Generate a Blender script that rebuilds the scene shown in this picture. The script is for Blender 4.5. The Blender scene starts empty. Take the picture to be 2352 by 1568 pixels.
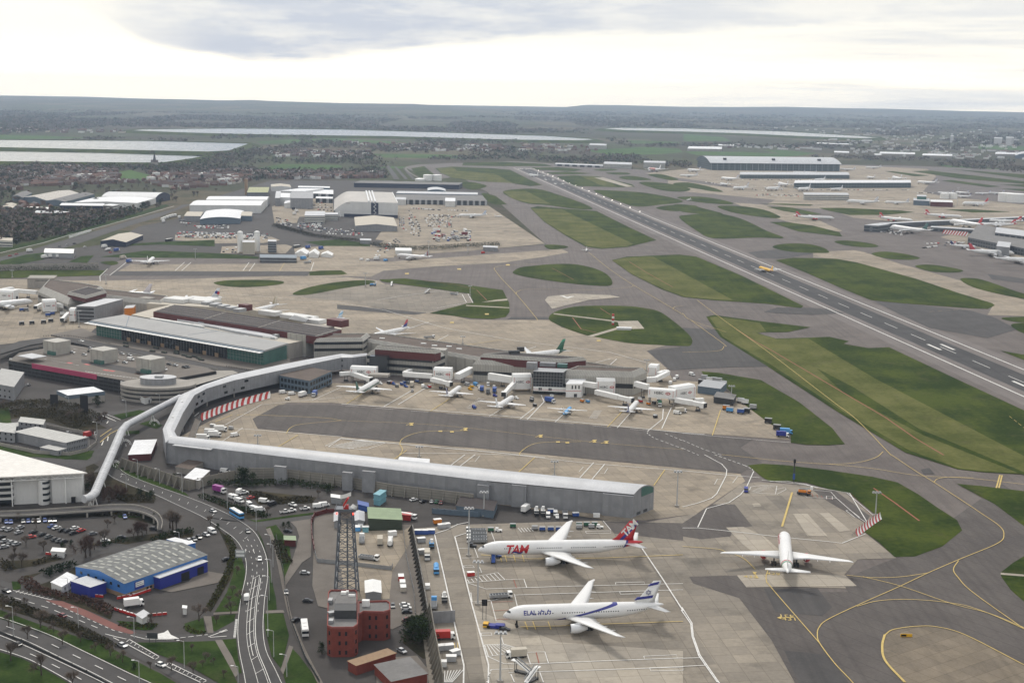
import bpy, bmesh, math, random
from mathutils import Vector, Matrix
from mathutils.geometry import tessellate_polygon
random.seed(7)
C = bpy.context.scene.collection
SC = bpy.context.scene
R = math.radians
# ------------------------------------------------------------------ camera
F_PX, CAM_H, ROLL = 3150.0, 203.0, R(0.9)      # focal length in photo pixels (2352 wide), height in metres
PITCH = math.atan((784 - 214) / F_PX)
_fw = Vector((0, math.cos(PITCH), -math.sin(PITCH)))
_rt0 = Vector((1, 0, 0)); _up0 = _rt0.cross(_fw)
_rt = _rt0 * math.cos(ROLL) + _up0 * math.sin(ROLL)
_up = -_rt0 * math.sin(ROLL) + _up0 * math.cos(ROLL)
cd = bpy.data.cameras.new('camera'); cam = bpy.data.objects.new('camera', cd); C.objects.link(cam)
cd.sensor_width = 36; cd.lens = F_PX / 2352 * 36; cd.clip_start = 1; cd.clip_end = 120000
mw = Matrix.Identity(4)
for i in range(3):
 mw[i][0] = _rt[i]; mw[i][1] = _up[i]; mw[i][2] = -_fw[i]
mw[2][3] = CAM_H
cam.matrix_world = mw
SC.camera = cam
# ------------------------------------------------------------------ sky, sun, exposure
SUN_EL, SUN_AZ = R(46), R(-14)     # azimuth measured from +Y (the view direction) towards +X
w = bpy.data.worlds.new('World'); SC.world = w; w.use_nodes = True
nt = w.node_tree; nt.nodes.clear()
def wn(t, **k):
 n = nt.nodes.new(t)
 for a, b in k.items(): setattr(n, a, b)
 return n
def wl(a, b): nt.links.new(a, b)
out = wn('ShaderNodeOutputWorld')
sky = wn('ShaderNodeTexSky', sky_type='NISHITA', sun_disc=False, sun_elevation=SUN_EL, sun_rotation=SUN_AZ)
bg1 = wn('ShaderNodeBackground'); bg1.inputs[1].default_value = 0.1
wl(sky.outputs[0], bg1.inputs[0])
tc = wn('ShaderNodeTexCoord'); sep = wn('ShaderNodeSeparateXYZ'); wl(tc.outputs['Generated'], sep.inputs[0])
def wmath(op, a, b=None, c=None, clamp=False):
 n = wn('ShaderNodeMath', operation=op); n.use_clamp = clamp
 for i, v in enumerate((a, b, c)):
  if v is None: continue
  if isinstance(v, (int, float)): n.inputs[i].default_value = v
  else: wl(v, n.inputs[i])
 return n.outputs[0]
# direction mapped onto a flat cloud deck: x/(z+k), y/(z+k) -> clouds bunch up towards the horizon as real decks do
el = sep.outputs['Z']
az = wmath('ARCTAN2', sep.outputs['X'], sep.outputs['Y'])
zz = wmath('ADD', wmath('MAXIMUM', el, 0.0), 0.035)
cmb = wn('ShaderNodeCombineXYZ'); wl(wmath('DIVIDE', sep.outputs['X'], zz), cmb.inputs[0]); wl(wmath('DIVIDE', sep.outputs['Y'], zz), cmb.inputs[1])
def wnoise(vec, scale, detail, rough=0.55):
 n = wn('ShaderNodeTexNoise'); n.inputs['Scale'].default_value = scale; n.inputs['Detail'].default_value = detail
 n.inputs['Roughness'].default_value = rough; wl(vec, n.inputs['Vector']); return n.outputs[0]
n1 = wnoise(cmb.outputs[0], 0.16, 8, 0.6)
# the low cloud bank: a band of sky whose underside slopes, between azimuths -14 and +20 degrees
azn = wn('ShaderNodeCombineXYZ'); wl(wmath('MULTIPLY', az, 9.0), azn.inputs[0]); wl(wmath('MULTIPLY', el, 46.0), azn.inputs[1])
n2 = wnoise(azn.outputs[0], 1.2, 7, 0.62)
azs = wn('ShaderNodeCombineXYZ'); wl(wmath('MULTIPLY', az, 5.0), azs.inputs[0]); wl(wmath('MULTIPLY', el, 80.0), azs.inputs[1])
n3 = wnoise(azs.outputs[0], 1.0, 8, 0.6)
def wmap(v, a, b, c, d, smooth=True):
 n = wn('ShaderNodeMapRange'); n.interpolation_type = 'SMOOTHSTEP' if smooth else 'LINEAR'
 for i, q in enumerate((a, b, c, d)): n.inputs[1 + i].default_value = q
 wl(v, n.inputs[0]); return n.outputs[0]
def wcurve(v, lo, hi, pts):
 n = wn('ShaderNodeFloatCurve'); cu = n.mapping.curves[0]
 while len(cu.points) > 2: cu.points.remove(cu.points[-1])
 cu.points[0].location = pts[0]; cu.points[1].location = pts[-1]
 for p in pts[1:-1]: cu.points.new(*p)
 n.mapping.update(); wl(wmap(v, lo, hi, 0, 1, False), n.inputs['Value']); return n.outputs[0]
def azf(px): return (math.atan((px - 1176) / F_PX) + 0.42) / 0.84
def elf(x, y): return (214 + (x - 1176) * .0157 - y) / F_PX / 0.1
# underside of the bank by azimuth (photo pixels across / up), in units of 0.1 rad
under = wcurve(az, -0.42, 0.42, [(0, elf(0, 10))] + [(azf(x), elf(x, y)) for x, y in ((150, 30), (240, 62), (420, 128), (640, 152), (850, 138), (1000, 118), (1250, 98), (1500, 90), (1700, 84), (2000, 74), (2352, 66))] + [(1, elf(2352, 60))])
e10 = wmath('MULTIPLY', el, 10.0)
depth_in = wmath('SUBTRACT', wmath('ADD', e10, wmath('MULTIPLY', wmath('SUBTRACT', n2, 0.5), 0.11)), under)
sharp = wmap(depth_in, -0.01, 0.07, 0, 1)
fade = wcurve(az, -0.42, 0.42, [(0, 0), (azf(0), 0.05), (azf(150), 0.2), (azf(420), .75), (azf(600), 1), (azf(950), 1), (azf(1300), .9), (azf(1700), .65), (azf(2352), .5), (1, .3)])
bank = wmath('MULTIPLY', wmath('MULTIPLY', sharp, fade), wmath('MULTIPLY', wmap(n3, 0.3, 0.65, 0.8, 1.0), wmap(n2, 0.36, 0.6, 0.62, 1.08)), clamp=True)
thin = wmath('MULTIPLY', wmap(n3, 0.34, 0.74, 0, 0.62), wmap(az, -0.05, 0.3, 0.0, 1.0))
veil = wmath('MULTIPLY', wmap(n1, 0.38, 0.68, 0, 1), wmap(el, 0.07, 0.2, 0.0, 1.0))
grey = wmath('MAXIMUM', wmath('MAXIMUM', bank, thin), veil)
def wmix(f, a, b):
 n = wn('ShaderNodeMix', data_type='RGBA')
 wl(f, n.inputs[0])
 for s, v in ((n.inputs[6], a), (n.inputs[7], b)):
  if isinstance(v, tuple): s.default_value = (*v, 1)
  else: wl(v, s)
 return n.outputs[2]
bright = wmix(wmap(el, 0.0, 0.045, 0, 1), (2.0, 1.72, 1.26), (1.17, 1.11, 0.97))
cloudc = wmix(grey, bright, (0.585, 0.625, 0.715))
zen = wmix(wmap(el, 0.12, 0.7, 0, 1), cloudc, (0.96, 0.96, 0.97))
bg2 = wn('ShaderNodeBackground'); bg2.inputs[1].default_value = 0.85; wl(zen, bg2.inputs[0])
mx = wn('ShaderNodeMixShader'); mx.inputs[0].default_value = 0.94
wl(bg1.outputs[0], mx.inputs[1]); wl(bg2.outputs[0], mx.inputs[2]); wl(mx.outputs[0], out.inputs[0])
sl = bpy.data.lights.new('sun', 'SUN'); sl.energy = 1.7; sl.angle = R(10); sl.color = (1, 0.94, 0.85)
so = bpy.data.objects.new('sun', sl); C.objects.link(so)
sd = Vector((math.sin(SUN_AZ) * math.cos(SUN_EL), math.cos(SUN_AZ) * math.cos(SUN_EL), math.sin(SUN_EL)))
so.rotation_euler = sd.to_track_quat('Z', 'Y').to_euler(); so.location = (0, 0, 500)
SC.view_settings.view_transform = 'Standard'; SC.view_settings.look = 'None'
SC.view_settings.exposure = 0.28; SC.view_settings.gamma = 1
SC.render.engine = 'CYCLES'
SC.cycles.use_denoising = True; SC.cycles.max_bounces = 6; SC.cycles.volume_bounces = 1
SC.cycles.diffuse_bounces = 3; SC.cycles.glossy_bounces = 3
# ------------------------------------------------------------------ pixel -> ground
ORG = {'a1': (0, 0), 'a2': (784.4, 0), 'a3': (1567.6, 0), 'b1': (0, 523.1), 'b2': (784.4, 523.1), 'b3': (1567.6, 523.1),
 'c1': (0, 1045.1), 'c2': (784.4, 1045.1), 'c3': (1567.6, 1045.1)}
TILE = {'t1': (784.4, 746.5, .18701), 't2': (1205.9, 775.2, .18701), 't3': (689.1, 1091.0, .30436), 't4': (57.4, 602.9, .31738),
  't5': (401.95, 379.0, .31738), 't6': (0, 344.5, .24414), 't7': (1579.1, 315.8, .32862)}
for _k, _o in ORG.items(): TILE[_k] = (*_o, .33364)
def px(c, x, y):
 if c not in TILE: return x, y
 o = TILE[c]; return o[0] + x * o[2], o[1] + y * o[2]
def G(c, x, y, z=0.0):
 """the point at height z seen at pixel (x, y) of survey tile c"""
 X, Y = px(c, x, y)
 d = _fw + _rt * ((X - 1176) / F_PX) - _up * ((Y - 784) / F_PX)
 t = (z - CAM_H) / d.z
 return Vector((d.x * t, d.y * t, z))
def proj(v):
 d = Vector(v) - Vector((0, 0, CAM_H)); k = d.dot(_fw)
 return (1176 + F_PX * d.dot(_rt) / k, 784 - F_PX * d.dot(_up) / k, k)
def P(s):
 """'x,y x,y ...' -> list of pairs"""
 return [tuple(float(q) for q in t.split(',')) for t in s.split()]
def GP(c, s, z=0.0): return [G(c, x, y, z) for x, y in P(s)]
def HT(c, x, yb, yt):
 """height of an upright edge standing at base (x, yb) whose top is seen at row yt"""
 b = G(c, x, yb); lo, hi = 0.0, 190.0
 for _ in range(40):
  m = (lo + hi) / 2
  if G(c, x, yt, m).y > b.y: lo = m
  else: hi = m
 return lo
def smooth_closed(pts, n=4):
 o = []; L = len(pts)
 for i in range(L):
  a, b, c, d = pts[i - 1], pts[i], pts[(i + 1) % L], pts[(i + 2) % L]
  for k in range(n):
   t = k / n
   o.append(0.5 * ((2 * b) + (c - a) * t + (2 * a - 5 * b + 4 * c - d) * t * t + (3 * b - a - 3 * c + d) * t ** 3))
 return o
def smooth_open(pts, n=5):
 p = [2 * pts[0] - pts[1]] + list(pts) + [2 * pts[-1] - pts[-2]]; o = []
 for i in range(1, len(p) - 2):
  a, b, c, d = p[i - 1], p[i], p[i + 1], p[i + 2]
  for k in range(n):
   t = k / n
   o.append(0.5 * ((2 * b) + (c - a) * t + (2 * a - 5 * b + 4 * c - d) * t * t + (3 * b - a - 3 * c + d) * t ** 3))
 o.append(pts[-1]); return o
# ------------------------------------------------------------------ materials
MATS = {}
class NT:
 def __init__(s, name, rough=0.8, metal=0.0, spec=0.3):
  s.m = bpy.data.materials.new(name); s.m.use_nodes = True; s.t = s.m.node_tree
  s.b = s.t.nodes['Principled BSDF']; s.b.inputs['Roughness'].default_value = rough
  s.b.inputs['Metallic'].default_value = metal; s.b.inputs['Specular IOR Level'].default_value = spec
  MATS[name] = s.m
 def n(s, t, **k):
  q = s.t.nodes.new(t)
  for a, b in k.items(): setattr(q, a, b)
  return q
 def l(s, a, b): s.t.links.new(a, b)
 def coord(s, scale=(1, 1, 1), rot=0.0, kind='Object'):
  t = s.n('ShaderNodeTexCoord'); m = s.n('ShaderNodeMapping'); s.l(t.outputs[kind], m.inputs[0])
  m.inputs['Scale'].default_value = scale; m.inputs['Rotation'].default_value = (0, 0, rot); return m.outputs[0]
 def noise(s, v, scale, detail=4, rough=0.55):
  q = s.n('ShaderNodeTexNoise'); q.inputs['Scale'].default_value = scale; q.inputs['Detail'].default_value = detail
  q.inputs['Roughness'].default_value = rough; s.l(v, q.inputs['Vector']); return q.outputs[0]
 def rng(s, v, a, b, c, d):
  q = s.n('ShaderNodeMapRange')
  for i, z in enumerate((a, b, c, d)): q.inputs[1 + i].default_value = z
  s.l(v, q.inputs[0]); return q.outputs[0]
 def mix(s, f, a, b, mode='MIX'):
  q = s.n('ShaderNodeMix', data_type='RGBA', blend_type=mode)
  for k, v in ((q.inputs[0], f), (q.inputs[6], a), (q.inputs[7], b)):
   if isinstance(v, tuple): k.default_value = (*v, 1)
   elif isinstance(v, (int, float)): k.default_value = v
   else: s.l(v, k)
  return q.outputs[2]
 def math(s, op, a, b=0.0):
  q = s.n('ShaderNodeMath', operation=op)
  for i, v in enumerate((a, b)):
   if isinstance(v, (int, float)): q.inputs[i].default_value = v
   else: s.l(v, q.inputs[i])
  return q.outputs[0]
 def sep(s, v):
  q = s.n('ShaderNodeSeparateXYZ'); s.l(v, q.inputs[0]); return q.outputs
 def rough(s, v): s.l(v, s.b.inputs['Roughness'])
 def color(s, v):
  if isinstance(v, tuple): s.b.inputs['Base Color'].default_value = (*v, 1)
  else: s.l(v, s.b.inputs['Base Color'])
  return s.m
def sc3(c, k): return tuple(min(1, x * k) for x in c)
def mat(name, col, rough=0.7, metal=0.0, var=0.14, scale=0.6, streak=False, spec=0.3):
 """paint or cladding with mottled wear; streak = rain streaks down the wall"""
 if name in MATS: return MATS[name]
 n = NT(name, rough, metal, spec)
 v = n.coord((1, 1, 0.18) if streak else (1, 1, 1))
 a = n.noise(v, scale, 5); b = n.noise(v, scale * 9, 3)
 f = n.mix(0.4, a, b)
 return n.color(n.mix(n.rng(f, 0.33, 0.67, 0, 1), sc3(col, 1 - var), sc3(col, 1 + var)))
def ribbed(name, col, pitch=1.2, depth=0.25, rough=0.55, metal=0.0, axis='xy', var=0.12):
 """profiled sheet: narrow shaded ribs"""
 n = NT(name, rough, metal); v = n.coord(); s = n.sep(v)
 if axis == 'xy': q = n.math('ADD', s[0], s[1])
 else: q = s[{'x': 0, 'y': 1, 'z': 2}[axis]]
 fr = n.math('FRACT', n.math('MULTIPLY', q, 1 / pitch)); k = n.math('GREATER_THAN', fr, 0.78)
 a = n.noise(v, 0.25, 5)
 base = n.mix(n.rng(a, 0.33, 0.67, 0, 1), sc3(col, 1 - var), sc3(col, 1 + var))
 return n.color(n.mix(k, base, sc3(col, 1 - depth)))
def windowed(name, wall, glass, du, dz, wu=0.55, wz=0.5, z0=0.0, rough=0.6):
 """far facade: regular grid of dark panes in a wall"""
 n = NT(name, rough); v = n.coord(); s = n.sep(v)
 fu = n.math('FRACT', n.math('MULTIPLY', n.math('ADD', s[0], s[1]), 1 / du)); fz = n.math('FRACT', n.math('MULTIPLY', n.math('SUBTRACT', s[2], z0), 1 / dz))
 k = n.math('MULTIPLY', n.math('LESS_THAN', fu, wu), n.math('LESS_THAN', n.math('ABSOLUTE', n.math('SUBTRACT', fz, 0.5)), wz / 2))
 a = n.noise(v, 0.3, 4)
 return n.color(n.mix(k, n.mix(n.rng(a, .3, .7, 0, 1), sc3(wall, .88), sc3(wall, 1.1)), glass))
def emit(name, col, st):
 n = NT(name); n.b.inputs['Emission Color'].default_value = (*col, 1); n.b.inputs['Emission Strength'].default_value = st
 return n.color(col)
# ------------------------------------------------------------------ mesh builder
class MB:
 def __init__(s, org=(0, 0, 0)): s.v = []; s.f = []; s.mi = []; s.o = Vector(org)
 def add(s, pts): i = len(s.v); s.v += [Vector(p) for p in pts]; return list(range(i, i + len(pts)))
 def face(s, pts, m=0): s.f.append(s.add(pts)); s.mi.append(m)
 def idx(s, f, m=0): s.f.append(f); s.mi.append(m)
 def sheet(s, pts, m=0):
  i = s.add(pts)
  fl = [Vector((p[0], p[1], 0)) for p in pts]
  for t in tessellate_polygon([fl]):
   a, b, c = (fl[k] for k in t)
   t = t if (b - a).cross(c - a).z > 0 else t[::-1]
   s.idx([i[k] for k in t], m)
 def prism(s, pts, z0, z1, ms=0, mt=None, bottom=False):
  """upright prism on a ground polygon"""
  mt = ms if mt is None else mt
  ar = sum(pts[i - 1][0] * pts[i][1] - pts[i][0] * pts[i - 1][1] for i in range(len(pts)))
  if ar < 0: pts = pts[::-1]
  lo = s.add([(p[0], p[1], z0) for p in pts]); hi = s.add([(p[0], p[1], z1) for p in pts]); n = len(pts)
  for k in range(n):
   j = (k + 1) % n; s.idx([lo[k], lo[j], hi[j], hi[k]], ms)
  fl = [Vector((p[0], p[1], 0)) for p in pts]
  for t in tessellate_polygon([fl]):
   a, b, c = (fl[k] for k in t)
   t = t if (b - a).cross(c - a).z > 0 else t[::-1]
   s.idx([hi[k] for k in t], mt)
   if bottom: s.idx([lo[k] for k in t[::-1]], ms)
 def box(s, c, size, rz=0.0, m=0, mt=None):
  """box with its base centre at c"""
  x, y, z = size[0] / 2, size[1] / 2, size[2]; co, si = math.cos(rz), math.sin(rz)
  p = [(c[0] + a * co - b * si, c[1] + a * si + b * co) for a, b in ((-x, -y), (x, -y), (x, y), (-x, y))]
  s.prism(p, c[2], c[2] + z, m, mt, True)
 def beam(s, a, b, w, h=None, m=0):
  a, b = Vector(a), Vector(b); h = w if h is None else h; d = (b - a).normalized()
  sd = d.cross(Vector((0, 0, 1))); sd = Vector((1, 0, 0)) if sd.length < 1e-4 else sd.normalized(); u = sd.cross(d)
  q = [(-1, -1), (1, -1), (1, 1), (-1, 1)]
  i = s.add([a + sd * x * w / 2 + u * y * h / 2 for x, y in q]); j = s.add([b + sd * x * w / 2 + u * y * h / 2 for x, y in q])
  for k in range(4): s.idx([i[k], i[(k + 1) % 4], j[(k + 1) % 4], j[k]], m)
  s.idx(i[::-1], m); s.idx(j, m)
 def tube(s, a, b, r, r2=None, n=8, m=0, caps=True):
  a, b = Vector(a), Vector(b); r2 = r if r2 is None else r2; d = (b - a).normalized()
  sd = d.cross(Vector((0, 0, 1))); sd = Vector((1, 0, 0)) if sd.length < 1e-4 else sd.normalized(); u = sd.cross(d)
  an = [2 * math.pi * k / n for k in range(n)]
  i = s.add([a + (sd * math.cos(t) + u * math.sin(t)) * r for t in an]); j = s.add([b + (sd * math.cos(t) + u * math.sin(t)) * r2 for t in an])
  for k in range(n): s.idx([i[k], i[(k + 1) % n], j[(k + 1) % n], j[k]], m)
  if caps: s.idx(i[::-1], m); s.idx(j, m)
 def loft(s, rings, m=0, closed=True, caps=True):
  """rings: lists of equally many points"""
  I = [s.add(r) for r in rings]; n = len(I[0])
  for a, b in zip(I, I[1:]):
   for k in range(n if closed else n - 1):
    j = (k + 1) % n; s.idx([a[k], a[j], b[j], b[k]], m)
  if caps: s.idx(I[0][::-1], m); s.idx(I[-1], m)
 def dome(s, c, r, h, n=12, k=4, m=0):
  rings = [[(c[0] + r * math.cos(i / k * math.pi / 2) * math.cos(2 * math.pi * j / n), c[1] + r * math.cos(i / k * math.pi / 2) * math.sin(2 * math.pi * j / n), c[2] + h * math.sin(i / k * math.pi / 2)) for j in range(n)] for i in range(k)]
  rings.append([(c[0], c[1], c[2] + h)] * n); s.loft(rings, m)
 def mesh(s, name):
  me = bpy.data.meshes.new(name); me.from_pydata([tuple(p - s.o) for p in s.v], [], s.f)
  for p, i in zip(me.polygons, s.mi): p.material_index = i
  return me
 def build(s, name, mats, parent=None, smooth=False, loc=None):
  me = s.mesh(name)
  for m in (mats if isinstance(mats, (list, tuple)) else [mats]): me.materials.append(m)
  if smooth:
   for p in me.polygons: p.use_smooth = True
  o = bpy.data.objects.new(name, me); C.objects.link(o)
  if parent is not None: o.parent = parent
  else: o.location = s.o
  return o
def tag(o, label=None, cat=None, group=None, kind=None):
 if label: o['label'] = label
 if cat: o['category'] = cat
 if group: o['group'] = group
 if kind: o['kind'] = kind
 return o
def thing(name, label, cat, loc=(0, 0, 0), rz=0.0, group=None):
 o = bpy.data.objects.new(name, None); C.objects.link(o); o.location = loc; o.rotation_euler = (0, 0, rz)
 o.empty_display_size = 0.5
 return tag(o, label, cat, group)
def kids(o): return [c for c in bpy.data.objects if c.parent is o]
class Proto:
 """a thing with its parts; place() copies all of it"""
 def __init__(s, root, parts): s.root = root; s.parts = parts; s.used = False    # parts: [(obj, [sub, ...])]
 def place(s, loc, rz=0.0, label=None, group=None, scale=1.0, mats=None):
  if not s.used:
   s.used = True; r = s.root; out = [(p, list(q)) for p, q in s.parts]
  else:
   r = s.root.copy(); C.objects.link(r); out = []
   for p, q in s.parts:
    c = p.copy(); C.objects.link(c); c.parent = r; sub = []
    for g in q:
     d = g.copy(); C.objects.link(d); d.parent = c; sub.append(d)
    out.append((c, sub))
  r.location = loc; r.rotation_euler = (0, 0, rz)
  r.scale = (scale, scale, scale) if isinstance(scale, (int, float)) else scale
  if label: r['label'] = label
  if group: r['group'] = group
  if mats:
   for c, sub in out:
    for o in [c] + sub:
     k = o.name.split('.')[0]
     if k in mats:
      for i, mm in enumerate(mats[k] if isinstance(mats[k], (list, tuple)) else [mats[k]]):
       if mm is None or i >= len(o.material_slots): continue
       o.material_slots[i].link = 'OBJECT'; o.material_slots[i].material = mm
  return r
# ================================================================== ground materials
def mk_country():
 n = NT('countryside', 0.95, spec=0.05); v = n.coord()
 a = n.noise(v, 0.0016, 6, 0.6); b = n.noise(v, 0.02, 5, 0.6); c = n.noise(v, 0.15, 3)
 col = n.mix(n.rng(a, .42, .60, 0, 1), (.055, .058, .030), (.082, .068, .052))
 vo = n.n('ShaderNodeTexVoronoi'); vo.inputs['Scale'].default_value = .0032; n.l(n.coord((1, .6, 1), .4), vo.inputs['Vector']); q = n.sep(vo.outputs['Color'])
 col = n.mix(n.math('MULTIPLY', n.math('GREATER_THAN', q[0], .62), .6), col, (.072, .085, .036)); col = n.mix(n.math('MULTIPLY', n.math('GREATER_THAN', q[1], .78), .7), col, (.14, .115, .075))
 col = n.mix(n.rng(b, .5, .62, 0, .6), col, (.035, .045, .018))
 col = n.mix(n.rng(c, .4, .75, 0, .5), col, (.03, .03, .022))
 return n.color(col)
def mk_tarmac(name, c0, c1, s=0.05, streak=None, slab=None, lines=0.0, spec=0.2, tint=None):
 n = NT(name, 0.85, spec=spec); v = n.coord()
 a = n.noise(v, s, 6, 0.62); b = n.noise(v, s * 18, 4, 0.6); d = n.noise(v, 0.008, 4, .5)
 f = n.mix(0.35, a, b)
 col = n.mix(n.rng(f, .36, .64, 0, 1), c0, c1)
 col = n.mix(n.rng(d, .38, .66, 0, .35), col, sc3(c1, 1.15))
 if streak is not None:
  w_ = n.coord((0.35, .006, 1), streak); k = n.noise(w_, 1.0, 4, .6)
  col = n.mix(n.rng(k, .45, .7, 0, .45), col, sc3(c0, .78))
 if slab:
  br = n.n('ShaderNodeTexBrick'); br.offset = slab[2] if len(slab) > 2 else 0.0; br.inputs['Scale'].default_value = 1.0
  br.inputs['Brick Width'].default_value = slab[0]; br.inputs['Row Height'].default_value = slab[0] * 1.0
  br.inputs['Mortar Size'].default_value = 0.13; br.inputs['Bias'].default_value = 0.0
  br.inputs['Color1'].default_value = (.86, .86, .86, 1); br.inputs['Color2'].default_value = (1.1, 1.09, 1.06, 1); br.inputs['Mortar'].default_value = (.6, .58, .55, 1)
  n.l(n.coord((1, 1, 1), slab[1]), br.inputs['Vector'])
  col = n.mix(.8, col, br.outputs['Color'], 'MULTIPLY')
  # broad bays laid at different times
  b2 = n.n('ShaderNodeTexBrick'); b2.offset = .37; b2.inputs['Scale'].default_value = 1.0
  b2.inputs['Brick Width'].default_value = slab[0] * 11; b2.inputs['Row Height'].default_value = slab[0] * 3
  b2.inputs['Mortar Size'].default_value = 0.0; b2.inputs['Color1'].default_value = (.80, .80, .80, 1); b2.inputs['Color2'].default_value = (1.14, 1.12, 1.08, 1)
  n.l(n.coord((1, 1, 1), slab[1]), b2.inputs['Vector'])
  col = n.mix(.7, col, b2.outputs['Color'], 'MULTIPLY')
  # oil and tyre stains
  st = n.noise(v, .035, 6, .7); col = n.mix(n.rng(st, .53, .72, 0, .75), col, sc3(c0, .45))
 if lines:
  q = n.sep(n.coord((1, 1, 1), lines)); fr = n.math('FRACT', n.math('MULTIPLY', q[0], 1 / 7.6))
  col = n.mix(n.math('MULTIPLY', n.math('LESS_THAN', fr, .045), .5), col, sc3(c0, .55))
 return n.color(col)
def mk_grass(name, c0, c1, rot=-0.125, s=.02):
 n = NT(name, 0.95, spec=0.05); v = n.coord()
 a = n.noise(v, s, 5, .6); b = n.noise(v, s * 16, 4, .6)
 w_ = n.coord((.09, .004, 1), rot); k = n.noise(w_, 1.0, 4, .55)
 f = n.mix(.4, a, n.mix(.5, k, b))
 col = n.mix(n.rng(f, .42, .58, 0, 1), c0, c1)
 bare = n.noise(v, .05, 6, .7); col = n.mix(n.rng(bare, .56, .74, 0, .6), col, (.085, .075, .036))
 return n.color(col)
RW_ANG = math.atan2(-(358 - 236), (1907 - 935))      # runway bearing as a rotation of the texture
M_COUNTRY = mk_country()
M_TAXI = mk_tarmac('taxiway_asphalt', (0.085, 0.072, 0.067), (0.149, 0.130, 0.118), .04, streak=.12)
M_RUN = mk_tarmac('runway_asphalt', (0.123, 0.108, 0.102), (0.180, 0.160, 0.149), .04, streak=.125)
M_RUBBER = mk_tarmac('rubbered_asphalt', (.032, .032, .034), (.068, .066, .066), .05, streak=.125)
M_DARK = mk_tarmac('new_asphalt', (.046, .044, .044), (.078, .073, .071), .06, streak=.12)
M_APRON = mk_tarmac('apron_concrete', (0.211, 0.178, 0.138), (0.314, 0.271, 0.215), .02, slab=(6.0, -.27))
M_APRON_G = mk_tarmac('grey_apron_concrete', (0.172, 0.153, 0.128), (0.260, 0.232, 0.195), .03, slab=(7.6, -.13))
M_APRON_P = mk_tarmac('pale_concrete', (0.286, 0.256, 0.214), (0.370, 0.336, 0.286), .03, slab=(7.6, -.13))
M_APRON_D = mk_tarmac('stained_apron', (0.063, 0.055, 0.052), (0.106, 0.094, 0.086), .04, streak=-.13, lines=-.62)
M_BLOB = mk_tarmac('weathered_slabs', (.125, .105, .08), (.20, .168, .13), .06, streak=1.2, slab=(7.0, -.6))
M_ROAD = mk_tarmac('road_asphalt', (0.044, 0.042, 0.042), (0.075, 0.071, 0.069), .07)
M_YARD = mk_tarmac('yard_tarmac', (0.033, 0.030, 0.028), (0.064, 0.058, 0.055), .06)
M_PAVE = mk_tarmac('pavement', (0.111, 0.097, 0.084), (0.164, 0.146, 0.127), .1)
M_RED = mk_tarmac('red_bus_lane', (.145, .062, .055), (.195, .085, .072), .1)
M_GRASS = mk_grass('grass', (.018, .034, .004), (.056, .074, .011))
M_MOWN = mk_grass('mown_grass', (.062, .074, .016), (.118, .120, .038))
M_VERGE = mk_grass('verge_grass', (0.015, 0.032, 0.006), (0.038, 0.063, 0.014), s=.06)
M_FIELD = mk_grass('field_grass', (.040, .085, .022), (.070, .125, .035), s=.004)
M_SCRUB = mk_grass('scrub_floor', (.018, .018, .010), (.046, .038, .024), s=.05)
M_WHITE = mat('white_marking', (.62, .61, .58), .7, var=.22, scale=.5)
M_YELLOW = mat('yellow_marking', (.50, .37, .12), .7, var=.2, scale=.5)
M_REDLINE = mat('red_marking', (.25, .07, .04), .7, var=.2)
def mk_water():
 n = NT('reservoir_water', 0.16, spec=.5); v = n.coord((.05, .012, 1)); a = n.noise(v, 1.0, 5)
 bp = n.n('ShaderNodeBump'); bp.inputs['Strength'].default_value = .25; bp.inputs['Distance'].default_value = .4
 n.l(n.noise(n.coord(), .25, 4), bp.inputs['Height']); n.l(bp.outputs[0], n.b.inputs['Normal'])
 n.rough(n.rng(a, .35, .65, .11, .16))
 return n.color((.045, .05, .05))
M_WATER = mk_water()
# ================================================================== layered ground
LAY = {}; LAYN = {}
def bump(name):
 """overlapping sheets of one layer are laid in turn, a few mm apart"""
 LAYN[name] = LAYN.get(name, 0) + 1
 return (LAYN[name] % 10) * .003
def lay(name, m, z):
 if name not in LAY: LAY[name] = (MB(), m, z)
 return LAY[name]
def area(name, c, s, sm=False, dz=0.0):
 mb, m, z = LAY[name]; p = GP(c, s) if isinstance(s, str) else s
 if sm: p = smooth_closed(p)
 dz += bump(name)
 mb.sheet([(q.x, q.y, z + dz) for q in p])
def ribbon(name, pts, wd, dash=None, dz=0.0, sm=False):
 """a band of width wd along world points"""
 mb, m, z = LAY[name]; dz += bump(name)
 if sm: pts = smooth_open(pts, 6)
 pts = [Vector((p[0], p[1], 0)) for p in pts]
 segs = []
 if dash:
  on, off = dash; pos = 0.0
  for a, b in zip(pts, pts[1:]):
   L = (b - a).length; d = (b - a) / max(L, 1e-6); t = 0.0
   while t < L:
    ph = (pos + t) % (on + off); step = (on - ph) if ph < on else (on + off - ph); e = min(L, t + max(step, .01))
    if ph < on: segs.append([a + d * t, a + d * e])
    t = e
   pos += L
 else: segs = [pts]
 for sg in segs:
  if len(sg) < 2: continue
  lo = []; hi = []
  for i, p in enumerate(sg):
   d = (sg[min(i + 1, len(sg) - 1)] - sg[max(i - 1, 0)])
   if d.length < 1e-6: continue
   d.normalize(); q = Vector((-d.y, d.x, 0)) * wd / 2
   lo.append(p - q); hi.append(p + q)
  I = mb.add([(p.x, p.y, z + dz) for p in lo]); J = mb.add([(p.x, p.y, z + dz) for p in hi])
  for k in range(len(lo) - 1): mb.idx([I[k], I[k + 1], J[k + 1], J[k]])
def line(name, c, s, wd, dash=None, sm=False, dz=0.0): ribbon(name, GP(c, s), wd, dash, dz, sm)
def box_line(name, c, s, wd):
 p = GP(c, s); ribbon(name, p + [p[0]], wd)
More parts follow.
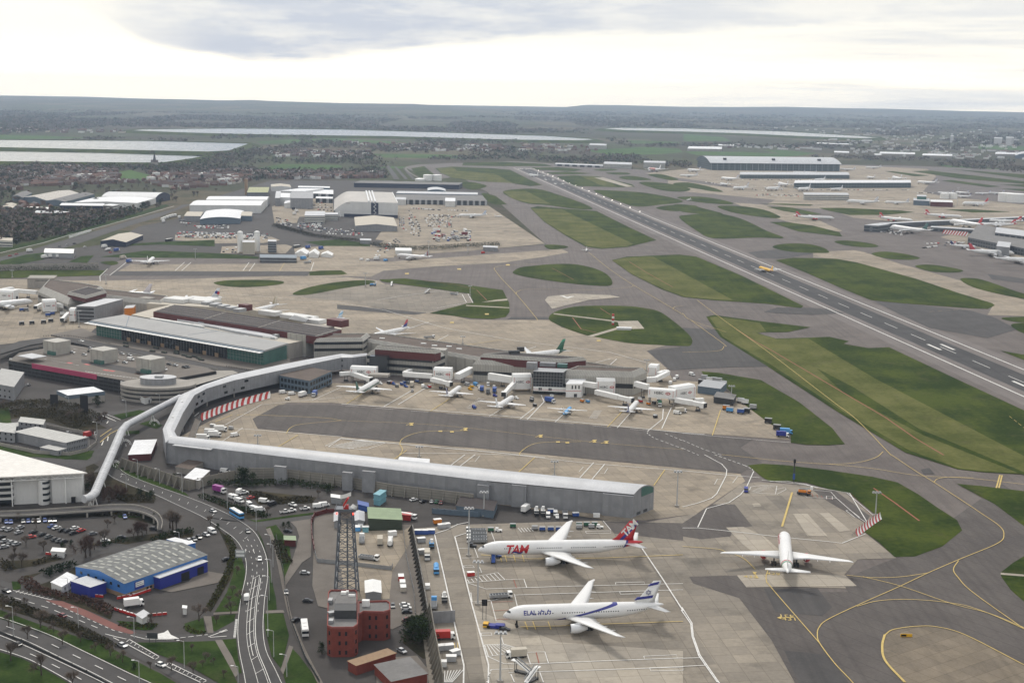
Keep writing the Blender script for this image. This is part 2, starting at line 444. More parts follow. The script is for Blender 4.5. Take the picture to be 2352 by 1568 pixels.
def hatch(name, c, s, n, wd):
 """hatched box: outline plus n bars; s = 4 corners, bars run from side 0-1 to side 3-2"""
 a, b, d, e = GP(c, s)
 ribbon(name, [a, b, d, e, a], wd)
 for i in range(1, n): ribbon(name, [a.lerp(b, i / n), e.lerp(d, min(1, i / n))], wd)
g = MB()
ys = [-600, 300, 700, 1200, 2000, 3500, 6000, 10000, 15000, 21500]; xs = [-13000, -6000, -2500, -1000, 0, 1000, 2500, 6000, 13000]
I = [[g.add([(x, y, 0)])[0] for x in xs] for y in ys]
for a, b in zip(I, I[1:]):
 for k in range(len(xs) - 1): g.idx([a[k], a[k + 1], b[k + 1], b[k]])
tag(g.build('ground', M_COUNTRY), kind='structure')
lay('fields', M_FIELD, 0.02); lay('landside_tarmac', M_YARD, 0.02); lay('verges', M_VERGE, 0.17); lay('scrubland', M_SCRUB, 0.06)
lay('taxiways', M_TAXI, 0.055); lay('concrete_aprons', M_APRON, 0.14); lay('grey_aprons', M_APRON_G, 0.175); lay('asphalt_patches', M_DARK, 0.245)
lay('stained_aprons', M_APRON_D, 0.21); lay('pale_slabs', M_APRON_P, 0.28); lay('slab_island', M_BLOB, 0.245)
lay('runway', M_RUN, 0.09); lay('runway_touchdown_strip', M_RUBBER, 0.125)
lay('airfield_grass', M_GRASS, 0.315); lay('mown_grass', M_MOWN, 0.35)
lay('roads', M_ROAD, 0.095); lay('pavements', M_PAVE, 0.215); lay('bus_lanes', M_RED, 0.13)
lay('white_markings', M_WHITE, 0.42); lay('yellow_markings', M_YELLOW, 0.455); lay('red_markings', M_REDLINE, 0.39)
area('landside_tarmac', None, "-80,690 230,690 420,880 620,880 760,880 500,980 400,1010 380,1040 500,1065 1085,1150 1400,1195 1060,1205 940,1215 985,1568 985,1700 -200,1760")
area('landside_tarmac', None, "-60,640 -60,600 250,560 320,520 420,500 470,460 620,415 900,415 1118,440 1118,472 1255,562 1000,580 640,600 300,603 240,640")
for c, s in (('t5', '0,545 0,505 60,495 700,520 760,545 640,565 300,568'), ('t5', '720,420 700,300 900,240 1140,240 1150,370 900,375 880,420'), ('t5', '860,600 1300,575 1420,560 1400,700 880,690'), ('t5', '330,640 340,590 800,575 850,590 800,640'), ('t5', '1610,470 1610,290 1700,280 1760,370 1860,560 1620,560 1450,540 1500,470')): area('concrete_aprons', c, s, dz=-.03)
for s in ("580,387 650,377 784,380 784,391 600,392", "260,397 300,391 354,405 333,414 277,414", "165,381 233,379 240,388 187,389", "850,353 1020,355 1120,360 1050,364 884,362",
  "1340,345 1480,338 1560,342 1568,350 1500,355 1400,356", "1568,348 1700,349 1860,356 1800,360 1600,356", "840,386 880,382 1010,383 960,388", "1750,345 1800,345 1880,352 1820,358",
  "1440,322 1560,326 1560,332 1450,329", "1570,308 1660,315 1680,324 1570,324", "2240,335 2352,337 2352,345 2250,343", "50,262 80,260 85,268 55,270", "100,263 140,262 150,270 105,270",
  "590,325 680,320 780,318 900,325 1050,330 1000,334 800,326 600,331", "0,310 110,312 220,318 0,320", "2150,378 2352,392 2352,400 2180,385"):
 area('fields', None, s)
area('taxiways', None, "-80,660 -80,632 235,632 262,604 300,588 640,596 900,590 1085,575 1255,562 1118,440 1085,425 1060,405 1000,412 960,398 930,385 960,378 1180,370 1400,384 1500,392 1560,395 1600,388 1700,384 1940,378 2120,382 3300,430 3700,1720 985,1720 985,1568 940,1215 1060,1205 1400,1195 1085,1150 500,1065 380,1040 400,1010 500,980 620,905 760,880 620,860 420,800 230,690")
area('concrete_aprons', None, "-80,640 230,645 450,640 640,634 760,632 870,645 990,712 1080,735 1265,735 1290,752 1380,775 1530,793 1485,806 1530,845 1545,872 1300,890 900,850 600,790 300,740 -80,780")
area('concrete_aprons', None, "255,632 300,607 640,606 700,599 900,601 1290,572 1306,580 1250,590 1150,604 1000,612 880,622 852,636 725,633")
area('concrete_aprons', None, "900,478 955,470 1118,470 1252,560 1085,576 905,588 870,560 905,540")
area('concrete_aprons', None, "480,968 620,905 760,880 900,880 1545,872 1640,880 1735,945 1815,1010 1530,990 1100,955 760,925 660,925 580,962 592,985 880,1012 1100,1030 1700,1088 1712,1105 1600,1180 1480,1195 1400,1195 1085,1150 500,1065 380,1040 400,1010")
area('concrete_aprons', None, "-80,690 230,690 260,720 200,770 -80,800")
area('concrete_aprons', None, "640,600 840,560 905,575 905,592 700,600")
area('grey_aprons', 'b2', "0,420 200,388 410,395 560,412 880,458 905,515 600,588 300,560 0,505 -380,470 -300,455")
area('grey_aprons', None, "985,1720 985,1568 940,1215 1060,1205 1400,1195 1480,1200 1610,1178 1705,1110 1745,1107 1850,1115 1940,1130 2012,1190 1985,1222 2060,1282 1970,1285 1935,1325 1968,1352 1715,1345 1690,1322 1590,1330 1700,1372 1780,1480 1870,1600 1900,1720")
# T5 side aprons
area('concrete_aprons', None, "1480,398 1600,386 1950,380 2130,388 2150,405 2120,440 2160,450 2352,470 2400,560 2352,560 2240,540 2160,520 1960,500 1900,480 1820,478 1760,470 1780,460 1760,445 1640,420")
area('concrete_aprons', None, "2160,545 2352,600 2400,640 2400,540 2250,520")
for c, s in (('b3', '900,168 1180,155 1250,168 1500,250 1900,360 2430,520 2430,610 2100,600 2140,530 1900,450 1600,350 1200,240 1060,215 900,205'), ('a3', '-100,1235 300,1290 900,1330 1700,1420 2430,1440 2430,1510 1600,1475 900,1400 300,1345 -100,1310'), ('a3', '350,1395 560,1410 900,1500 1100,1590 1000,1600 700,1520 480,1450')): area('concrete_aprons', c, s)
area('asphalt_patches', None, "1567,753 1645,757 1773,842 1690,843 1540,850 1487,806 1560,797 1592,780")
area('asphalt_patches', 'b3', "560,580 650,550 880,552 1010,560 1120,590 900,600 650,590"); area('asphalt_patches', 'b3', "1320,505 1700,540 2000,575 2150,620 2300,700 2100,760 1700,690 1500,600")
area('asphalt_patches', 'b3', "450,170 640,150 900,178 740,208 660,215 520,210"); area('asphalt_patches', 'b3', "2100,320 2351,350 2351,385 2130,355")
area('asphalt_patches', 'b1', "755,330 805,300 2140,302 2118,332")
area('asphalt_patches', 'b2', "-30,530 300,560 590,588 500,600 200,578 -30,560"); area('asphalt_patches', 'b2', "1140,630 1170,615 1420,615 1425,632")
area('stained_aprons', None, "580,962 640,930 760,930 1100,955 1530,990 1730,1008 1700,1028 1750,1062 1700,1087 1100,1029 880,1011 592,984")
area('stained_aprons', 'c2', "1790,455 2351,470 2351,590 1880,540"); area('stained_aprons', 'c3', "0,470 200,340 360,340 480,490 350,510 330,560 130,580 0,560")
area('stained_aprons', 'c3', "1150,835 1310,770 1480,705 2200,200 2700,500 2700,1800 900,1800 610,1270 390,985 75,885 45,838 380,828 440,912 930,915 950,945 1140,942 1120,905 1200,905", dz=.002)
area('stained_aprons', 'c3', "880,230 1050,245 1290,420 1260,470 1000,320", dz=.002)
area('asphalt_patches', 'c3', "560,920 930,920 1030,1050 960,1110 640,1080", dz=.004); area('asphalt_patches', 'c3', "700,1345 1000,1375 1240,1700 860,1700", dz=.004); area('asphalt_patches', 'c3', "1640,100 1700,90 1735,130 1660,132", dz=.002)
area('pale_slabs', 'c3', "300,500 420,495 560,560 720,700 600,760 420,620"); area('pale_slabs', 'c3', "940,400 1010,400 1160,520 1080,530"); area('pale_slabs', 'c3', "760,405 860,405 1000,560 860,560")
area('pale_slabs', 'c3', "375,830 700,820 1120,830 1200,903 440,912"); area('pale_slabs', 'c3', "480,335 530,332 545,355 490,358")
area('pale_slabs', 'c2', "905,1060 1500,1290 2351,1350 2351,1700 1010,1700", dz=-.01)
area('slab_island', 'c3', "1395,1240 1450,1205 1600,1185 1750,1188 1950,1245 2351,1450 2550,1620 2600,1800 1680,1800 1535,1568 1400,1420 1378,1320", True, dz=.004)
ra, rb = G('b3', 0, 110), G('b3', 2351, 1165); rc_, rd_ = G('b3', 0, 20), G('b3', 2351, 975)
rdir = (ra - rb).normalized(); rn = Vector((rdir.y, -rdir.x, 0))          # rn points to the right-hand edge line
rw = ((rc_ - ra).dot(rn) + (rd_ - rb).dot(rn)) / 2
rmid = rb + rn * rw / 2
def RWP(s, o): q = rmid + rdir * s + rn * o; return Vector((q.x, q.y, 0))
RL = 2960.0
def rwband(name, s0, s1, o0, o1, dz=0.0): area(name, None, [RWP(s0, o0), RWP(s1, o0), RWP(s1, o1), RWP(s0, o1)], dz=dz)
rwband('runway', -300, RL, -rw / 2 - 13, rw / 2 + 13)
rwband('runway_touchdown_strip', -300, RL - 120, -rw * .31, rw * .31)
for o in (-rw / 2, rw / 2): ribbon('white_markings', [RWP(-300, o), RWP(RL - 60, o)], 1.5)
ribbon('white_markings', [RWP(-20, 0), RWP(RL - 100, 0)], .75, (30, 30))
for k in range(-3, 4):
 if k: ribbon('white_markings', [RWP(RL - 130, k * 5.4), RWP(RL - 100, k * 5.4)], 2.2)
s0 = (G('b3', 1710, 825) - rmid).dot(rdir)
for a in (s0, s0 - 150, s0 - 300):
 for o in (-4.8, 4.8): ribbon('white_markings', [RWP(a - 12, o - 1 if o < 0 else o + 1), RWP(a + 14, o - 1 if o < 0 else o + 1)], 2.6)
for a in (RL - 420, RL - 570, RL - 720):
 for o in (-9, 9): ribbon('white_markings', [RWP(a - 14, o), RWP(a + 14, o)], 4)
GR = [('b2', "1180,305 1230,275 1330,262 1450,252 1600,252 1720,275 1800,305 1850,345 1865,380 1850,398 1800,402 1650,392 1480,372 1300,345 1200,322", 1),
('b2', "1425,625 1470,580 1600,545 1750,538 1950,540 2060,550 2180,575 2280,640 2380,725 2415,775 2400,812 2350,815 2180,808 1980,795 1760,755 1680,740 1560,700 1470,660", 1),
('b2', "260,358 430,350 600,368 800,385 1000,415 1110,430 1140,490 1155,520 1157,580 1130,615 1040,630 900,625 750,605 605,590 860,525 910,515 880,455 560,410 280,372", 0),
('b1', "2015,455 2080,425 2200,395 2351,372 2500,362 2580,370 2540,390 2351,420 2150,458 2050,465", 1),
('b1', "1470,380 1550,365 1700,360 1850,362 1950,372 1930,390 1800,405 1650,410 1530,400", 1),
('b1', "2130,305 2200,297 2351,295 2390,318 2351,325 2130,330", 0), ('b1', "-80,310 120,290 730,295 690,330 0,350 -80,352", 0), ('b1', "690,240 780,230 815,245 770,258", 1),
(None, "1218,478 1235,474 1300,480 1370,485 1440,520 1508,552 1490,556 1440,568 1380,572 1345,567 1300,542 1250,510", 0),
(None, "1405,598 1440,590 1560,585 1600,590 1700,632 1845,703 1840,708 1760,698 1640,690 1570,683 1520,665 1450,630", 0),
(None, "1155,440 1230,434 1290,450 1345,470 1360,481 1320,480 1260,472 1200,465", 1),
('a2', "645,1160 760,1148 1040,1160 1160,1170 1280,1230 1380,1275 1300,1283 1160,1260 950,1250 760,1225 680,1190", 0), ('a2', "480,1160 570,1145 640,1205 560,1225 510,1200", 0),
('a2', "840,1120 1100,1115 1400,1130 1450,1145 1100,1145 830,1140", 0), ('a2', "960,1335 980,1328 1060,1350 1140,1408 1060,1410 1010,1390", 0), ('a2', "820,1258 900,1255 1000,1280 930,1305 860,1300", 1),
(None, "1622,728 1640,724 1760,740 1862,752 1810,763 1735,764 1782,778 1858,776 1905,774 1950,784 1937,790 1995,800 2042,798 2180,863 2352,943 2450,990 2450,1099 2352,1090 2260,1085 2200,1078 2080,1040 1930,950 1760,840 1655,775", 0),
('b3', "640,225 760,208 900,210 1060,215 1200,240 1600,350 1900,450 2130,520 2150,535 2100,560 1980,555 1700,535 1500,520 1300,500 1100,420 850,310", 0),
('b3', "620,130 700,112 850,112 960,135 1010,170 930,175 760,168 660,150", 1), ('b3', "1045,95 1150,90 1300,110 1350,130 1270,136 1120,122", 1), ('b3', "1300,180 1400,165 1550,185 1635,210 1560,222 1400,212", 1),
('b3', "1600,265 1700,255 1850,275 1935,298 1850,310 1700,300", 1), ('b3', "1910,355 2000,348 2100,370 2300,440 2420,475 2420,500 2200,462 2000,410", 1), ('b3', "2195,622 2400,615 2440,645 2300,650", 1),
('b3', "2260,670 2351,655 2440,660 2440,740 2330,720", 1), ('b3', "2190,848 2440,890 2440,940 2351,912", 0),
(None, "1560,500 1580,494 1640,490 1700,502 1760,530 1800,547 1740,546 1640,548 1600,530", 1),
('a3', "-60,1262 40,1258 180,1285 280,1320 200,1318 100,1300 -30,1282", 1), ('a3', "-40,1360 120,1355 260,1375 350,1400 300,1408 100,1392", 1), ('a3', "240,1420 400,1420 560,1445 670,1490 640,1503 500,1490 330,1460", 1),
('a3', "580,1425 700,1425 760,1432 960,1475 850,1478 700,1455", 0), ('a3', "530,1405 700,1402 900,1410 880,1418", 0), ('a3', "940,1432 1100,1432 1500,1450 1600,1462 1400,1480 1150,1482 1000,1450", 0),
('a3', "1800,1443 2000,1442 2260,1460 2000,1465", 0), ('a3', "600,1530 700,1528 900,1555 1080,1600 1100,1630 800,1595", 0), ('a3', "-60,1410 80,1415 120,1430 280,1475 0,1460", 1),
('a2', "1300,1155 1500,1152 1660,1168 1600,1180 1350,1170", 0), ('a2', "1400,1190 1550,1182 1730,1195 1600,1202 1450,1200", 0), ('a2', "1480,1215 1600,1208 1760,1215 2000,1270 2020,1288 1900,1290 1600,1282 1560,1260", 0),
('a2', "1735,1170 1850,1162 1900,1172 1800,1178", 1), ('a2', "1820,1190 1950,1188 1985,1200 1880,1203", 1), ('a2', "1910,1220 2000,1212 2130,1235 2080,1242 1960,1238", 1), ('a2', "2050,1262 2120,1253 2280,1270 2400,1300 2351,1320 2200,1310", 1),
('a2', "1740,1318 1800,1310 2100,1330 2351,1385 2200,1410 2030,1423 1900,1385", 1), ('a2', "2165,1435 2250,1415 2400,1412 2450,1440 2300,1455", 1), ('a2', "2110,1205 2200,1200 2320,1235 2250,1240", 1),
('a3', "1580,1180 1700,1175 2430,1258 2420,1272 1900,1230", 0), ('a3', "1780,1245 1850,1240 2190,1285 2100,1290", 0), ('a3', "1390,1180 1450,1180 1700,1210 1600,1215", 0), ('a3', "2180,1270 2430,1272 2430,1296", 0), ('a3', "2190,1300 2430,1302 2430,1326", 0), ('a3', "1850,1165 2430,1208 2430,1240", 0),
('b3', "130,990 250,1000 540,1050 800,1200 1030,1380 1100,1470 1118,1490 1000,1498 850,1495 745,1480 745,1395 600,1350 430,1220 310,1110 160,1030", 0),
('c3', "450,72 550,62 700,70 1000,105 1300,150 1480,190 1620,270 1750,360 1890,450 1925,520 1790,630 1600,700 1460,703 1350,600 1240,520 1350,430 1150,265 1020,240 850,190 720,182 600,185 545,150", 0),
('c3', "1890,200 2060,215 2351,250 2450,260 2450,560 2351,490 2150,340", 0), ('c3', "2190,810 2280,740 2450,640 2450,1060 2351,1010 2260,930 2195,840", 0),
('b2', "1400,120 1500,120 1562,135 1480,150 1420,145", 1)]
GR.append((None, '2455,992 3200,1330 3200,1440 2455,1101', 0))
for c, s, sm in GR: area('airfield_grass', c, s, bool(sm))
for c, s in ((None, "1220,479 1290,481 1455,561 1440,566 1382,570 1347,565 1302,541 1252,510"), (None, "1407,599 1440,592 1500,590 1684,690 1640,688 1572,682 1522,664 1452,630"),
   (None, "1630,729 1646,727 1745,742 1760,762 1737,766 1785,780 1856,778 2010,870 2352,1048 2450,1096 2352,1088 2262,1083 2202,1076 2090,1036 1940,948 1770,838 1660,774"),
   ('a2', "660,1162 760,1150 800,1180 1050,1195 1180,1262 950,1248 760,1223 690,1190"), ('a2', "1110,1320 1270,1315 1440,1405 1300,1400 1180,1370"), ('a2', "1640,1212 1760,1217 1900,1285 1800,1283")):
 area('mown_grass', c, s)
area('airfield_grass', None, "1875,846 1960,890 2110,985 2352,1085 2352,1092 2120,1000 1940,905", dz=.055)
for c, s in (('b2', "1460,590 1850,637 1990,655 1990,662 1850,645 1460,597"), ('b2', "1890,690 1910,680 1900,645 2040,642 2085,697 1900,702 1720,755 1690,748"), ('b2', "860,533 1155,550 1155,556 855,540"), ('b2', "960,515 1060,498 1142,490 1142,502 1060,508"),
   ('c3', "2190,812 2351,825 2351,838 2190,826"), ('a2', "1740,1225 1800,1222 2010,1285 1960,1288"), ('b2', "1400,500 1420,475 1600,455 1850,465 1920,480 1700,500 1450,560")):
 area('pale_slabs', c, s, dz=.095)
# red cable trenches in the grass
for c, s, wd in (('c3', "1315,230 1460,330 1630,455", 1.3), ('b3', "370,700 500,785 620,850 850,985 1120,1145 1400,1310 1600,1450 1800,1568", 1.3), ('b2', "1980,235 2100,310 2280,410", 1.0), ('b2', "1590,620 1650,700 1750,722", 1.2), ('b2', "1780,555 1850,600", 1),
    ('b2', "930,430 1000,500", .9), ('b2', "560,365 800,395 920,425", .9), ('b2', "1450,280 1600,360", .8)):
 line('red_markings', c, s, wd * .65, dz=.006)
# ================================================================== markings on the airfield
Y = 'yellow_markings'; W_ = 'white_markings'; RD = 'red_markings'
for s in ("1435,0 1600,110 1730,190 1900,300 2050,400 2180,490 2212,550 2170,610 1920,715 1700,810 1500,905 1230,1025 1000,1135 940,1190 928,1240 945,1300 1050,1440 1170,1568 1280,1720",
  "1130,830 1300,847 1500,842 1690,815", "1240,840 1500,905 1850,1025 2100,1090 2300,1170 2400,1215", "1200,1045 1330,1010 1500,997 1700,1005 1900,1030 2000,1055 2150,1110 2351,1200",
  "1900,730 1865,790 1900,850 2000,950 2351,1200 2450,1270", "580,880 700,1020 945,1300", "500,790 440,730 380,695 300,670 230,650 0,632", "270,0 500,25 700,45 1000,65 1200,55 1330,20 1380,-20",
  "1000,65 1300,95 1550,135 1690,150 2000,165 2351,205", "1730,190 1760,165 1850,155 2000,160", "580,880 575,840 590,790"):
 line(Y, 'c3', s, .4, sm=True)
line(Y, 'c3', "755,260 685,495", 1.0)
for s in ("2160,230 2185,140", "2178,230 2200,142"): line(Y, 'c3', s, .8)
line(Y, 'c3', "1395,1240 1450,1205 1600,1183 1750,1186 1950,1243 2351,1448", .5, sm=True); line(Y, 'c3', "1535,1568 1400,1420 1378,1320 1395,1240", .5, sm=True); line(Y, 'c3', "1525,1568 1392,1420 1370,1320 1387,1240", .4, sm=True)
line(Y, 'c3', "655,1123 770,1122", .5)
def tri(name, c, s): area(name, c, s)
tri(Y, 'c3', "650,1124 682,1112 680,1134"); tri(Y, 'c3', "585,780 605,795 570,798"); tri(Y, 'c3', "482,806 512,812 492,826"); line(Y, 'c3', "495,815 520,852", .5)
for s in ("1435,1568 1200,1325 1050,1210 900,1095 600,865 280,635 100,500", "0,590 60,640 300,720", "60,640 280,800 285,820 240,850 0,860"): line(Y, 'b3', s, .42, sm=True)
for s in ("1050,285 1060,275 1130,262 1350,250", "1050,285 1100,350 1200,455 1330,610 1350,640", "1200,460 1215,440 1300,425 1700,430 1960,415 2015,400", "1700,170 1850,290 2015,400 2200,510 2351,600", "2280,560 2300,545 2351,540"): line(Y, 'b2', s, .42, sm=True)
for s in ("400,1490 420,1455 500,1420 620,1403 870,1400", "400,1490 420,1530 400,1568", "1225,1568 1235,1545 1300,1500 1400,1480 1650,1475"): line(Y, 'b2', s, .4, sm=True)
for s in ("0,1330 700,1365 1700,1475 2351,1530",): line(Y, 'b2', s, .25, sm=True)
for s in ("35,1215 180,1120", "612,1265 745,1180", "1830,1375 1930,1270"): line(Y, 'b2', s, .5)
for s in ("1018,1300 1120,1240", "1470,1340 1540,1275", "1898,1380 1990,1275"): line(W_, 'b2', s, .5)
line(Y, 'b3', "205,1432 262,1258", .6)
for x, y in ((490, 1355), (862, 1390), (1380, 1437), (1750, 1472), (1832, 1480)):
 line(Y, 'b2', f"{x-45},{y+8} {x-12},{y-4}", .5); area(Y, 'b2', f"{x-25},{y-8} {x+10},{y-10} {x-8},{y+6}"); area(Y, 'b2', f"{x-20},{y+3} {x+5},{y+2} {x+3},{y+9} {x-22},{y+10}")
for x, y in ((680, 1404), (760, 1408), (1490, 1478), (1555, 1483), (1770, 780), (760, 655), (1000, 597), (810, 287), (450, 318), (1145, 258)): area(Y, 'b2', f"{x-14},{y-4} {x+12},{y-5} {x+14},{y+4} {x-12},{y+4}")
for s in ("1220,120 1330,20", "2150,212 2225,105", "350,40 450,-30"): line(Y, 'c2', s, .5)
for s in ("1630,1295 1700,1290 2200,1310 2351,1330", "1970,1420 2000,1380 2080,1355 2351,1330"): line(Y, 'b1', s, .4, sm=True)
for s in ("1480,1340 1600,1290", "1900,1520 2050,1430"): line(Y, 'b1', s, .5)
# lead-in lines under the two big jets, with stop bars
line(Y, 'c2', "1230,1186 1500,1180 1830,1166 2351,1148", .5); line(Y, 'c2', "960,690 1300,718 1800,712 2351,690", .5)
for x in (1270, 1325, 1430): line(Y, 'c2', f"{x-8},{1150} {x+12},{1205}", .4)
for x in (1130, 1190, 1250, 1095): line(Y, 'c2', f"{x-6},{690} {x+8},{740}", .4)
# white edge and stand lines, near apron
for s in ("780,565 800,640 860,880 900,1040 1012,1445 1010,1700", "640,545 680,720 722,905 790,1220 842,1450 838,1700", "2065,640 2200,840 2351,1075", "780,565 860,540", "640,545 720,520 800,480 880,465"): line(W_, 'c2', s, .55)
for s in ("-5,1050 65,1160 74,1250 120,1380 250,1568 330,1700", "-10,1068 57,1165 66,1252 112,1385 240,1568"): line(W_, 'c3', s, .45)
for s in ("860,880 995,925 1500,908 2000,895 2351,888", "1190,967 1700,950 2351,930", "1005,1390 1120,1440 1300,1442 1800,1420 2351,1400", "1150,1500 1700,1485 2351,1462"): line(W_, 'c2', s, .4)
for s in ("0,1402 130,1398", "0,1458 160,1450"): line(W_, 'c3', s, .4)
for s in ("1885,882 2085,877 2088,893 1890,898", "1915,945 2120,938 2122,955 1920,962", "2080,1388 2305,1378 2312,1402 2088,1410", "2120,1468 2351,1460 2351,1485 2130,1490", "1680,528 1850,525 1855,540 1685,542", "960,1230 1030,1228 1035,1245 965,1246", "840,765 905,765 915,778 845,778"): box_line(W_, 'c2', s, .35)
def bars(c, a, b, n, wd, L):
 """n parallel stripes between segment a and segment b"""
 p0, p1 = GP(c, a); q0, q1 = GP(c, b)
 for i in range(n): ribbon(L, [p0.lerp(p1, i / (n - 1)), q0.lerp(q1, i / (n - 1))], wd)
bars('c2', "865,860 1075,812", "880,880 1125,862", 9, .35, W_); line(W_, 'c2', "865,850 1075,812 1125,862 870,882", .35)
bars('c2', "985,1310 1120,1308", "1010,1390 1270,1355", 9, .35, W_); line(W_, 'c2', "985,1310 1120,1305 1275,1350 1010,1390", .35)
bars('c2', "1215,505 1300,505", "1240,535 1320,528", 5, .35, W_); bars('c2', "690,1490 840,1480", "700,1568 760,1568", 8, .35, W_)
line(W_, 'c2', "1130,862 1255,857 1275,915", .35); line(W_, 'c2', "890,950 900,1015 1060,1000 1190,960 1210,1045", .35); line(W_, 'c2', "1030,1010 1065,1145", .3); line(W_, 'c2', "1275,1362 1400,1357 1425,1437", .35); line(W_, 'c2', "1275,1362 1300,1440", .3)
line(W_, 'c2', "810,645 915,643 940,710 830,712", .35); line(W_, 'c2', "1030,530 1060,610", .3); line(W_, 'c2', "1030,1480 1000,1568", .4, (1.5, 1)); line(W_, 'c2', "1100,1255 1115,1305", .35); line(W_, 'c2', "1365,1500 1390,1568", .35); line(W_, 'c2', "1165,1510 1190,1568", .35); line(W_, 'c2', "1030,1480 1180,1475", .35); line(W_, 'c2', "1800,455 1855,520", .35)
line(W_, 'c2', "950,775 965,812 870,818", .35)
for s in ("1185,860 1205,918", "1030,1015 1180,1010", "1040,1075 1190,1068", "1340,1360 1360,1438", "1055,1135 1200,1130"): line(RD, 'c2', s, .35)
bars('c2', "660,1300 800,1295", "690,1325 800,1345", 7, .3, Y)
for s in ("0,110 300,140 530,158", "0,505 110,505 400,535 700,570 1000,598 1098,610 1260,545", "105,500 165,372", "165,372 320,330 400,275 440,225 490,115", "545,175 830,205 1000,240 1150,265 1270,465", "600,185 720,182 850,205 930,230", "0,360 100,335 200,300 235,270 300,145 305,105 270,65 150,0"): line(W_, 'c3', s, .5)
for s in ("430,75 480,100 490,120", "220,0 430,75"): line(W_, 'c3', s, .5, (2.5, 1.5))
bars('c3', "475,250 560,210", "530,262 650,215", 8, .3, W_); line(W_, 'c3', "460,245 470,222 560,210 650,215 640,272 470,262", .35); line(W_, 'c3', "640,240 710,225 712,240 650,272", .3)
line(W_, 'c3', "1060,300 860,295 805,262 810,235 1020,255 1060,300 1215,435 1260,465", .35); line(W_, 'c3', "1125,385 1185,432 1220,432 1150,380 1125,385", .35)
bars('c3', "1130,262 1300,430", "1165,268 1325,428", 14, .3, RD); bars('c3', "890,265 1020,300", "900,292 1030,308", 5, .3, RD); line(W_, 'c3', "1130,262 1325,428", .35); line(W_, 'c3', "990,285 1030,287 1033,308 990,306 990,285", .3); line(W_, 'c3', "345,195 380,150", .3); line(W_, 'c3', "220,205 240,168 270,168", .3)
for s in ("0,1215 700,1265 1500,1330 2120,1390 2351,1415 2500,1425", "0,1455 500,1500 1060,1550 1400,1585"): line(W_, 'b2', s, .75)
line(W_, 'b2', "0,1225 700,1280 1500,1345 2110,1400", .3, (12, 12))
line(W_, 'c2', "400,-10 900,-8 1220,5 1700,60 2351,110", .45); line(W_, 'b3', "0,1418 745,1482", .4)
for s in ("390,1220 620,1080", "290,1235 480,1125", "1230,1318 1330,1240", "1278,1323 1395,1200 1375,1155", "2110,1400 2210,1320 2215,1250", "2205,1385 2270,1240"): line(W_, 'b2', s, .6)
bars('b2', "860,1240 940,1175", "895,1245 985,1185", 9, .5, W_); bars('b2', "1705,1310 1740,1262", "1760,1315 1795,1262", 9, .5, W_)
bars('b2', "-60,1500 130,1462", "60,1525 300,1485", 11, .6, W_); line(W_, 'b2', "-90,1510 0,1450 300,1485 170,1530 -90,1510", .6)
line(W_, 'b2', "2110,1400 2105,1420 2150,1450 2351,1525", .4, (3, 2)); line(W_, 'b2', "2230,1420 2351,1470", .4, (3, 2)); line(W_, 'b3', "0,1465 150,1530 270,1568", .4, (3, 2)); line(W_, 'b3', "0,1520 110,1568", .4, (3, 2))
for s in ("750,75 850,0", "815,80 920,0", "1640,160 1735,55", "1720,175 1812,65"): line(W_, 'c2', s, .5)
for s in ("765,30 805,35 850,0", "885,45 920,48 950,10", "1635,118 1665,85", "1780,128 1810,130 1832,95"): line(W_, 'c2', s, .3)
line(W_, 'b1', "1340,1370 1500,1380 1720,1390 2351,1440", .45); line(W_, 'b1', "1550,1360 1800,1220 2100,1190 2351,1170", .4); line(W_, 'b1', "1340,1300 1370,1275", .4)
for s in ("1520,1480 1670,1380", "2240,1505 2351,1450", "2150,1190 2351,1100"): line(W_, 'b1', s, .4)
# far stands, T4 north side and cargo stands
for s in ("755,330 870,240", "1205,298 1270,240", "1250,298 1315,240", "1672,298 1715,240", "1715,300 1755,245", "2140,298 2160,240", "690,370 688,335 740,285"): line(W_, 'b1', s, .7)
line(Y, 'b1', "1925,300 1960,240", .5)
for s in ("0,520 300,570 700,690 1200,780 1850,860 2150,945", "245,500 420,470 660,440", "860,515 830,460", "905,520 870,455", "735,740 660,780", "1850,945 1895,905", "1750,930 1850,905", "600,650 450,700", "1240,850 1340,820"): line(W_, 'b2', s, .6)
line(W_, 'b2', "660,555 855,520", .6); line(W_, 'b2', "640,430 830,460", .4); line(W_, 'b1', "750,405 1500,450 2351,520", .4); line(Y, 'b2', "860,810 1120,770", .5)
for s in ("1505,468 1555,488 1600,475",): line(W_, 'b2', s, .8); area(W_, 'b2', "1505,470 1530,470 1550,480 1575,475 1600,472 1560,488")
for (a, b) in (((2250, 1300), (2351, 1380)), ((1700, 580), (2000, 560))): line(Y, 'b3', f"{a[0]},{a[1]} {b[0]},{b[1]}", .3, (6, 4))
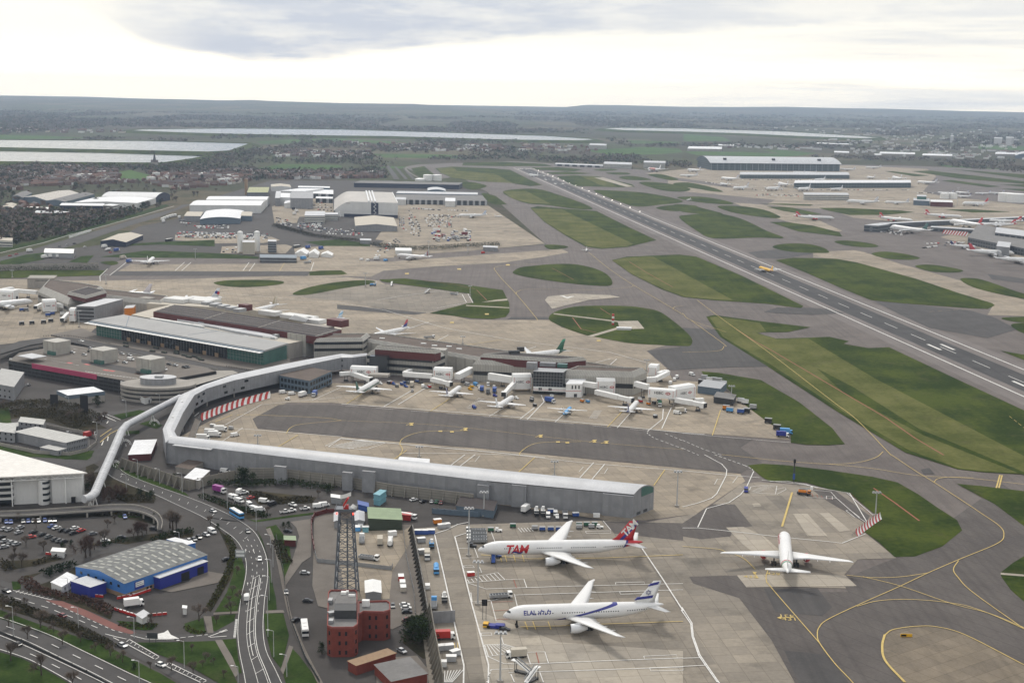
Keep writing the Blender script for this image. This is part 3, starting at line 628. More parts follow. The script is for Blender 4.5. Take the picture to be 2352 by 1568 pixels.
# stand numbers in the taxi lane
def ground_text(txt, c, x, y, size, rz, L=Y):
 cu = bpy.data.curves.new('t', 'FONT'); cu.body = txt; cu.size = size; cu.align_x = 'CENTER'; cu.align_y = 'CENTER'
 o = bpy.data.objects.new('t', cu); C.objects.link(o); dg = bpy.context.evaluated_depsgraph_get(); me = o.evaluated_get(dg).to_mesh()
 p = G(c, x, y); mb, m, z = LAY[L]; co, si = math.cos(rz), math.sin(rz)
 I = mb.add([(p.x + v.co.x * co - v.co.y * si, p.y + v.co.x * si + v.co.y * co, z) for v in me.vertices])
 for q in me.polygons: mb.idx([I[k] for k in q.vertices])
 o.evaluated_get(dg).to_mesh_clear(); bpy.data.objects.remove(o)
ground_text('431', 'c3', 737, 1134, 4.2, R(-4)); ground_text('431', 'c3', 715, 1110, 4.2, R(176)); ground_text('429', 'c3', 625, 822, 4, R(-8)); ground_text('435', 'c3', 468, 842, 4, R(-8))
# ================================================================== landside: roads, verges
RO = 'roads'
def road(c, l, r, sm=True, name=RO, dz=0):
 a, b = GP(c, l), GP(c, r)
 if sm: a, b = smooth_open(a), smooth_open(b)
 area(name, None, a + b[::-1], dz=dz); return a, b
def mid(a, b, t, n=24):
 def at(p, u):
  L = [0.0]
  for q, w2 in zip(p, p[1:]): L.append(L[-1] + (w2 - q).length)
  d = u * L[-1]
  for i in range(len(p) - 1):
   if L[i + 1] >= d: return p[i].lerp(p[i + 1], (d - L[i]) / max(1e-6, L[i + 1] - L[i]))
  return p[-1]
 return [at(a, i / n).lerp(at(b, i / n), t) for i in range(n + 1)]
A1 = road('c1', "1690,1640 1672,1520 1640,1350 1630,1200 1650,1000 1688,820 1680,700 1620,590 1500,500 1380,425 1200,340 1040,265 880,205 760,150 700,80", "1980,1640 1905,1480 1840,1350 1818,1200 1828,1000 1848,850 1838,700 1765,540 1650,450 1500,372 1300,292 1100,222 950,165 850,115 800,60")
ribbon(W_, mid(*A1, .47, 60)[6:22], .25); ribbon(W_, mid(*A1, .68, 60)[1:22], .25)
m1, m2 = mid(*A1, .36, 80), mid(*A1, .62, 80)
for i in range(1, 30, 3): ribbon(W_, [m1[i], m2[min(80, i + 1)]], .22)
ribbon(W_, m1[:30], .17); ribbon(W_, m2[:30], .17)
m3, m4 = mid(*A1, .40, 120), mid(*A1, .58, 120)
for i in range(62, 112, 3): ribbon(W_, [m3[i], m4[min(120, i + 1)]], .2)
ribbon(W_, mid(*A1, .5, 60)[22:32], .2, (3, 6)); ribbon(W_, mid(*A1, .30, 60)[14:32], .18, (2, 6)); ribbon(W_, mid(*A1, .75, 60)[14:32], .18, (2, 6))
ribbon(W_, mid(*A1, .04, 60), .2); ribbon(W_, mid(*A1, .96, 60), .2)
A2 = road('c1', "-120,1075 300,1220 600,1360 900,1505 1040,1568 1200,1650", "-120,1185 150,1275 400,1395 600,1490 750,1568 900,1650"); ribbon(W_, mid(*A2, .5, 20), .35, (5, 9)); ribbon(W_, mid(*A2, .04), .3); ribbon(W_, mid(*A2, .95), .3)
A3 = road('c1', "-120,1190 150,1300 400,1415 560,1490 720,1568 850,1640", "-120,1310 150,1395 300,1465 480,1568 620,1660"); ribbon(W_, mid(*A3, .5, 20), .35, (5, 9)); ribbon(W_, mid(*A3, .95), .3); ribbon(W_, mid(*A3, .06), .3)
A4 = road('c1', "-120,890 100,930 330,985 500,1040 700,1125 900,1210 1000,1235 1150,1238 1350,1225 1480,1205 1625,1135", "-120,960 100,1010 330,1080 450,1120 600,1170 760,1235 900,1268 1100,1285 1300,1285 1480,1275 1625,1262")
A5 = road('c1', "700,1180 850,1235 930,1290 1100,1385 1300,1470 1500,1568 1650,1650", "560,1160 700,1240 800,1300 900,1370 1100,1480 1300,1600 1400,1660")
area('bus_lanes', 'c1', "310,995 430,1005 600,1070 760,1145 935,1220 900,1232 780,1200 560,1100 420,1040")
for s in ("320,1010 450,1060 600,1130 780,1210 870,1235",): line(W_, 'c1', s, .3, (2, 2))
line(W_, 'c1', "100,985 330,1055 520,1130 700,1205", .3, (4, 4))
def ladder(c, a, b, n, wd=.26): bars(c, a, b, n, wd, W_)
ladder('c1', "870,1290 1095,1395", "895,1270 1070,1410", 9); ladder('c1', "1150,1450 1400,1568", "1160,1430 1420,1560", 10)
for s in ("875,1305 1060,1405", "895,1275 1095,1390", "1140,1455 1380,1568", "1160,1430 1420,1555"): line(W_, 'c1', s, .35)
ladder('c1', "110,950 340,1000", "135,935 365,992", 9)
line(W_, 'c1', "90,935 350,1000", .3); area(W_, 'c1', "1000,1255 1130,1225 1155,1208 1175,1240 1235,1268 1100,1270"); line(W_, 'c1', "900,1245 1000,1270 1200,1275", .3); line(W_, 'c1', "725,1235 800,1255 870,1270", .35); line(W_, 'c1', "780,1260 820,1280", .35)
line(W_, 'c1', "1240,1262 1430,1240", .35, (2, 1)); line(W_, 'c1', "1435,1255 1540,1215 1560,1205", .4); line(W_, 'c1', "1445,1258 1560,1250", .4); line(W_, 'c1', "1510,1220 1560,1205 1565,1212 1520,1225", .3)
line(W_, 'c1', "1625,1135 1610,1262", .5, (1.2, .8)); line(W_, 'c1', "1632,1135 1618,1262", .5, (1.2, .8))
for x, y in ((1692, 660), (1705, 890), (1745, 660), (1760, 1760)): area(W_, 'c1', f"{x},{y-12} {x+5},{y} {x+1.5},{y} {x+1},{y+12} {x-1},{y+12} {x-1.5},{y} {x-5},{y}")
# landside side streets
road('c1', "640,120 700,60 740,-40 780,-150 860,-200 900,-170", "820,100 800,40 840,-60 880,-130 940,-160 960,-150")
road('b1', "640,1600 680,1500 720,1420 780,1375 860,1330 960,1300 1080,1230 1100,1180", "760,1600 790,1500 830,1440 880,1400 930,1370 1010,1330 1130,1280 1160,1200")
road('b1', "-60,1260 200,1210 480,1230 700,1265 900,1250 1100,1200 1240,1120 1330,1060 1500,1010", "-60,1290 200,1235 480,1262 700,1290 900,1285 1080,1240 1150,1200 1300,1120 1560,1030")
road('b1', "560,1265 640,1290 720,1340 760,1370", "640,1262 720,1290 800,1330 840,1345")
for s in ("690,1440 770,1385", "690,1480 760,1420 900,1350"): line(Y, 'b1', s, .5)
for s in ("740,1290 830,1325", "700,1295 800,1335", "720,1300 790,1330"): line(W_, 'b1', s, .4)
for s in ("735,1350 745,1335", "700,1500 712,1470", "740,1470 745,1440"): line(W_, 'b1', s, .6)
road('c1', "200,0 420,20 560,-10 640,-60", "230,40 500,90 640,60 720,0")
road('c1', "1380,420 1600,455 1800,450 2000,430 2351,380", "1640,455 1700,480 1850,490 2050,460 2351,420")
road('c1', "-60,820 100,880 330,790 700,610 1000,640", "-60,870 120,925 380,850 700,680 900,690")
PV = 'pavements'
road('c1', "1830,510 1880,620 1920,800 1950,950 1990,1120 2080,1350 2200,1600", "1860,500 1905,620 1945,800 1975,950 2010,1110 2100,1330 2240,1600", name=PV)
area(PV, 'c1', "1480,1275 1530,1272 1600,1390 1645,1500 1620,1530 1560,1420"); area(PV, 'c1', "1400,1110 1455,1110 1470,1225 1430,1225"); area(PV, 'c1', "1470,1085 1640,1075 1640,1090 1470,1100"); area(PV, 'c1', "1830,1070 1950,1068 1960,1085 1830,1090")
area(PV, 'c1', "1990,1310 2020,1320 1950,1510 1930,1480"); area(PV, 'c1', "2000,460 2140,440 2150,480 2140,700 2080,740 2000,850 1965,900 1960,840 2020,700 2060,560 2040,500")
area(PV, 'c1', "2160,420 2351,380 2351,480 2351,900 2351,1080 2190,1040 2150,900 2160,640"); area(PV, 'c1', "1110,930 1300,870 1370,790 1545,820 1500,880 1180,945")
area(PV, 'c2', "0,470 480,480 600,1000 560,1100 350,1200 0,1100"); area('concrete_aprons', 'c2', "-10,440 90,510 430,520 480,490 465,620 350,800 330,990 30,1000 -20,700", dz=.12)
area(PV, 'c2', "230,1400 520,1380 600,1480 590,1700 250,1700")
VG = 'verges'
for s in ("-120,1020 200,1140 450,1225 700,1295 900,1400 1100,1500 1250,1590 1150,1620 1010,1550 800,1450 600,1355 300,1225 -120,1085", "-120,1320 150,1400 300,1470 470,1568 600,1650 -120,1650",
  "930,1290 1050,1290 1480,1280 1560,1400 1625,1550 1680,1640 1560,1600 1300,1450 1100,1375", "1525,1270 1625,1265 1640,1400 1665,1500 1640,1500 1590,1370",
  "1815,1090 1950,1090 1990,1240 1935,1470 1870,1385 1825,1200", "2010,1330 2060,1380 2200,1568 2240,1640 1990,1640 1950,1510", "1765,510 1805,580 1840,690 1880,900 1900,990 1905,1060 1840,1075 1848,980 1855,850 1842,690",
  "1830,500 1870,560 1915,700 1935,830 1955,880 1975,820 2010,760 1990,600 1900,480", "1620,640 1660,700 1690,800 1655,1000 1632,1075 1480,1080 1560,950 1605,820", "1450,1110 1622,1095 1612,1140 1480,1215 1440,1180",
  "1270,1160 1330,1140 1400,1120 1410,1195 1420,1222 1340,1235 1275,1205", "800,1140 1090,1160 1050,1200 1000,1205 880,1195", "250,-20 650,-30 620,25 450,30 330,12", "1700,440 1760,450 2000,415 2351,372 2351,385 2000,430 1760,462", "760,80 820,100 900,150 1300,285 1280,262 900,105 820,40", "80,870 140,870 145,920 90,930", "800,400 1040,400 1080,430 820,430"):
 area(VG, 'c1', s, dz=.012)
for s in ("960,1350 1040,1325 1120,1360 1080,1385", "780,1290 960,1255 1020,1265 840,1320", "-60,1480 200,1530 640,1568 600,1600 -60,1560", "-60,1260 60,1230 80,1350 -60,1380", "860,1400 960,1395 960,1420 870,1420"): area(VG, 'b1', s, dz=.012)
SCR = 'scrubland'
for s in ("-60,1225 200,1180 440,1200 560,1255 640,1330 740,1380 560,1400 300,1330 180,1300 -60,1340",): area(SCR, 'b1', s, dz=.008)
for s in ("160,830 520,760 520,820 350,850 480,940 640,980 780,1080 760,1130 640,1080 400,990 180,920", "-120,935 200,1040 500,1150 780,1300 780,1335 500,1220 200,1110 -120,1010", "1380,290 1620,340 1850,420 1700,440 1500,340", "1700,240 2180,290 2150,330 1780,340", "600,30 850,180 1080,260 1060,330 880,330 640,240 580,160", "1500,500 1600,600 1640,700 1590,850 1450,1080 1420,1060 1540,850 1590,700", "50,380 1050,390 1100,450 1080,480 800,420 60,440", "560,620 900,560 1060,540 1330,520 1330,560 1000,590 720,640", "0,730 200,720 430,690 420,720 240,760 80,790"): area(SCR, 'c1', s, dz=.008)
area(SCR, 'c2', "-780,160 -300,150 300,150 900,250 900,290 300,210 -100,190 -700,200", dz=.004); area(SCR, 'c2', "440,1150 580,1130 620,1400 560,1400 420,1290", dz=.01)
# Terminal road to the west, cargo roads
area(RO, None, "-60,604 60,577 160,548 230,528 300,506 330,498 400,480 420,470 440,470 360,500 300,518 250,535 180,560 80,590 -60,618"); area(RO, None, "-60,592 60,566 160,538 230,520 300,500 380,476 395,470 380,474 290,498 160,533 60,560 -60,584")
area(VG, None, "-60,584 100,550 250,508 380,470 390,473 260,514 100,558 -60,592"); area(VG, None, "157,602 186,589 216,586 200,604"); area(VG, None, "260,566 300,560 366,556 493,551 493,566 366,562"); area(VG, None, "230,590 333,576 400,578 520,583 594,590 594,595 460,593 300,592")
area(VG, None, "0,600 60,585 120,578 100,596 50,606 0,615"); area(VG, None, "700,556 780,550 850,560 850,566 740,565")
line(W_, None, "-10,584 100,558 160,540 230,522 330,494 400,474", 1.2, dz=-.06)
# roads far: spur past the runway end
for l, r in (("885,380 895,395 905,412", "893,380 905,395 918,412"), ("905,383 915,395 930,412", "911,383 922,395 938,412"), ("925,385 935,398 948,412", "930,385 941,398 955,412")): road(None, l, r, name=RO)
line('pavements', None, "1060,373 980,377 945,381 932,386 940,396 960,408", 5, sm=True)
for nm, (mb, m, z) in LAY.items():
 tag(mb.build(nm, m), kind='structure')
# ================================================================== buildings
M_GLASS = mat('dark_glass', (.018, .022, .026), .12, var=.3, scale=.15, spec=.5)
M_GREENGLASS = mat('green_glass', (.045, .125, .105), .16, var=.2, scale=.2, spec=.5)
M_GREYCLAD = ribbed('grey_cladding', (.235, .24, .25), 5.0, .09, .5)
M_LTROOF = mat('pale_grey_roof', (.44, .45, .465), .5, var=.14, scale=.12)
M_HALLR = mat('weathered_grey_roof', (.30, .30, .295), .7, var=.13, scale=.06)
M_WHITE_C = mat('white_cladding', (.60, .60, .585), .55, var=.08, scale=.15, streak=True)
M_WHITE_P = mat('white_paint', (.74, .74, .72), .45, var=.06, scale=.3)
M_WROOF = ribbed('white_sheet_roof', (.66, .67, .68), 2.4, .10)
M_CONC = mat('concrete', (.30, .28, .25), .85, var=.16, scale=.12, streak=True)
M_PANEL = ribbed('concrete_panels', (.365, .35, .315), 1.6, .22)
M_BROWNROOF = mat('brown_felt_roof', (.105, .082, .068), .9, var=.25, scale=.1)
M_DARKROOF = mat('dark_felt_roof', (.050, .042, .042), .9, var=.25, scale=.08)
M_GREYROOF = mat('grey_felt_roof', (.17, .165, .16), .9, var=.2, scale=.1)
M_REDFASC = mat('red_fascia', (.095, .02, .02), .55, var=.12)
M_DARK_M = mat('dark_metal', (.045, .047, .05), .6, var=.2)
M_STEEL = mat('galvanised_steel', (.30, .31, .32), .45, .3, var=.12)
M_BRICK = mat('red_brick', (.165, .038, .027), .85, var=.22, scale=.7)
M_BLUE_L = mat('bright_blue_cladding', (.055, .175, .46), .5, var=.07, scale=.2)
M_BLUE_D = mat('deep_blue_cladding', (.022, .032, .235), .5, var=.08, scale=.2)
M_NAVY = mat('navy_cladding', (.018, .026, .055), .5, var=.15)
M_BLUEGREY = mat('blue_grey_cladding', (.105, .145, .185), .5, var=.1)
M_GREENSH = ribbed('green_sheet_roof', (.20, .27, .15), 1.2, .12); M_GREENW = mat('dark_green_wall', (.040, .052, .034), .7, var=.15)
M_PINK = mat('pink_banner', (.36, .045, .11), .6, var=.05); M_RED = mat('red_paint', (.44, .030, .026), .45, var=.06); M_ORANGE = mat('orange_paint', (.62, .20, .02), .5, var=.08)
M_BLUE = mat('blue_paint', (.035, .085, .30), .45, var=.08); M_SKYB = mat('sky_blue_paint', (.085, .31, .62), .4, var=.06); M_BLACK = mat('black_paint', (.014, .014, .016), .5, var=.2)
M_YEL = mat('yellow_paint', (.64, .36, .02), .5, var=.08); M_GREEN = mat('green_paint', (.02, .115, .06), .5, var=.1)
M_TEAL = mat('pale_teal_paint', (.165, .36, .42), .6, var=.1)
M_TAN = mat('tan_brick', (.27, .185, .115), .85, var=.15); M_BEIGE = mat('beige_render', (.46, .42, .35), .8, var=.1)
M_TEXT = mat('dark_lettering', (.03, .032, .036), .6, var=.05)
def pxy(p): return (p[0], p[1])
def foot3(c, A, B, D, z=0.0):
 """ground rectangle from three corners seen at height z: A-B one side, B-D the next"""
 a, b, d = G(c, *A, z), G(c, *B, z), G(c, *D, z)
 return [a, b, d, a + (d - b)]
def ccw(f): return f if sum(f[i - 1].x * f[i].y - f[i].x * f[i - 1].y for i in range(len(f))) > 0 else f[::-1]
def centre(f):
 s = Vector((0, 0, 0))
 for p in f: s += Vector((p.x, p.y, 0))
 return s / len(f)
def side(f, i):
 """start, direction, outward normal, length of side i"""
 a, b = f[i], f[(i + 1) % len(f)]; a = Vector((a.x, a.y, 0)); b = Vector((b.x, b.y, 0)); L = (b - a).length; u = (b - a) / L
 n = Vector((u.y, -u.x, 0)); c = centre(f)
 if (a + u * L / 2 - c).dot(n) < 0: n = -n
 return a, u, n, L
def slab(mb, a, u, n, s0, s1, z0, z1, d, m=0, back=.05):
 """thin upright box on a wall: from s0 to s1 along u, d proud of the wall"""
 p = [a + u * s0 - n * back, a + u * s1 - n * back, a + u * s1 + n * d, a + u * s0 + n * d]
 mb.prism(p, z0, z1, m, m, True)
def grow(f, d):
 c = centre(f); o = []
 for i in range(len(f)):
  a, u, n, L = side(f, i); a2, u2, n2, L2 = side(f, i - 1)
  q = a + (n + n2) * (d / max(.3, 1 + n.dot(n2))); o.append(Vector((q.x, q.y, 0)))
 return o
def roof_mesh(mb, f, h, kind, rh, oh, m=0, mg=1, along=0):
 """along 0: ridge runs with side 0"""
 f4 = grow(f, oh) if oh else [Vector((p.x, p.y, 0)) for p in f]
 if kind == 'flat':
  mb.prism(f4, h, h + .3, mg, m); return
 a, b, c, d = f4 if along == 0 else (f4[1], f4[2], f4[3], f4[0])
 V = lambda p, z: (p.x, p.y, z)
 if kind == 'gable':
  r0, r1 = (a + d) / 2, (b + c) / 2; t = .18
  for z in (0,):
   mb.face([V(a, h), V(b, h), V(r1, h + rh), V(r0, h + rh)], m); mb.face([V(c, h), V(d, h), V(r0, h + rh), V(r1, h + rh)], m)
   mb.face([V(b, h), V(c, h), V(r1, h + rh)], mg); mb.face([V(d, h), V(a, h), V(r0, h + rh)], mg)
 elif kind == 'barrel':
  K = 10; R0 = []; R1 = []
  for k in range(K + 1):
   t = k / K; z = h + rh * (1 - (2 * t - 1) ** 2); R0.append(V(a.lerp(d, t), z)); R1.append(V(b.lerp(c, t), z))
  for k in range(K): mb.face([R0[k], R1[k], R1[k + 1], R0[k + 1]], m)
  mb.face(R0, mg); mb.face(R1[::-1], mg)
 elif kind == 'mono':
  mb.face([V(a, h), V(b, h), V(c, h + rh), V(d, h + rh)], m); mb.face([V(c, h), V(d, h), V(d, h + rh), V(c, h + rh)], mg)
  mb.face([V(b, h), V(c, h), V(c, h + rh)], mg); mb.face([V(a, h), V(d, h + rh), V(d, h)], mg)
 elif kind == 'quarter':          # curves up from side 0 to a flat top
  K = 8; R0 = []; R1 = []
  for k in range(K + 1):
   t = k / K; R0.append(V(a.lerp(d, .28 * t), h - rh * (1 - math.sin(t * math.pi / 2)))); R1.append(V(b.lerp(c, .28 * t), h - rh * (1 - math.sin(t * math.pi / 2))))
  R0.append(V(d, h)); R1.append(V(c, h))
  for k in range(K + 1): mb.face([R0[k], R1[k], R1[k + 1], R0[k + 1]], m)
  mb.face(R0 + [V(d, h - rh)], mg); mb.face((R1 + [V(c, h - rh)])[::-1], mg); mb.face([V(c, h - rh), V(d, h - rh), V(d, h), V(c, h)], mg)
def bld(name, label, cat, f, h, wall, roofm, roof='flat', rh=0.0, oh=.25, along=0, z0=0.0, group=None, gable=None):
 f = ccw(f); o = centre(f); o.z = z0
 t = thing(name, label, cat, o, 0, group)
 w_ = MB(o); w_.prism([pxy(p) for p in f], z0, z0 + h); w_.build('wall', wall, t)
 r_ = MB(o); roof_mesh(r_, f, z0 + h + .02, roof, rh, oh, 0, 1, along); r_.build('roof', [roofm, gable or wall], t)
 t['h'] = h; return t, f
def part(t, name, m, fn, smooth=False):
 mb = MB(t.location); fn(mb); return mb.build(name, m, t, smooth)
def windows(t, f, i, z0, z1, n, m, s0=0.0, s1=1.0, fr=.5, name='window', d=.06):
 a, u, nn, L = side(f, i)
 for k in range(n):
  c = (s0 + (s1 - s0) * (k + .5) / n) * L; hw = (s1 - s0) * L / n * fr / 2
  part(t, name, m, lambda mb: slab(mb, a, u, nn, c - hw, c + hw, z0, z1, d))
def band(t, f, i, z0, z1, m, s0=0.0, s1=1.0, name='window_band', d=.07):
 a, u, nn, L = side(f, i)
 return part(t, name, m, lambda mb: slab(mb, a, u, nn, s0 * L, s1 * L, z0, z1, d))
def text(txt, size, m, org, u, v, t, name='lettering', shear=0.0, bold=0.0, align='CENTER', off=.08):
 """raised lettering in the plane of u (reading direction) and v (up)"""
 cu = bpy.data.curves.new('t', 'FONT'); cu.body = txt; cu.size = size; cu.align_x = align; cu.align_y = 'CENTER'; cu.shear = shear; cu.offset = bold; cu.resolution_u = 3
 o = bpy.data.objects.new('t', cu); C.objects.link(o); dg = bpy.context.evaluated_depsgraph_get(); ev = o.evaluated_get(dg); me = ev.to_mesh()
 u = Vector(u).normalized(); v = Vector(v).normalized(); n = u.cross(v); mb = MB(t.location)
 I = mb.add([Vector(org) + u * w2.co.x + v * w2.co.y + n * off for w2 in me.vertices])
 for q in me.polygons: mb.idx([I[k] for k in q.vertices])
 ev.to_mesh_clear(); bpy.data.objects.remove(o)
 return mb.build(name, m, t)
def nearside(f):
 """index of the side whose outward normal faces the camera most"""
 return max(range(len(f)), key=lambda i: side(f, i)[2].dot(-(side(f, i)[0] + side(f, i)[1] * side(f, i)[3] / 2).normalized()))
# ------------------------------------------------------------------ the long grey pier
def pier():
 o = G('c2', 1000, 300); t = thing('pier', 'long grey curved-roof pier bending around the inner apron, glazed at its end', 'pier', o)
 H = 11.6
 near = GP('b1', "1140,1478", H) + GP('c2', "1000,177 2012,272", H); far = GP('b1', "1228,1450", H) + GP('c2', "1000,100 2152,218", H)
 V = lambda p, z: (p.x, p.y, z)
 def walls(mb):
  for L in (near, far[::-1]):
   for a, b in zip(L, L[1:]): mb.face([V(a, 0), V(b, 0), V(b, H), V(a, H)])
  K = 8; a, b = near[-1], far[-1]
  mb.face([V(a, 0), V(b, 0)] + [V(b.lerp(a, k / K), H + 2.6 * (1 - (2 * k / K - 1) ** 2)) for k in range(K + 1)])
 part(t, 'wall', M_GREYCLAD, walls)
 def roof(mb):
  K = 8
  R_ = [[V(a.lerp(b, k / K), H + .05 + 2.6 * (1 - (2 * k / K - 1) ** 2)) for k in range(K + 1)] for a, b in zip(near, far)]
  mb.loft(R_, 0, False, False)
 part(t, 'roof', M_LTROOF, roof, True)
 a, b = near[-1], far[-1]; u = (b - a).normalized(); n = Vector((u.y, -u.x, 0)); Lw = (b - a).length
 def endwin(mb):
  K = 8; lo = a.lerp(b, .36); hi = a.lerp(b, .95); P_ = [V(lo + n * .2, 9.2), V(hi + n * .2, 9.2)] + [V(hi.lerp(lo, k / K) + n * .2, H - .5 + 2.6 * (1 - (2 * (.95 - .59 * k / K) - 1) ** 2)) for k in range(K + 1)]
  mb.face(P_)
 part(t, 'end_window', M_GREENGLASS, endwin)
 # projecting stair bays on the long wall
 d = (near[2] - near[1]).normalized(); nn = Vector((d.y, -d.x, 0))
 def at(c, x, y): p = G(c, x, y, H); return (p - near[1]).dot(d)
 for x0, y0, x1, y1, hh, dp in ((1805, 250, 2012, 272, 11.2, 1.6), (1185, 185, 1285, 195, 11.3, 1.6), (912, 200, 990, 210, 9.8, 2.2), (150, 95, 245, 100, 11.2, 1.5), (-20, 105, 50, 110, 9.6, 1.8), (-420, 20, -340, 28, 9.4, 1.8)):
  s0, s1 = at('c2', x0, y0), at('c2', x1, y1)
  part(t, 'stair_bay', M_GREYCLAD, lambda mb: slab(mb, near[1], d, nn, s0, s1, 0, hh, dp))
 part(t, 'ledge', M_LTROOF, lambda mb: slab(mb, near[0], (near[1] - near[0]).normalized(), Vector(((near[1] - near[0]).normalized().y, -(near[1] - near[0]).normalized().x, 0)), 6, 30, 11.0, 11.5, 2.4))
 for s in (3, 9): part(t, 'door', M_DARK_M, lambda mb: slab(mb, a, u, n, s, s + 3.4, .6, 2.0, .1))
 # upper leg round the bend, raised on legs
 ou = GP('b1', "1140,1478 1120,1385 1182,1262 1240,1150 1400,1080 1600,1012 1950,938 2120,905 2351,868", 12) + GP('b2', "70,878 175,868", 12)
 inn = GP('b1', "1228,1450 1200,1400 1262,1270 1338,1152 1425,1105 1610,1050 1955,975 2120,940 2351,893", 12) + GP('b2', "78,892 178,880", 12)
 def walls2(mb):
  for L, zb in ((ou, 2.0), (inn[::-1], 3.2)):
   for p, q in zip(L, L[1:]): mb.face([V(p, zb), V(q, zb), V(q, 12), V(p, 12)])
  mb.face([V(ou[0], 0), V(inn[0], 0), V(inn[0], 12), V(ou[0], 12)])
  mb.loft([[V(a, 2.6), V(b, 3.2)] for a, b in zip(ou, inn)], 0, False, False)
 part(t, 'bent_wing_wall', M_GREYCLAD, walls2)
 def roof2(mb):
  mb.loft([[V(a, 12.05), V(a.lerp(b, .3), 13.0), V(a.lerp(b, .7), 13.0), V(b, 12.05)] for a, b in zip(ou, inn)], 0, False, False)
 part(t, 'bent_wing_roof', M_LTROOF, roof2)
 for (x, y, z) in ((1385, 1140, 9.8), (1365, 1190, 5.6), (1500, 1085, 9.9), (1525, 1128, 5.6), (1575, 1060, 9.9), (1578, 1107, 5.6), (1640, 1042, 9.9), (1632, 1094, 5.6), (1340, 1160, 9.6), (1335, 1210, 5.6), (2275, 908, 10), (2280, 948, 5.8), (2340, 893, 10), (2340, 938, 5.8)):
  p = G('b1', x, y, z); k = min(range(len(inn) - 1), key=lambda i: ((inn[i] + inn[i + 1]) / 2 - p).length)
  dd = (inn[k + 1] - inn[k]); dd.z = 0; dd.normalize(); q = Vector((dd.y, -dd.x, 0)); b0 = Vector((inn[k].x, inn[k].y, 0)); s = (Vector((p.x, p.y, 0)) - b0).dot(dd)
  part(t, 'window', M_GLASS, lambda mb: slab(mb, b0, dd, q, s - 1.8, s + 1.8, z - .8, z + .8, .08))
 for i in range(2, len(ou)):
  for p in (ou[i], inn[i]): part(t, 'leg', M_CONC, lambda mb: mb.tube(V(p.lerp(ou[i].lerp(inn[i], .5), .2), 0), V(p.lerp(ou[i].lerp(inn[i], .5), .2), 3.3), .5))
 part(t, 'gutter', M_DARK_M, lambda mb: mb.beam(near[1] - nn * -.1 + Vector((0, 0, .05)), near[2] - nn * -.1 + Vector((0, 0, .05)), .35, .25))
 for c, x, y in (('b1', 1190, 1305), ('b1', 1255, 1198), ('b1', 1178, 1440)):
  p = G(c, x, y, 13); part(t, 'roof_vent', M_WHITE_P, lambda mb: mb.box((p.x, p.y, 12.9), (1.2, 1.2, .7)))
 part(t, 'rear_annexe', M_WROOF, lambda mb: mb.prism([pxy(p) for p in GP('c2', "385,40 400,8 608,25 605,60", 9)], 0, 9))
pier()
# ------------------------------------------------------------------ white tubular footbridge
def link():
 P_ = GP('b1', "1240,1165 1050,1262 872,1356 838,1396", 6.5) + GP('c1', "766,0 706,136 652,262 618,290 576,302", 6.5)
 t = thing('tubular_footbridge', 'white tubular footbridge running from the grey pier to the white hotel', 'footbridge', (P_[3].x, P_[3].y, 0))
 Q = P_[:3] + P_[3:]
 def tube(mb):
  rings = []
  for i, p in enumerate(Q):
   d = (Q[min(i + 1, len(Q) - 1)] - Q[max(i - 1, 0)]); d.z = 0; d.normalize(); s = Vector((-d.y, d.x, 0))
   rings.append([p + s * 2.3 * math.cos(a) + Vector((0, 0, 1.9 * math.sin(a))) for a in [2 * math.pi * k / 14 for k in range(14)]])
  mb.loft(rings)
 def rails(mb):
  tube(mb)
  for p, q in zip(Q, Q[1:]):
   d = (q - p); L = d.length; d.normalize(); s = Vector((-d.y, d.x, 0))
   for k in range(1, int(L / 3)):
    c = p + d * (k * 3)
    for a0, a1 in ((.6, 1.2), (1.2, 1.9), (1.9, 2.5)): mb.beam(c + s * 2.33 * math.cos(a0) + Vector((0, 0, 1.94 * math.sin(a0))), c + s * 2.33 * math.cos(a1) + Vector((0, 0, 1.94 * math.sin(a1))), .12, m=1)
 mb = MB(t.location); rails(mb); mb.build('tube', [M_LTROOF, M_STEEL], t)
 for i in (1, 2, 3, 4, 5, 6, 7):
  p = Q[i]; part(t, 'support', M_WHITE_P, lambda mb: (mb.tube((p.x - 1.2, p.y, 0), (p.x, p.y, 5), .28), mb.tube((p.x + 1.2, p.y, 0), (p.x, p.y, 5), .28)))
link()
def arch(c, x, y, label):
 p = G(c, x, y); t = thing('steel_arch', label, 'steel arch', p)
 def fn(mb):
  for k in range(9):
   a0, a1 = math.pi * k / 9, math.pi * (k + 1) / 9
   for r in (3.2, 2.4): mb.tube(p + Vector((r * math.cos(a0), .3, 1 + r * math.sin(a0))), p + Vector((r * math.cos(a1), .3, 1 + r * math.sin(a1))), .14, n=5)
   mb.tube(p + Vector((3.2 * math.cos(a0), .3, 1 + 3.2 * math.sin(a0))), p + Vector((2.4 * math.cos(a1), .3, 1 + 2.4 * math.sin(a1))), .1, n=5)
 part(t, 'arch', M_WHITE_P, fn); part(t, 'post', M_WHITE_P, lambda mb: mb.box(p + Vector((0, .3, 0)), (.5, .5, 1.2)))
arch('c1', 795, 88, 'white lattice steel arch beside the tube near the hotel'); arch('b1', 1062, 1365, 'white lattice steel arch on the grass island under the tube'); arch('b1', 865, 1505, 'white lattice steel arch at the bend of the tube')
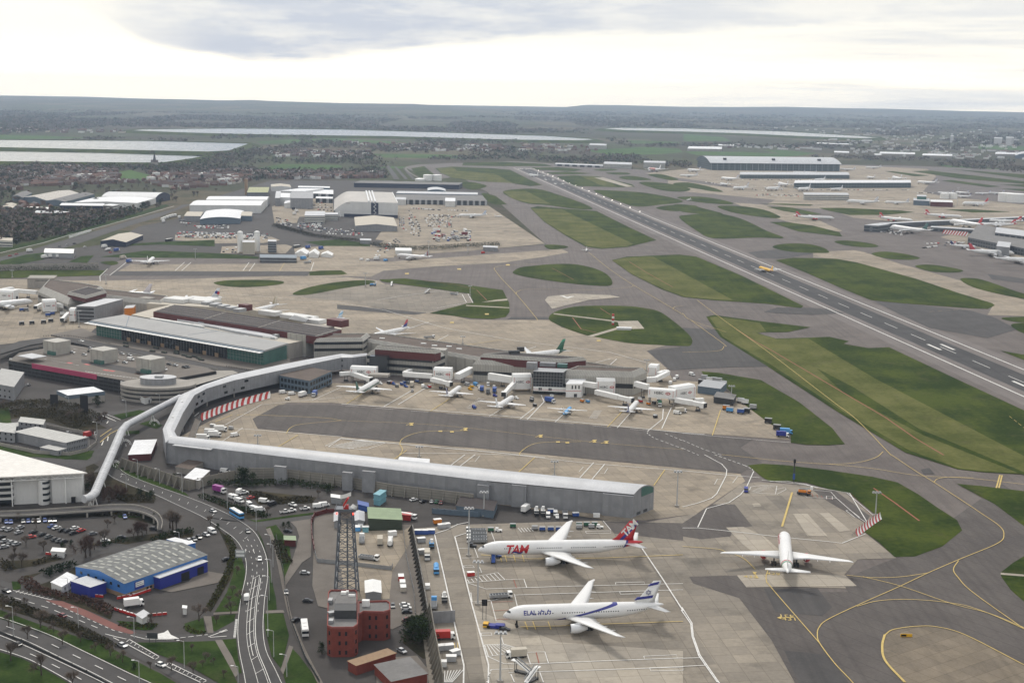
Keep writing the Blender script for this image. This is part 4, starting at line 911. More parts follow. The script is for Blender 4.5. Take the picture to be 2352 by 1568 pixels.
# ------------------------------------------------------------------ terminal hall, forecourt and decks
DK = 6.5
fore = thing('raised_forecourt', 'pale paved raised forecourt with dark road ramp in front of the green glass hall', 'forecourt', G('b1', 1200, 850))
part(fore, 'deck', M_PAVE, lambda mb: mb.prism([pxy(p) for p in GP('b1', "560,690 665,730 1815,940 1990,900 2010,960 1780,985 1480,945 1200,885 760,800 520,770 420,750 350,735", DK)], DK - 1.2, DK))
part(fore, 'ramp', M_ROAD, lambda mb: mb.prism([pxy(p) for p in GP('b1', "0,835 130,780 300,757 470,752 620,775 760,803 1200,888 1480,948 1740,985 1720,1005 1500,1000 1400,975 1150,930 700,840 560,800 480,785 330,785 200,808 0,868", DK)], DK - 1.0, DK + .05))
def fence_run(t, name, m, c, s, z, h, step, w=.15):
 def fn(mb):
  q = GP(c, s, z)
  for a, b in zip(q, q[1:]):
   L = (b - a).length
   for k in range(int(L / step) + 1):
    p = a.lerp(b, min(1, k * step / L)); mb.box((p.x, p.y, z), (w, w, h))
   mb.beam(a + Vector((0, 0, h * .9)), b + Vector((0, 0, h * .9)), .08)
 return part(t, name, m, fn)
fence_run(fore, 'bollards', M_DARK_M, 'b1', "300,748 470,745 620,768 760,797", DK, 1.0, 2.0, .3); fence_run(fore, 'bollards', M_DARK_M, 'b1', "1560,955 1700,978 1760,985", DK, 1.0, 1.6, .3)
part(fore, 'parapet', M_CONC, lambda mb: [mb.beam(a, b, .35, 1.0) for a, b in (lambda q: zip(q, q[1:]))(GP('b1', "640,820 900,868 1150,915 1400,962 1500,975", DK + .5))])
for i, (x, y) in enumerate(((865, 798), (868, 818), (1075, 832), (1050, 852), (1130, 862), (1215, 855), (1215, 868), (1340, 890), (1370, 902), (1385, 912), (1300, 893), (1270, 882))):
 p = G('b1', x, y, DK); b_ = thing('street_planter', 'low dark planter trough on the raised forecourt', 'planter', p, 0, 'planters on the forecourt')
 part(b_, 'trough', M_DARK_M, lambda mb: mb.box(p, (5.2, 1.7, .7), R(-36))); part(b_, 'hedge', M_GREENW, lambda mb: mb.box(p + Vector((0, 0, .7)), (4.8, 1.3, .5), R(-36)))
# hall: glass box under an oversailing roof
hf = ccw(foot3('b1', (665, 740), (1815, 945), (1975, 890), DK)); hh = 10.0
hall = thing('terminal_hall', 'low terminal hall with green glass ends and a broad oversailing grey roof', 'terminal', centre(hf) + Vector((0, 0, DK)))
part(hall, 'wall', M_GREENGLASS, lambda mb: mb.prism([pxy(p) for p in hf], 0, DK + hh))
i = nearside(hf); a_, u_, n_, L_ = side(hf, i); fr = i
part(hall, 'dark_glazing', M_GLASS, lambda mb: slab(mb, a_, u_, n_, L_ * .165, L_ * .80, DK + .05, DK + hh - .1, .25))
part(hall, 'mullions', M_STEEL, lambda mb: [slab(mb, a_, u_, n_, L_ * k / 60 - .05, L_ * k / 60 + .05, DK, DK + hh, .33 if 9 < k < 48 else .12) for k in range(1, 60)] + [slab(mb, a_, u_, n_, 0, L_ * .165, DK + z, DK + z + .1, .1) for z in (2.5, 5, 7.5)] + [slab(mb, a_, u_, n_, L_ * .80, L_, DK + z, DK + z + .1, .1) for z in (2.5, 5, 7.5)])
for s in (.20, .26, .33, .41, .5, .58, .66, .73): part(hall, 'doorway', M_TAN, lambda mb: slab(mb, a_, u_, n_, L_ * s, L_ * s + 4, DK, DK + 3, .34))
rf = GP('b1', "575,652 1790,860 1985,800 850,603", DK + hh + .5)
rb = [Vector((p.x, p.y, 0)) for p in rf]
part(hall, 'roof', M_HALLR, lambda mb: mb.prism([pxy(p) for p in [rb[0].lerp(rb[3], .16), rb[1].lerp(rb[2], .16), rb[2], rb[3]]], DK + hh + .1, DK + hh + 1.3, 0, 0, True))
part(hall, 'eaves_canopy', M_WHITE_P, lambda mb: [mb.prism([pxy(rb[0].lerp(rb[1], k / 40 + .002)), pxy(rb[0].lerp(rb[1], (k + 1) / 40 - .002)), pxy(rb[0].lerp(rb[1], (k + 1) / 40 - .002) + (rb[3] - rb[0]) * .10), pxy(rb[0].lerp(rb[1], k / 40 + .002) + (rb[3] - rb[0]) * .10)], DK + hh, DK + hh + .25, 0, 0, True) for k in range(40)])
part(hall, 'gutter', M_BLUEGREY, lambda mb: mb.prism([pxy(rb[0].lerp(rb[1], .002) + (rb[3] - rb[0]) * .10), pxy(rb[1] + (rb[2] - rb[1]) * .10), pxy(rb[1].lerp(rb[2], .16)), pxy(rb[0].lerp(rb[3], .16))], DK + hh + .1, DK + hh + .8, 0, 0, True))
part(hall, 'roof_seams', M_BLUEGREY, lambda mb: [mb.beam(Vector((*pxy(a), DK + hh + 1.36)), Vector((*pxy(b), DK + hh + 1.36)), .7, .1) for a, b in ((rb[3].lerp(rb[2], .04), rb[0].lerp(rb[1], .22) + (rb[3] - rb[0]) * .17), (rb[3].lerp(rb[2], .25), rb[3].lerp(rb[2], .75)), (rb[0].lerp(rb[1], .55) + (rb[3] - rb[0]) * .3, rb[3].lerp(rb[2], .6)))])
# block behind the hall: roof lights and plant, then the dark roof with red edges
mid_f = [hf[0] * 0 + p for p in GP('b1', "850,603 1985,800 2010,790 2200,750 1055,575 1000,590", 15)]
blk, bf = bld('terminal_core', 'broad terminal block with dark ribbed roof and red fascia behind the glass hall', 'terminal', GP('b1', "905,600 1985,800 2200,755 2351,705 1180,530 1050,560", 12), 12, M_CONC, M_BEIGE, oh=.1)
dr = GP('b1', "1055,578 2190,752 2351,702 1200,530", 17)
part(blk, 'upper_storey', M_REDFASC, lambda mb: mb.prism([pxy(p) for p in dr], 11, 17))
part(blk, 'dark_roof', M_DARKROOF, lambda mb: mb.prism([pxy(p) for p in grow(ccw(dr), -.5)], 16.8, 17.25))
D0, D1, D2, D3 = dr
part(blk, 'roof_walkways', M_CONC, lambda mb: [mb.beam(D0.lerp(D3, k) + Vector((0, 0, .35)), D1.lerp(D2, k) + Vector((0, 0, .35)), .5, .2) for k in (.2, .4, .58, .78)] + [mb.beam(D0.lerp(D1, k) + Vector((0, 0, .4)), D3.lerp(D2, k) + Vector((0, 0, .4)), .8, .2) for k in (.33, .66, .985)])
def boxes(t, name, m, c, lst, z):
 for (x, y, sx, sy, sz, rz) in lst:
  p = G(c, x, y, z); part(t, name, m, lambda mb: mb.box((p.x, p.y, z), (sx, sy, sz), R(rz)))
boxes(blk, 'rooflight', M_WHITE_P, 'b1', [(1080 + 70 * k, 638 + 11 * k, 13, 3.2, 1.6, -34) for k in range(5)] + [(1560 + 75 * k, 706 + 14 * k, 13, 3.2, 1.6, -34) for k in range(5)], 12.3)
boxes(blk, 'rooftop_plant', M_STEEL, 'b1', [(1190, 618, 9, 5, 3, -34), (1400, 665, 7, 5, 2.5, -34), (1690, 760, 5, 4, 2, -34), (1900, 755, 4, 4, 2.5, -34)], 12.3)
boxes(blk, 'rooftop_plant', M_STEEL, 'b1', [(1430 + 55 * k, 528 + 12 * k, 7, 9, 2.6, -34) for k in range(5)], 17.2)
part(blk, 'skylight_strip', M_LTROOF, lambda mb: mb.prism([pxy(p) for p in GP('b1', "1225,612 1500,660 1640,690 1900,745 1890,760 1620,715 1480,685 1220,635", 13.5)], 12.3, 14))
boxes(blk, 'stair_core', M_REDFASC, 'b1', [(1690, 565, 10, 7, 5, -34), (2325, 675, 16, 9, 5.5, -34)], 15)
boxes(blk, 'lift_shaft', M_PANEL, 'b1', [(2085, 870, 19, 14, 17, -34)], 0); boxes(blk, 'plant_room', M_CONC, 'b1', [(1015, 580, 13, 9, 13.5, -34), (2150, 790, 30, 20, 13.5, -30)], 0)
air = thing('terminal_block', 'pale terraced concrete pier head with plant decks behind the dark roof', 'terminal', G('b1', 1800, 560))
part(air, 'deck', M_BEIGE, lambda mb: mb.prism([pxy(p) for p in GP('b1', "1180,530 1720,560 2351,700 2351,655 2000,585 1700,545 1470,510 1060,500 1010,520", 11)], 0, 11))
boxes(air, 'link_block', M_WHITE_C, 'b1', [(1230, 508, 22, 16, 3.5, -25), (1380, 508, 32, 20, 3, -25), (1860, 598, 20, 9, 3.5, -34), (2060, 625, 34, 12, 3, -34), (2160, 650, 20, 10, 3, -34)], 11.2)
part(air, 'louvred_roof', M_STEEL, lambda mb: [mb.beam(G('b1', 1990 + 12 * k, 630 + 2 * k, 14.5), G('b1', 2030 + 10 * k, 600 + 3 * k, 14.5), .6, .5) for k in range(10)])
# ------------------------------------------------------------------ terminal piers with sloping concrete tops
def mansard(name, label, f, h1, h2, inset, group=None, roofm=None, z0=0, cat='terminal'):
 f = ccw(f); o = centre(f); t = thing(name, label, cat, o, 0, group); g2 = grow(f, -inset)
 part(t, 'wall', M_PANEL, lambda mb: mb.prism([pxy(p) for p in f], z0, h1))
 part(t, 'sloping_parapet', M_PANEL, lambda mb: mb.loft([[(p.x, p.y, h1 + .01) for p in f], [(p.x, p.y, h2) for p in g2], [(p.x, p.y, h2) for p in grow(f, -inset - .5)], [(p.x, p.y, h2 - .9) for p in grow(f, -inset - .5)]], 0, True, False))
 part(t, 'roof', roofm or M_BROWNROOF, lambda mb: mb.sheet([(p.x, p.y, h2 - .85) for p in grow(f, -inset - .4)]))
 return t, f
def bands(t, f, zs, sides=None, m=None):
 for i in (sides if sides is not None else range(len(f))):
  for z0, z1 in zs: band(t, f, i, z0, z1, m or M_GLASS, .01, .99)
# east pier: back spine, then four blocks along the stands
f = GP('b2', "130,762 1000,905 2050,1010 2085,975 1850,945 1000,825 300,728 135,730", 12.5)
t, f = mansard('pier_spine', 'long brown-roofed concrete spine of the terminal pier along the north stands', f, 10.5, 13, 1.8); bands(t, f, [(5.6, 8.2)], [2, 3, 4, 5, 6]); boxes(t, 'rooflight', M_WHITE_P, 'b2', [(280, 762, 4, 2, .6, -10), (565, 798, 4, 2, .6, -10), (640, 812, 4, 2, .6, -10), (740, 818, 4, 2, .6, -10), (810, 835, 4, 2, .6, -10)], 12.2)
f = foot3('t2', (450, 680), (1330, 710), (1490, 640)); t, f = mansard('pier_block', 'last concrete block of the pier, plain sloping top and brown roof', f, 12.6, 16.2, 2.2); bands(t, f, [(4.8, 8.0)], [nearside(f), (nearside(f) + 1) % 4, (nearside(f) - 1) % 4])
f = foot3('t1', (1610, 690), (2560, 735), (2680, 690)); t, f = mansard('pier_block', 'concrete pier block with red band under its raised dark roof, beside the glass box', f, 12.5, 15.6, 2.0); bands(t, f, [(4.8, 7.6)], [nearside(f), (nearside(f) - 1) % 4])
def upper(t, c, A, B, D, zt, z0):
 uf = ccw(foot3(c, A, B, D, zt)); g2 = grow(uf, -1.2)
 part(t, 'red_band', M_REDFASC, lambda mb: mb.prism([pxy(p) for p in grow(uf, -.4)], z0, zt - 2.4))
 part(t, 'upper_parapet', M_PANEL, lambda mb: mb.loft([[(p.x, p.y, zt - 2.5) for p in uf], [(p.x, p.y, zt) for p in g2], [(p.x, p.y, zt) for p in grow(uf, -1.7)], [(p.x, p.y, zt - .7) for p in grow(uf, -1.7)]], 0, True, False))
 part(t, 'upper_roof', M_DARKROOF, lambda mb: mb.sheet([(p.x, p.y, zt - .65) for p in grow(uf, -1.5)]))
upper(t, 't1', (1690, 350), (2700, 420), (3020, 390), 19.8, 12)
boxes(t, 'rooftop_plant', M_DARK_M, 't1', [(2120, 345, 8, 3, 2, 10), (2200, 320, 5, 3, 3, 10)], 19.3)
f = foot3('t1', (305, 590), (1125, 650), (1270, 590)); t, f = mansard('pier_block', 'three-storey concrete pier block with dark window bands and red-banded roof', f, 13.4, 16.4, 2.2); i = nearside(f); bands(t, f, [(1.6, 3.9), (6.2, 8.4), (11.0, 13.3)], [i, (i + 1) % 4, (i - 1) % 4])
upper(t, 't1', (400, 255), (1150, 310), (1230, 290), 21, 13); boxes(t, 'stair_tower', M_PANEL, 't1', [(1190, 560, 12, 9, 16.5, -10)], 0); boxes(t, 'glazed_tower', M_GLASS, 't1', [(465, 625, 13, 7, 15, -10)], 0); boxes(t, 'tower_cap', M_CONC, 't1', [(465, 625, 13.2, 7.2, 1.6, -10)], 15)
f = foot3('b2', (-190, 905), (150, 900), (200, 860)); t, f = mansard('pier_block', 'stepped concrete pier block beside the round lift shaft', f, 13.4, 16.2, 2.0); i = nearside(f); bands(t, f, [(6.2, 8.4), (11.2, 13.3)], [i, (i + 1) % 4, (i - 1) % 4])
# glass box and the white building below it
gb, gf = bld('glass_box', 'black glass cube with square grid standing on white building among the jet bridges', 'terminal', foot3('t2', (95, 690), (460, 705), (525, 660)), 15.6, M_GLASS, M_STEEL, z0=0)
i = nearside(gf); a_, u_, n_, L_ = side(gf, i)
part(gb, 'glazing_grid', M_STEEL, lambda mb: [slab(mb, a_, u_, n_, L_ * k / 10 - .08, L_ * k / 10 + .08, 5, 15.6, .1) for k in range(11)] + [slab(mb, a_, u_, n_, 0, L_, 5 + 2.1 * k, 5.15 + 2.1 * k, .1) for k in range(6)])
part(gb, 'white_base', M_WHITE_P, lambda mb: slab(mb, a_, u_, n_, .5, L_ + 5, 2.6, 5.4, 2.0)); part(gb, 'red_stripe', M_RED, lambda mb: slab(mb, a_, u_, n_, .5, L_ + 5, 3.6, 3.8, 2.05))
for s in (4.2, 5.4, 11, 12.2): part(gb, 'window', M_GLASS, lambda mb: slab(mb, a_, u_, n_, s, s + .9, 3.2, 5.0, 2.1))
boxes(gb, 'plant_room', M_GREYCLAD, 't2', [(85, 380, 7, 5, 4.5, -10), (280, 350, 11, 4, 2.6, -10)], 15.9); boxes(gb, 'rooflight', M_GREENGLASS, 't2', [(460, 365, 7, 4, 2.6, -10)], 15.9)
wb, wf = bld('gate_building', 'low white gate building with red stripe and square windows beside the glass cube', 'building', foot3('t2', (500, 735), (690, 735), (740, 690)), 9.4, M_WHITE_P, M_WROOF, 'mono', 1.0)
i = nearside(wf); windows(wb, wf, i, 6, 8.4, 3, M_GLASS, .3, .95, .4); windows(wb, wf, i, .3, 2.6, 1, M_DARK_M, .5, .75, .8, 'doorway'); band(wb, wf, i, 4.4, 4.65, M_RED, 0, 1, 'red_stripe')
# jet bridges: a tall bay with lettering, and tunnels on struts
def tunnel(t, c, s, w, h, cab=True, m=None, name='tunnel'):
 q = s
 for k, (a, b) in enumerate(zip(q, q[1:])):
  part(t, name, m or M_WHITE_P, lambda mb: mb.beam(a, b, w * (.88 if k % 2 else 1), h * (.88 if k % 2 else 1)))
 p = (q[-1] * .6 + q[-2] * .4)
 part(t, 'strut', M_DARK_M, lambda mb: (mb.beam((p.x - .9, p.y, .3), (p.x - .9, p.y, p.z), .35), mb.beam((p.x + .9, p.y, .3), (p.x + .9, p.y, p.z), .35), mb.box((p.x, p.y, .25), (3.2, 1.6, 1.0))))
 if cab:
  d = (q[-1] - q[-2]).normalized(); e = q[-1]
  part(t, 'cab', M_WHITE_P, lambda mb: mb.beam(e - d * .4, e + d * 2.6, w * 1.3, h * 1.15)); part(t, 'cab_opening', M_BLACK, lambda mb: mb.beam(e + d * 2.62, e + d * 3.1, w * 1.1, h * .95))
def bow(t, org, u, v, s):
 """red hexagon mark: four triangles and a white middle"""
 u = Vector(u); v = Vector(v); n = u.cross(v).normalized(); o_ = Vector(org) + n * .09
 q = lambda x, y: o_ + u * x * s + v * y * s
 part(t, 'logo', M_RED, lambda mb: (mb.face([q(-1, 0), q(-.5, -.5), q(-.5, .5)]), mb.face([q(1, 0), q(.5, .5), q(.5, -.5)]), mb.face([q(-.5, .5), q(0, 0), q(.5, .5)]), mb.face([q(-.5, -.5), q(.5, -.5), q(0, 0)])))
def jet_bay(label, c, A, B, depth, z0, z1, tunnels, sgn=True, bevel=1.6, ts=2.3):
 a, b = G(c, *A), G(c, *B); u = (b - a).normalized(); back = Vector((-u.y, u.x, 0)); back = back if back.y > 0 else -back
 f = [a, b, b + back * depth, a + back * depth]; o = centre(f); L = (b - a).length
 t = thing('jet_bridge', label, 'jet bridge', o, 0, 'jet bridges along the terminal piers')
 V = lambda p, z: (p.x, p.y, z)
 part(t, 'bay', M_WHITE_P, lambda mb: mb.loft([[V(a, z0), V(a, z1 - bevel), V(a + back * bevel * .9, z1), V(a + back * depth, z1), V(a + back * depth, z0)], [V(b, z0), V(b, z1 - bevel), V(b + back * bevel * .9, z1), V(b + back * depth, z1), V(b + back * depth, z0)]]))
 if z0 > .6: part(t, 'columns', M_CONC, lambda mb: [mb.box((*pxy(p), 0), (.8, .8, z0)) for p in grow(f, -.8)])
 fc = a.lerp(b, .5)
 if sgn:
  zc = (z0 + z1 - bevel) / 2 + .8
  text('HSBC', ts, M_TEXT, fc - u * ts * .7 + Vector((0, 0, zc)), u, (0, 0, 1), t, bold=.03); bow(t, fc + u * ts * 1.75 + Vector((0, 0, zc)), u, Vector((0, 0, 1)), ts * .72)
 part(t, 'red_trim', M_RED, lambda mb: (slab(mb, a, u, -back, L * .06, L * .06 + .2, z0 + (z1 - z0) * .35, z1 - bevel, .06), slab(mb, a, u, -back, L * .94 - .2, L * .94, z0 + (z1 - z0) * .15, z1 - bevel, .06)))
 for q in tunnels: tunnel(t, None, [G(c, x, y, z) for x, y, z in q[0]], q[1], q[2], q[3])
 return t
jet_bay('white jet bridge bay above the jet with red and green fin', 't1', (105, 690), (425, 705), 6, 4, 10.6, [([(125, 592, 5.5), (265, 640, 5.2), (330, 660, 4.8)], 2.8, 2.8, True), ([(-20, 600, 5.5), (105, 590, 5.5)], 2.6, 2.6, False)])
jet_bay('tall white jet bridge bay with long tunnels to both sides, below the brown spine', 't1', (1125, 735), (1345, 745), 7, 4, 12, [([(760, 600, 6), (1115, 625, 6)], 3.0, 3.2, False), ([(1595, 545, 7.5), (1420, 632, 6)], 4.2, 4.0, False), ([(1105, 665, 5.5), (1235, 695, 5.2), (1310, 715, 4.8)], 2.8, 2.8, True), ([(850, 560, 6), (770, 595, 6)], 2.8, 2.8, False)])
jet_bay('white jet bridge bay tight against the left of the glass cube', 'b2', (1180, 1130), (1308, 1128), 7, 2, 12, [([(1015, 1020, 6.5), (1175, 1045, 6)], 3.6, 4.6, False), ([(1190, 1070, 5.5), (1150, 1110, 5.2), (1122, 1140, 4.8)], 2.8, 2.8, True)])
jet_bay('white jet bridge bay right of the low gate building', 't2', (880, 715), (1105, 715), 7, .3, 11.8, [([(500, 530, 8.5), (880, 590, 8)], 3.6, 3.4, False), ([(870, 665, 5.2), (1150, 730, 5), (1280, 760, 4.6)], 3.0, 3.0, True)])
jet_bay('wide white jet bridge bay on slim columns between its two taller neighbours', 't2', (1505, 825), (1835, 850), 6, 5.2, 11, [([(1355, 565, 9), (1510, 605, 8.6)], 3.4, 3.4, False)], bevel=.6, ts=2.5)
jet_bay('last white jet bridge bay at the tip of the pier', 't2', (1840, 830), (2090, 790), 7, 2.5, 12, [([(1850, 765, 5), (2060, 800, 5), (2170, 825, 4.8)], 3.0, 3.0, True), ([(2090, 770, 5), (2190, 765, 5)], 2.6, 2.6, False)])
jet_bay('white folded jet bridge behind the tip of the pier', 't2', (1505, 520), (1610, 530), 8, 3, 11, [([(1460, 520, 6), (1600, 510, 6), (1760, 430, 6), (1700, 425, 6), (1640, 455, 6)], 3.2, 3.4, False)], sgn=False)
jet_bay('white jet bridge bay at the left edge of the west stands', 'b1', (-10, 515), (95, 520), 9, 2, 12, [([(100, 432, 6), (255, 445, 6)], 3.4, 3.4, False), ([(60, 458, 5), (105, 478, 4.8)], 2.8, 2.8, True)], ts=2.0)
jet_bay('white jet bridge bay in front of the sloping concrete west pier', 'b1', (300, 590), (392, 585), 9, 1.5, 12, [([(395, 530, 6), (480, 545, 6)], 3.6, 3.6, False), ([(290, 525, 5), (250, 545, 4.8)], 2.8, 2.8, True)], ts=1.8)
jet_bay('white jet bridge bay against the open grey car deck', 'b1', (478, 655), (520, 655), 9, 1.5, 12.5, [([(470, 590, 5), (430, 630, 4.8)], 2.8, 2.8, True)], ts=1.3)
# west pier
f = foot3('b1', (600, 545), (1120, 605), (1180, 560)); t, f = mansard('pier_spine', 'brown-roofed sloping concrete wing of the west pier beside the hall', f, 9, 13, 3.2)
f = GP('b1', "255,470 420,545 610,560 720,470 690,420 560,395 310,395 258,420"); f = [G('b1', x, y, 4) for x, y in P("262,480 470,570 610,545 735,475 600,450 320,415")]
t, f = mansard('pier_block', 'angled concrete head of the west pier with long sloping sides', f, 9.5, 14.5, 4.5); bands(t, f, [(4, 7)], [0]); upper(t, 'b1', (462, 440), (590, 470), (735, 430), 19, 13)
pk, pf = bld('car_deck', 'open-sided grey steel car deck with pale roof left of the hall', 'car park', foot3('b1', (530, 650), (655, 655), (850, 600)), 14.2, M_GREYCLAD, M_LTROOF); i = nearside(pf)
for k in range(4): band(pk, pf, i, 1.5 + 3.2 * k, 3.4 + 3.2 * k, M_DARK_M, .05, .95, 'opening')
for k in range(4): band(pk, pf, (i + 3) % 4, 1.5 + 3.2 * k, 3.4 + 3.2 * k, M_DARK_M, .05, .95, 'opening')
ob, _f = bld('orange_store', 'small orange boxy store beside the grey car deck', 'building', foot3('b1', (858, 625), (920, 620), (935, 600)), 9, M_ORANGE, M_STEEL)
cb, cf = bld('fire_station', 'plain grey concrete block with small square windows on the apron edge', 'building', foot3('b1', (190, 415), (375, 415), (395, 395)), 10, M_CONC, M_CONC); windows(cb, cf, nearside(cf), 7, 8.4, 14, M_GLASS, .3, .98, .45)
# ------------------------------------------------------------------ multi-storey car park
CZ = 9.0
msf = GP('b1', "60,912 920,1062 1185,1050 1240,1030 1490,985 1430,962 640,828 470,800 130,858", CZ)
ms = thing('car_park', 'multi-storey car park with black louvred front and a pink banner along its top', 'car park', G('b1', 800, 1000))
part(ms, 'wall', M_BLACK, lambda mb: mb.prism([pxy(p) for p in msf], 0, CZ - .2)); part(ms, 'top_deck', M_PAVE, lambda mb: mb.prism([pxy(p) for p in grow(ccw(msf), -.5)], CZ - .3, CZ))
mf = ccw(msf); i = max(range(len(mf)), key=lambda k: side(mf, k)[3] * (side(mf, k)[2].y < -.2)); a_, u_, n_, L_ = side(mf, i); fwd = u_.x > 0
for z in (1.2, 3.8, 6.4): part(ms, 'louvre_band', M_DARK_M, lambda mb: slab(mb, a_, u_, n_, 0, L_, z, z + 1.1, .3))
part(ms, 'wall_piers', M_DARK_M, lambda mb: [slab(mb, a_, u_, n_, L_ * k / 26, L_ * k / 26 + .5, 0, CZ, .35) for k in range(27)])
s0, s1 = (.2, .72) if fwd else (.28, .8)
part(ms, 'banner', M_PINK, lambda mb: slab(mb, a_, u_, n_, L_ * s0, L_ * s1, CZ - 2.6, CZ + .9, .5))
boxes(ms, 'stair_core', M_PANEL, 'b1', [(395, 865, 15, 13, 10, -35), (717, 925, 15, 13, 10, -35), (1040, 988, 15, 13, 10, -35)], CZ - .5)
boxes(ms, 'lobby', M_GREENGLASS, 'b1', [(360, 873, 8, 3, 2.6, -35), (682, 935, 8, 3, 2.6, -35), (1005, 1000, 8, 3, 2.6, -35)], CZ)
boxes(ms, 'entrance_canopy', M_LTROOF, 'b1', [(220, 885, 17, 12, .5, -35)], CZ + 3); boxes(ms, 'canopy_post', M_STEEL, 'b1', [(190, 895, .4, .4, 3.2, 0), (250, 895, .4, .4, 3.2, 0)], CZ)
boxes(ms, 'parapet_sign', M_WHITE_P, 'b1', [(843, 1075, 3.5, .4, 1.8, -35), (75, 915, 3, .4, 1.8, -35)], CZ - 1.5)
part(ms, 'ramp_road', M_ROAD, lambda mb: mb.prism([pxy(p) for p in GP('b1', "560,905 740,935 1060,985 1180,1020 1060,1030 700,960 560,925", CZ)], CZ - .1, CZ + .06))
part(ms, 'bay_markings', M_WHITE, lambda mb: [mb.box((*pxy(p), CZ), (4.6, .25, .08), R(-35)) for p in [G('b1', 520 + 17 * k, 835 + 3.2 * k, CZ) for k in range(26)] + [G('b1', 600 + 22 * k, 990 + 3 * k, CZ) for k in range(18)] + [G('b1', 320 + 16 * k, 905 + 3 * k, CZ) for k in range(14)]])
part(ms, 'red_bays', M_RED, lambda mb: [mb.box((*pxy(p), CZ), (5, 2.4, .06), R(-35)) for p in [G('b1', x, y, CZ) for x, y in ((480, 930), (770, 985), (600, 940), (950, 1005), (730, 980))]])
rp = thing('spiral_ramp', 'curved concrete spiral ramp with stacked bands at the corner of the car park', 'ramp', G('b1', 1110, 1150))
rc0 = G('b1', 1090, 1078, CZ); rc0.z = 0
def ringwall(mb, r, z0, z1, n=28, sx=1.25): mb.prism([(rc0.x + r * sx * math.cos(2 * math.pi * k / n), rc0.y + r * .8 * math.sin(2 * math.pi * k / n)) for k in range(n)], z0, z1)
for z in (0, 2.9, 5.8, 8.4): part(rp, 'ramp_band', M_CONC, lambda mb: ringwall(mb, 20, z, z + 1.5))
part(rp, 'core', M_DARK_M, lambda mb: ringwall(mb, 18.8, .5, 8.5)); part(rp, 'turret', M_GREYCLAD, lambda mb: ringwall(mb, 9.5, 9.5, 14)); part(rp, 'turret_roof', M_LTROOF, lambda mb: ringwall(mb, 9.7, 14, 14.3)); boxes(rp, 'plant_box', M_STEEL, 'b1', [(1095, 1030, 5, 4, 1.4, 0)], 14.3)
rt_, rtf = bld('ramp_building', 'low dark concrete ramp building with pale parapet behind the spiral ramp', 'building', GP('b1', "1190,1075 1245,1040 1490,985 1600,985 1640,1000 1260,1110", 6.5), 6.5, M_BLACK, M_CONC)
# low grey buildings round the car park
t, f = bld('substation', 'low grey building with slate parapet and white roof below the car park', 'building', foot3('b1', (395, 1190), (470, 1225), (722, 1195)), 6.5, M_CONC, M_WROOF)
for i in range(4): band(t, f, i, 4.4, 6.9, M_BLUEGREY, 0, 1, 'parapet', .25)
t, f = bld('switch_house', 'small whitewashed block with brown flat roof at the ramp foot', 'building', foot3('b1', (932, 1185), (1000, 1215), (1078, 1195)), 4, M_WHITE_C, M_BROWNROOF); windows(t, f, nearside(f), .2, 2.4, 2, M_DARK_M, .2, .8, .35, 'door')
t, f = bld('cabin_block', 'stacked grey portable cabins with ribbed roof at the left edge', 'cabin', foot3('b1', (-60, 1160), (100, 1190), (170, 1085), 0), 9, M_GREYCLAD, ribbed('cabin_roof', (.34, .34, .33), 2.6, .3, axis='y')); windows(t, f, nearside(f), 1.2, 2.4, 4, M_GLASS, .1, .9, .3); windows(t, f, nearside(f), 5.2, 6.4, 4, M_GLASS, .1, .9, .3)
CABR = ribbed('grey_cabin_roof', (.40, .40, .38), 3.0, .3)
def cabin(label, A, B, D, h, nw, c='b1', grp='grey portable cabins beside the roundabout'):
 t, f = bld('portable_cabin', label, 'cabin', foot3(c, A, B, D), h, M_GREYCLAD, CABR, group=grp)
 i = nearside(f); windows(t, f, i, 1.1, 2.3, nw, M_GLASS, .04, .96, .3)
 if h > 4.5: windows(t, f, i, 4.2, 5.4, nw, M_GLASS, .04, .96, .3)
cabin('long grey portable cabin with ribbed roof and a row of windows', (100, 1470), (455, 1548), (605, 1510), 5.6, 12); cabin('low pale cabin in front of the long grey one', (278, 1548), (400, 1572), (460, 1555), 3, 3)
cabin('two-storey grey cabin near the scrub bank', (130, 1400), (300, 1420), (315, 1385), 5.6, 5); cabin('grey cabin cut by the left picture edge', (-60, 1460), (105, 1480), (115, 1420), 5.6, 4); cabin('grey cabin row at the top of the compound', (-40, 1390), (180, 1370), (300, 1385), 3, 4)
t, f = bld('glazed_office', 'dark glazed two-storey office with brown roof beside the red and white blast fence', 'office', foot3('b1', (1925, 1105), (2130, 1145), (2285, 1075)), 9, M_BLUEGREY, M_BROWNROOF)
for i in (nearside(f), (nearside(f) + 1) % 4, (nearside(f) - 1) % 4): windows(t, f, i, 1.4, 3.6, 8, M_GLASS, .03, .97, .7); windows(t, f, i, 5.4, 7.8, 8, M_GLASS, .03, .97, .7)
t, f = bld('red_shed', 'small red-walled shed with a white roof beside the grey pier corner', 'shed', foot3('b1', (885, 1568 + 40), (1040, 1600), (1080, 1500), 0), 3.6, M_REDFASC, M_WROOF)
t, f = bld('grey_shed', 'low shed with white flat roof against the concrete retaining wall', 'shed', foot3('c1', (1270, 215), (1370, 235), (1445, 165)), 4.5, M_CONC, M_WROOF)
t, f = bld('roofless_tank_house', 'low square concrete tank house with sunken brown roof beside the pier', 'building', foot3('c1', (1210, 120), (1310, 140), (1400, 90), 0), 3.2, M_CONC, M_BROWNROOF)
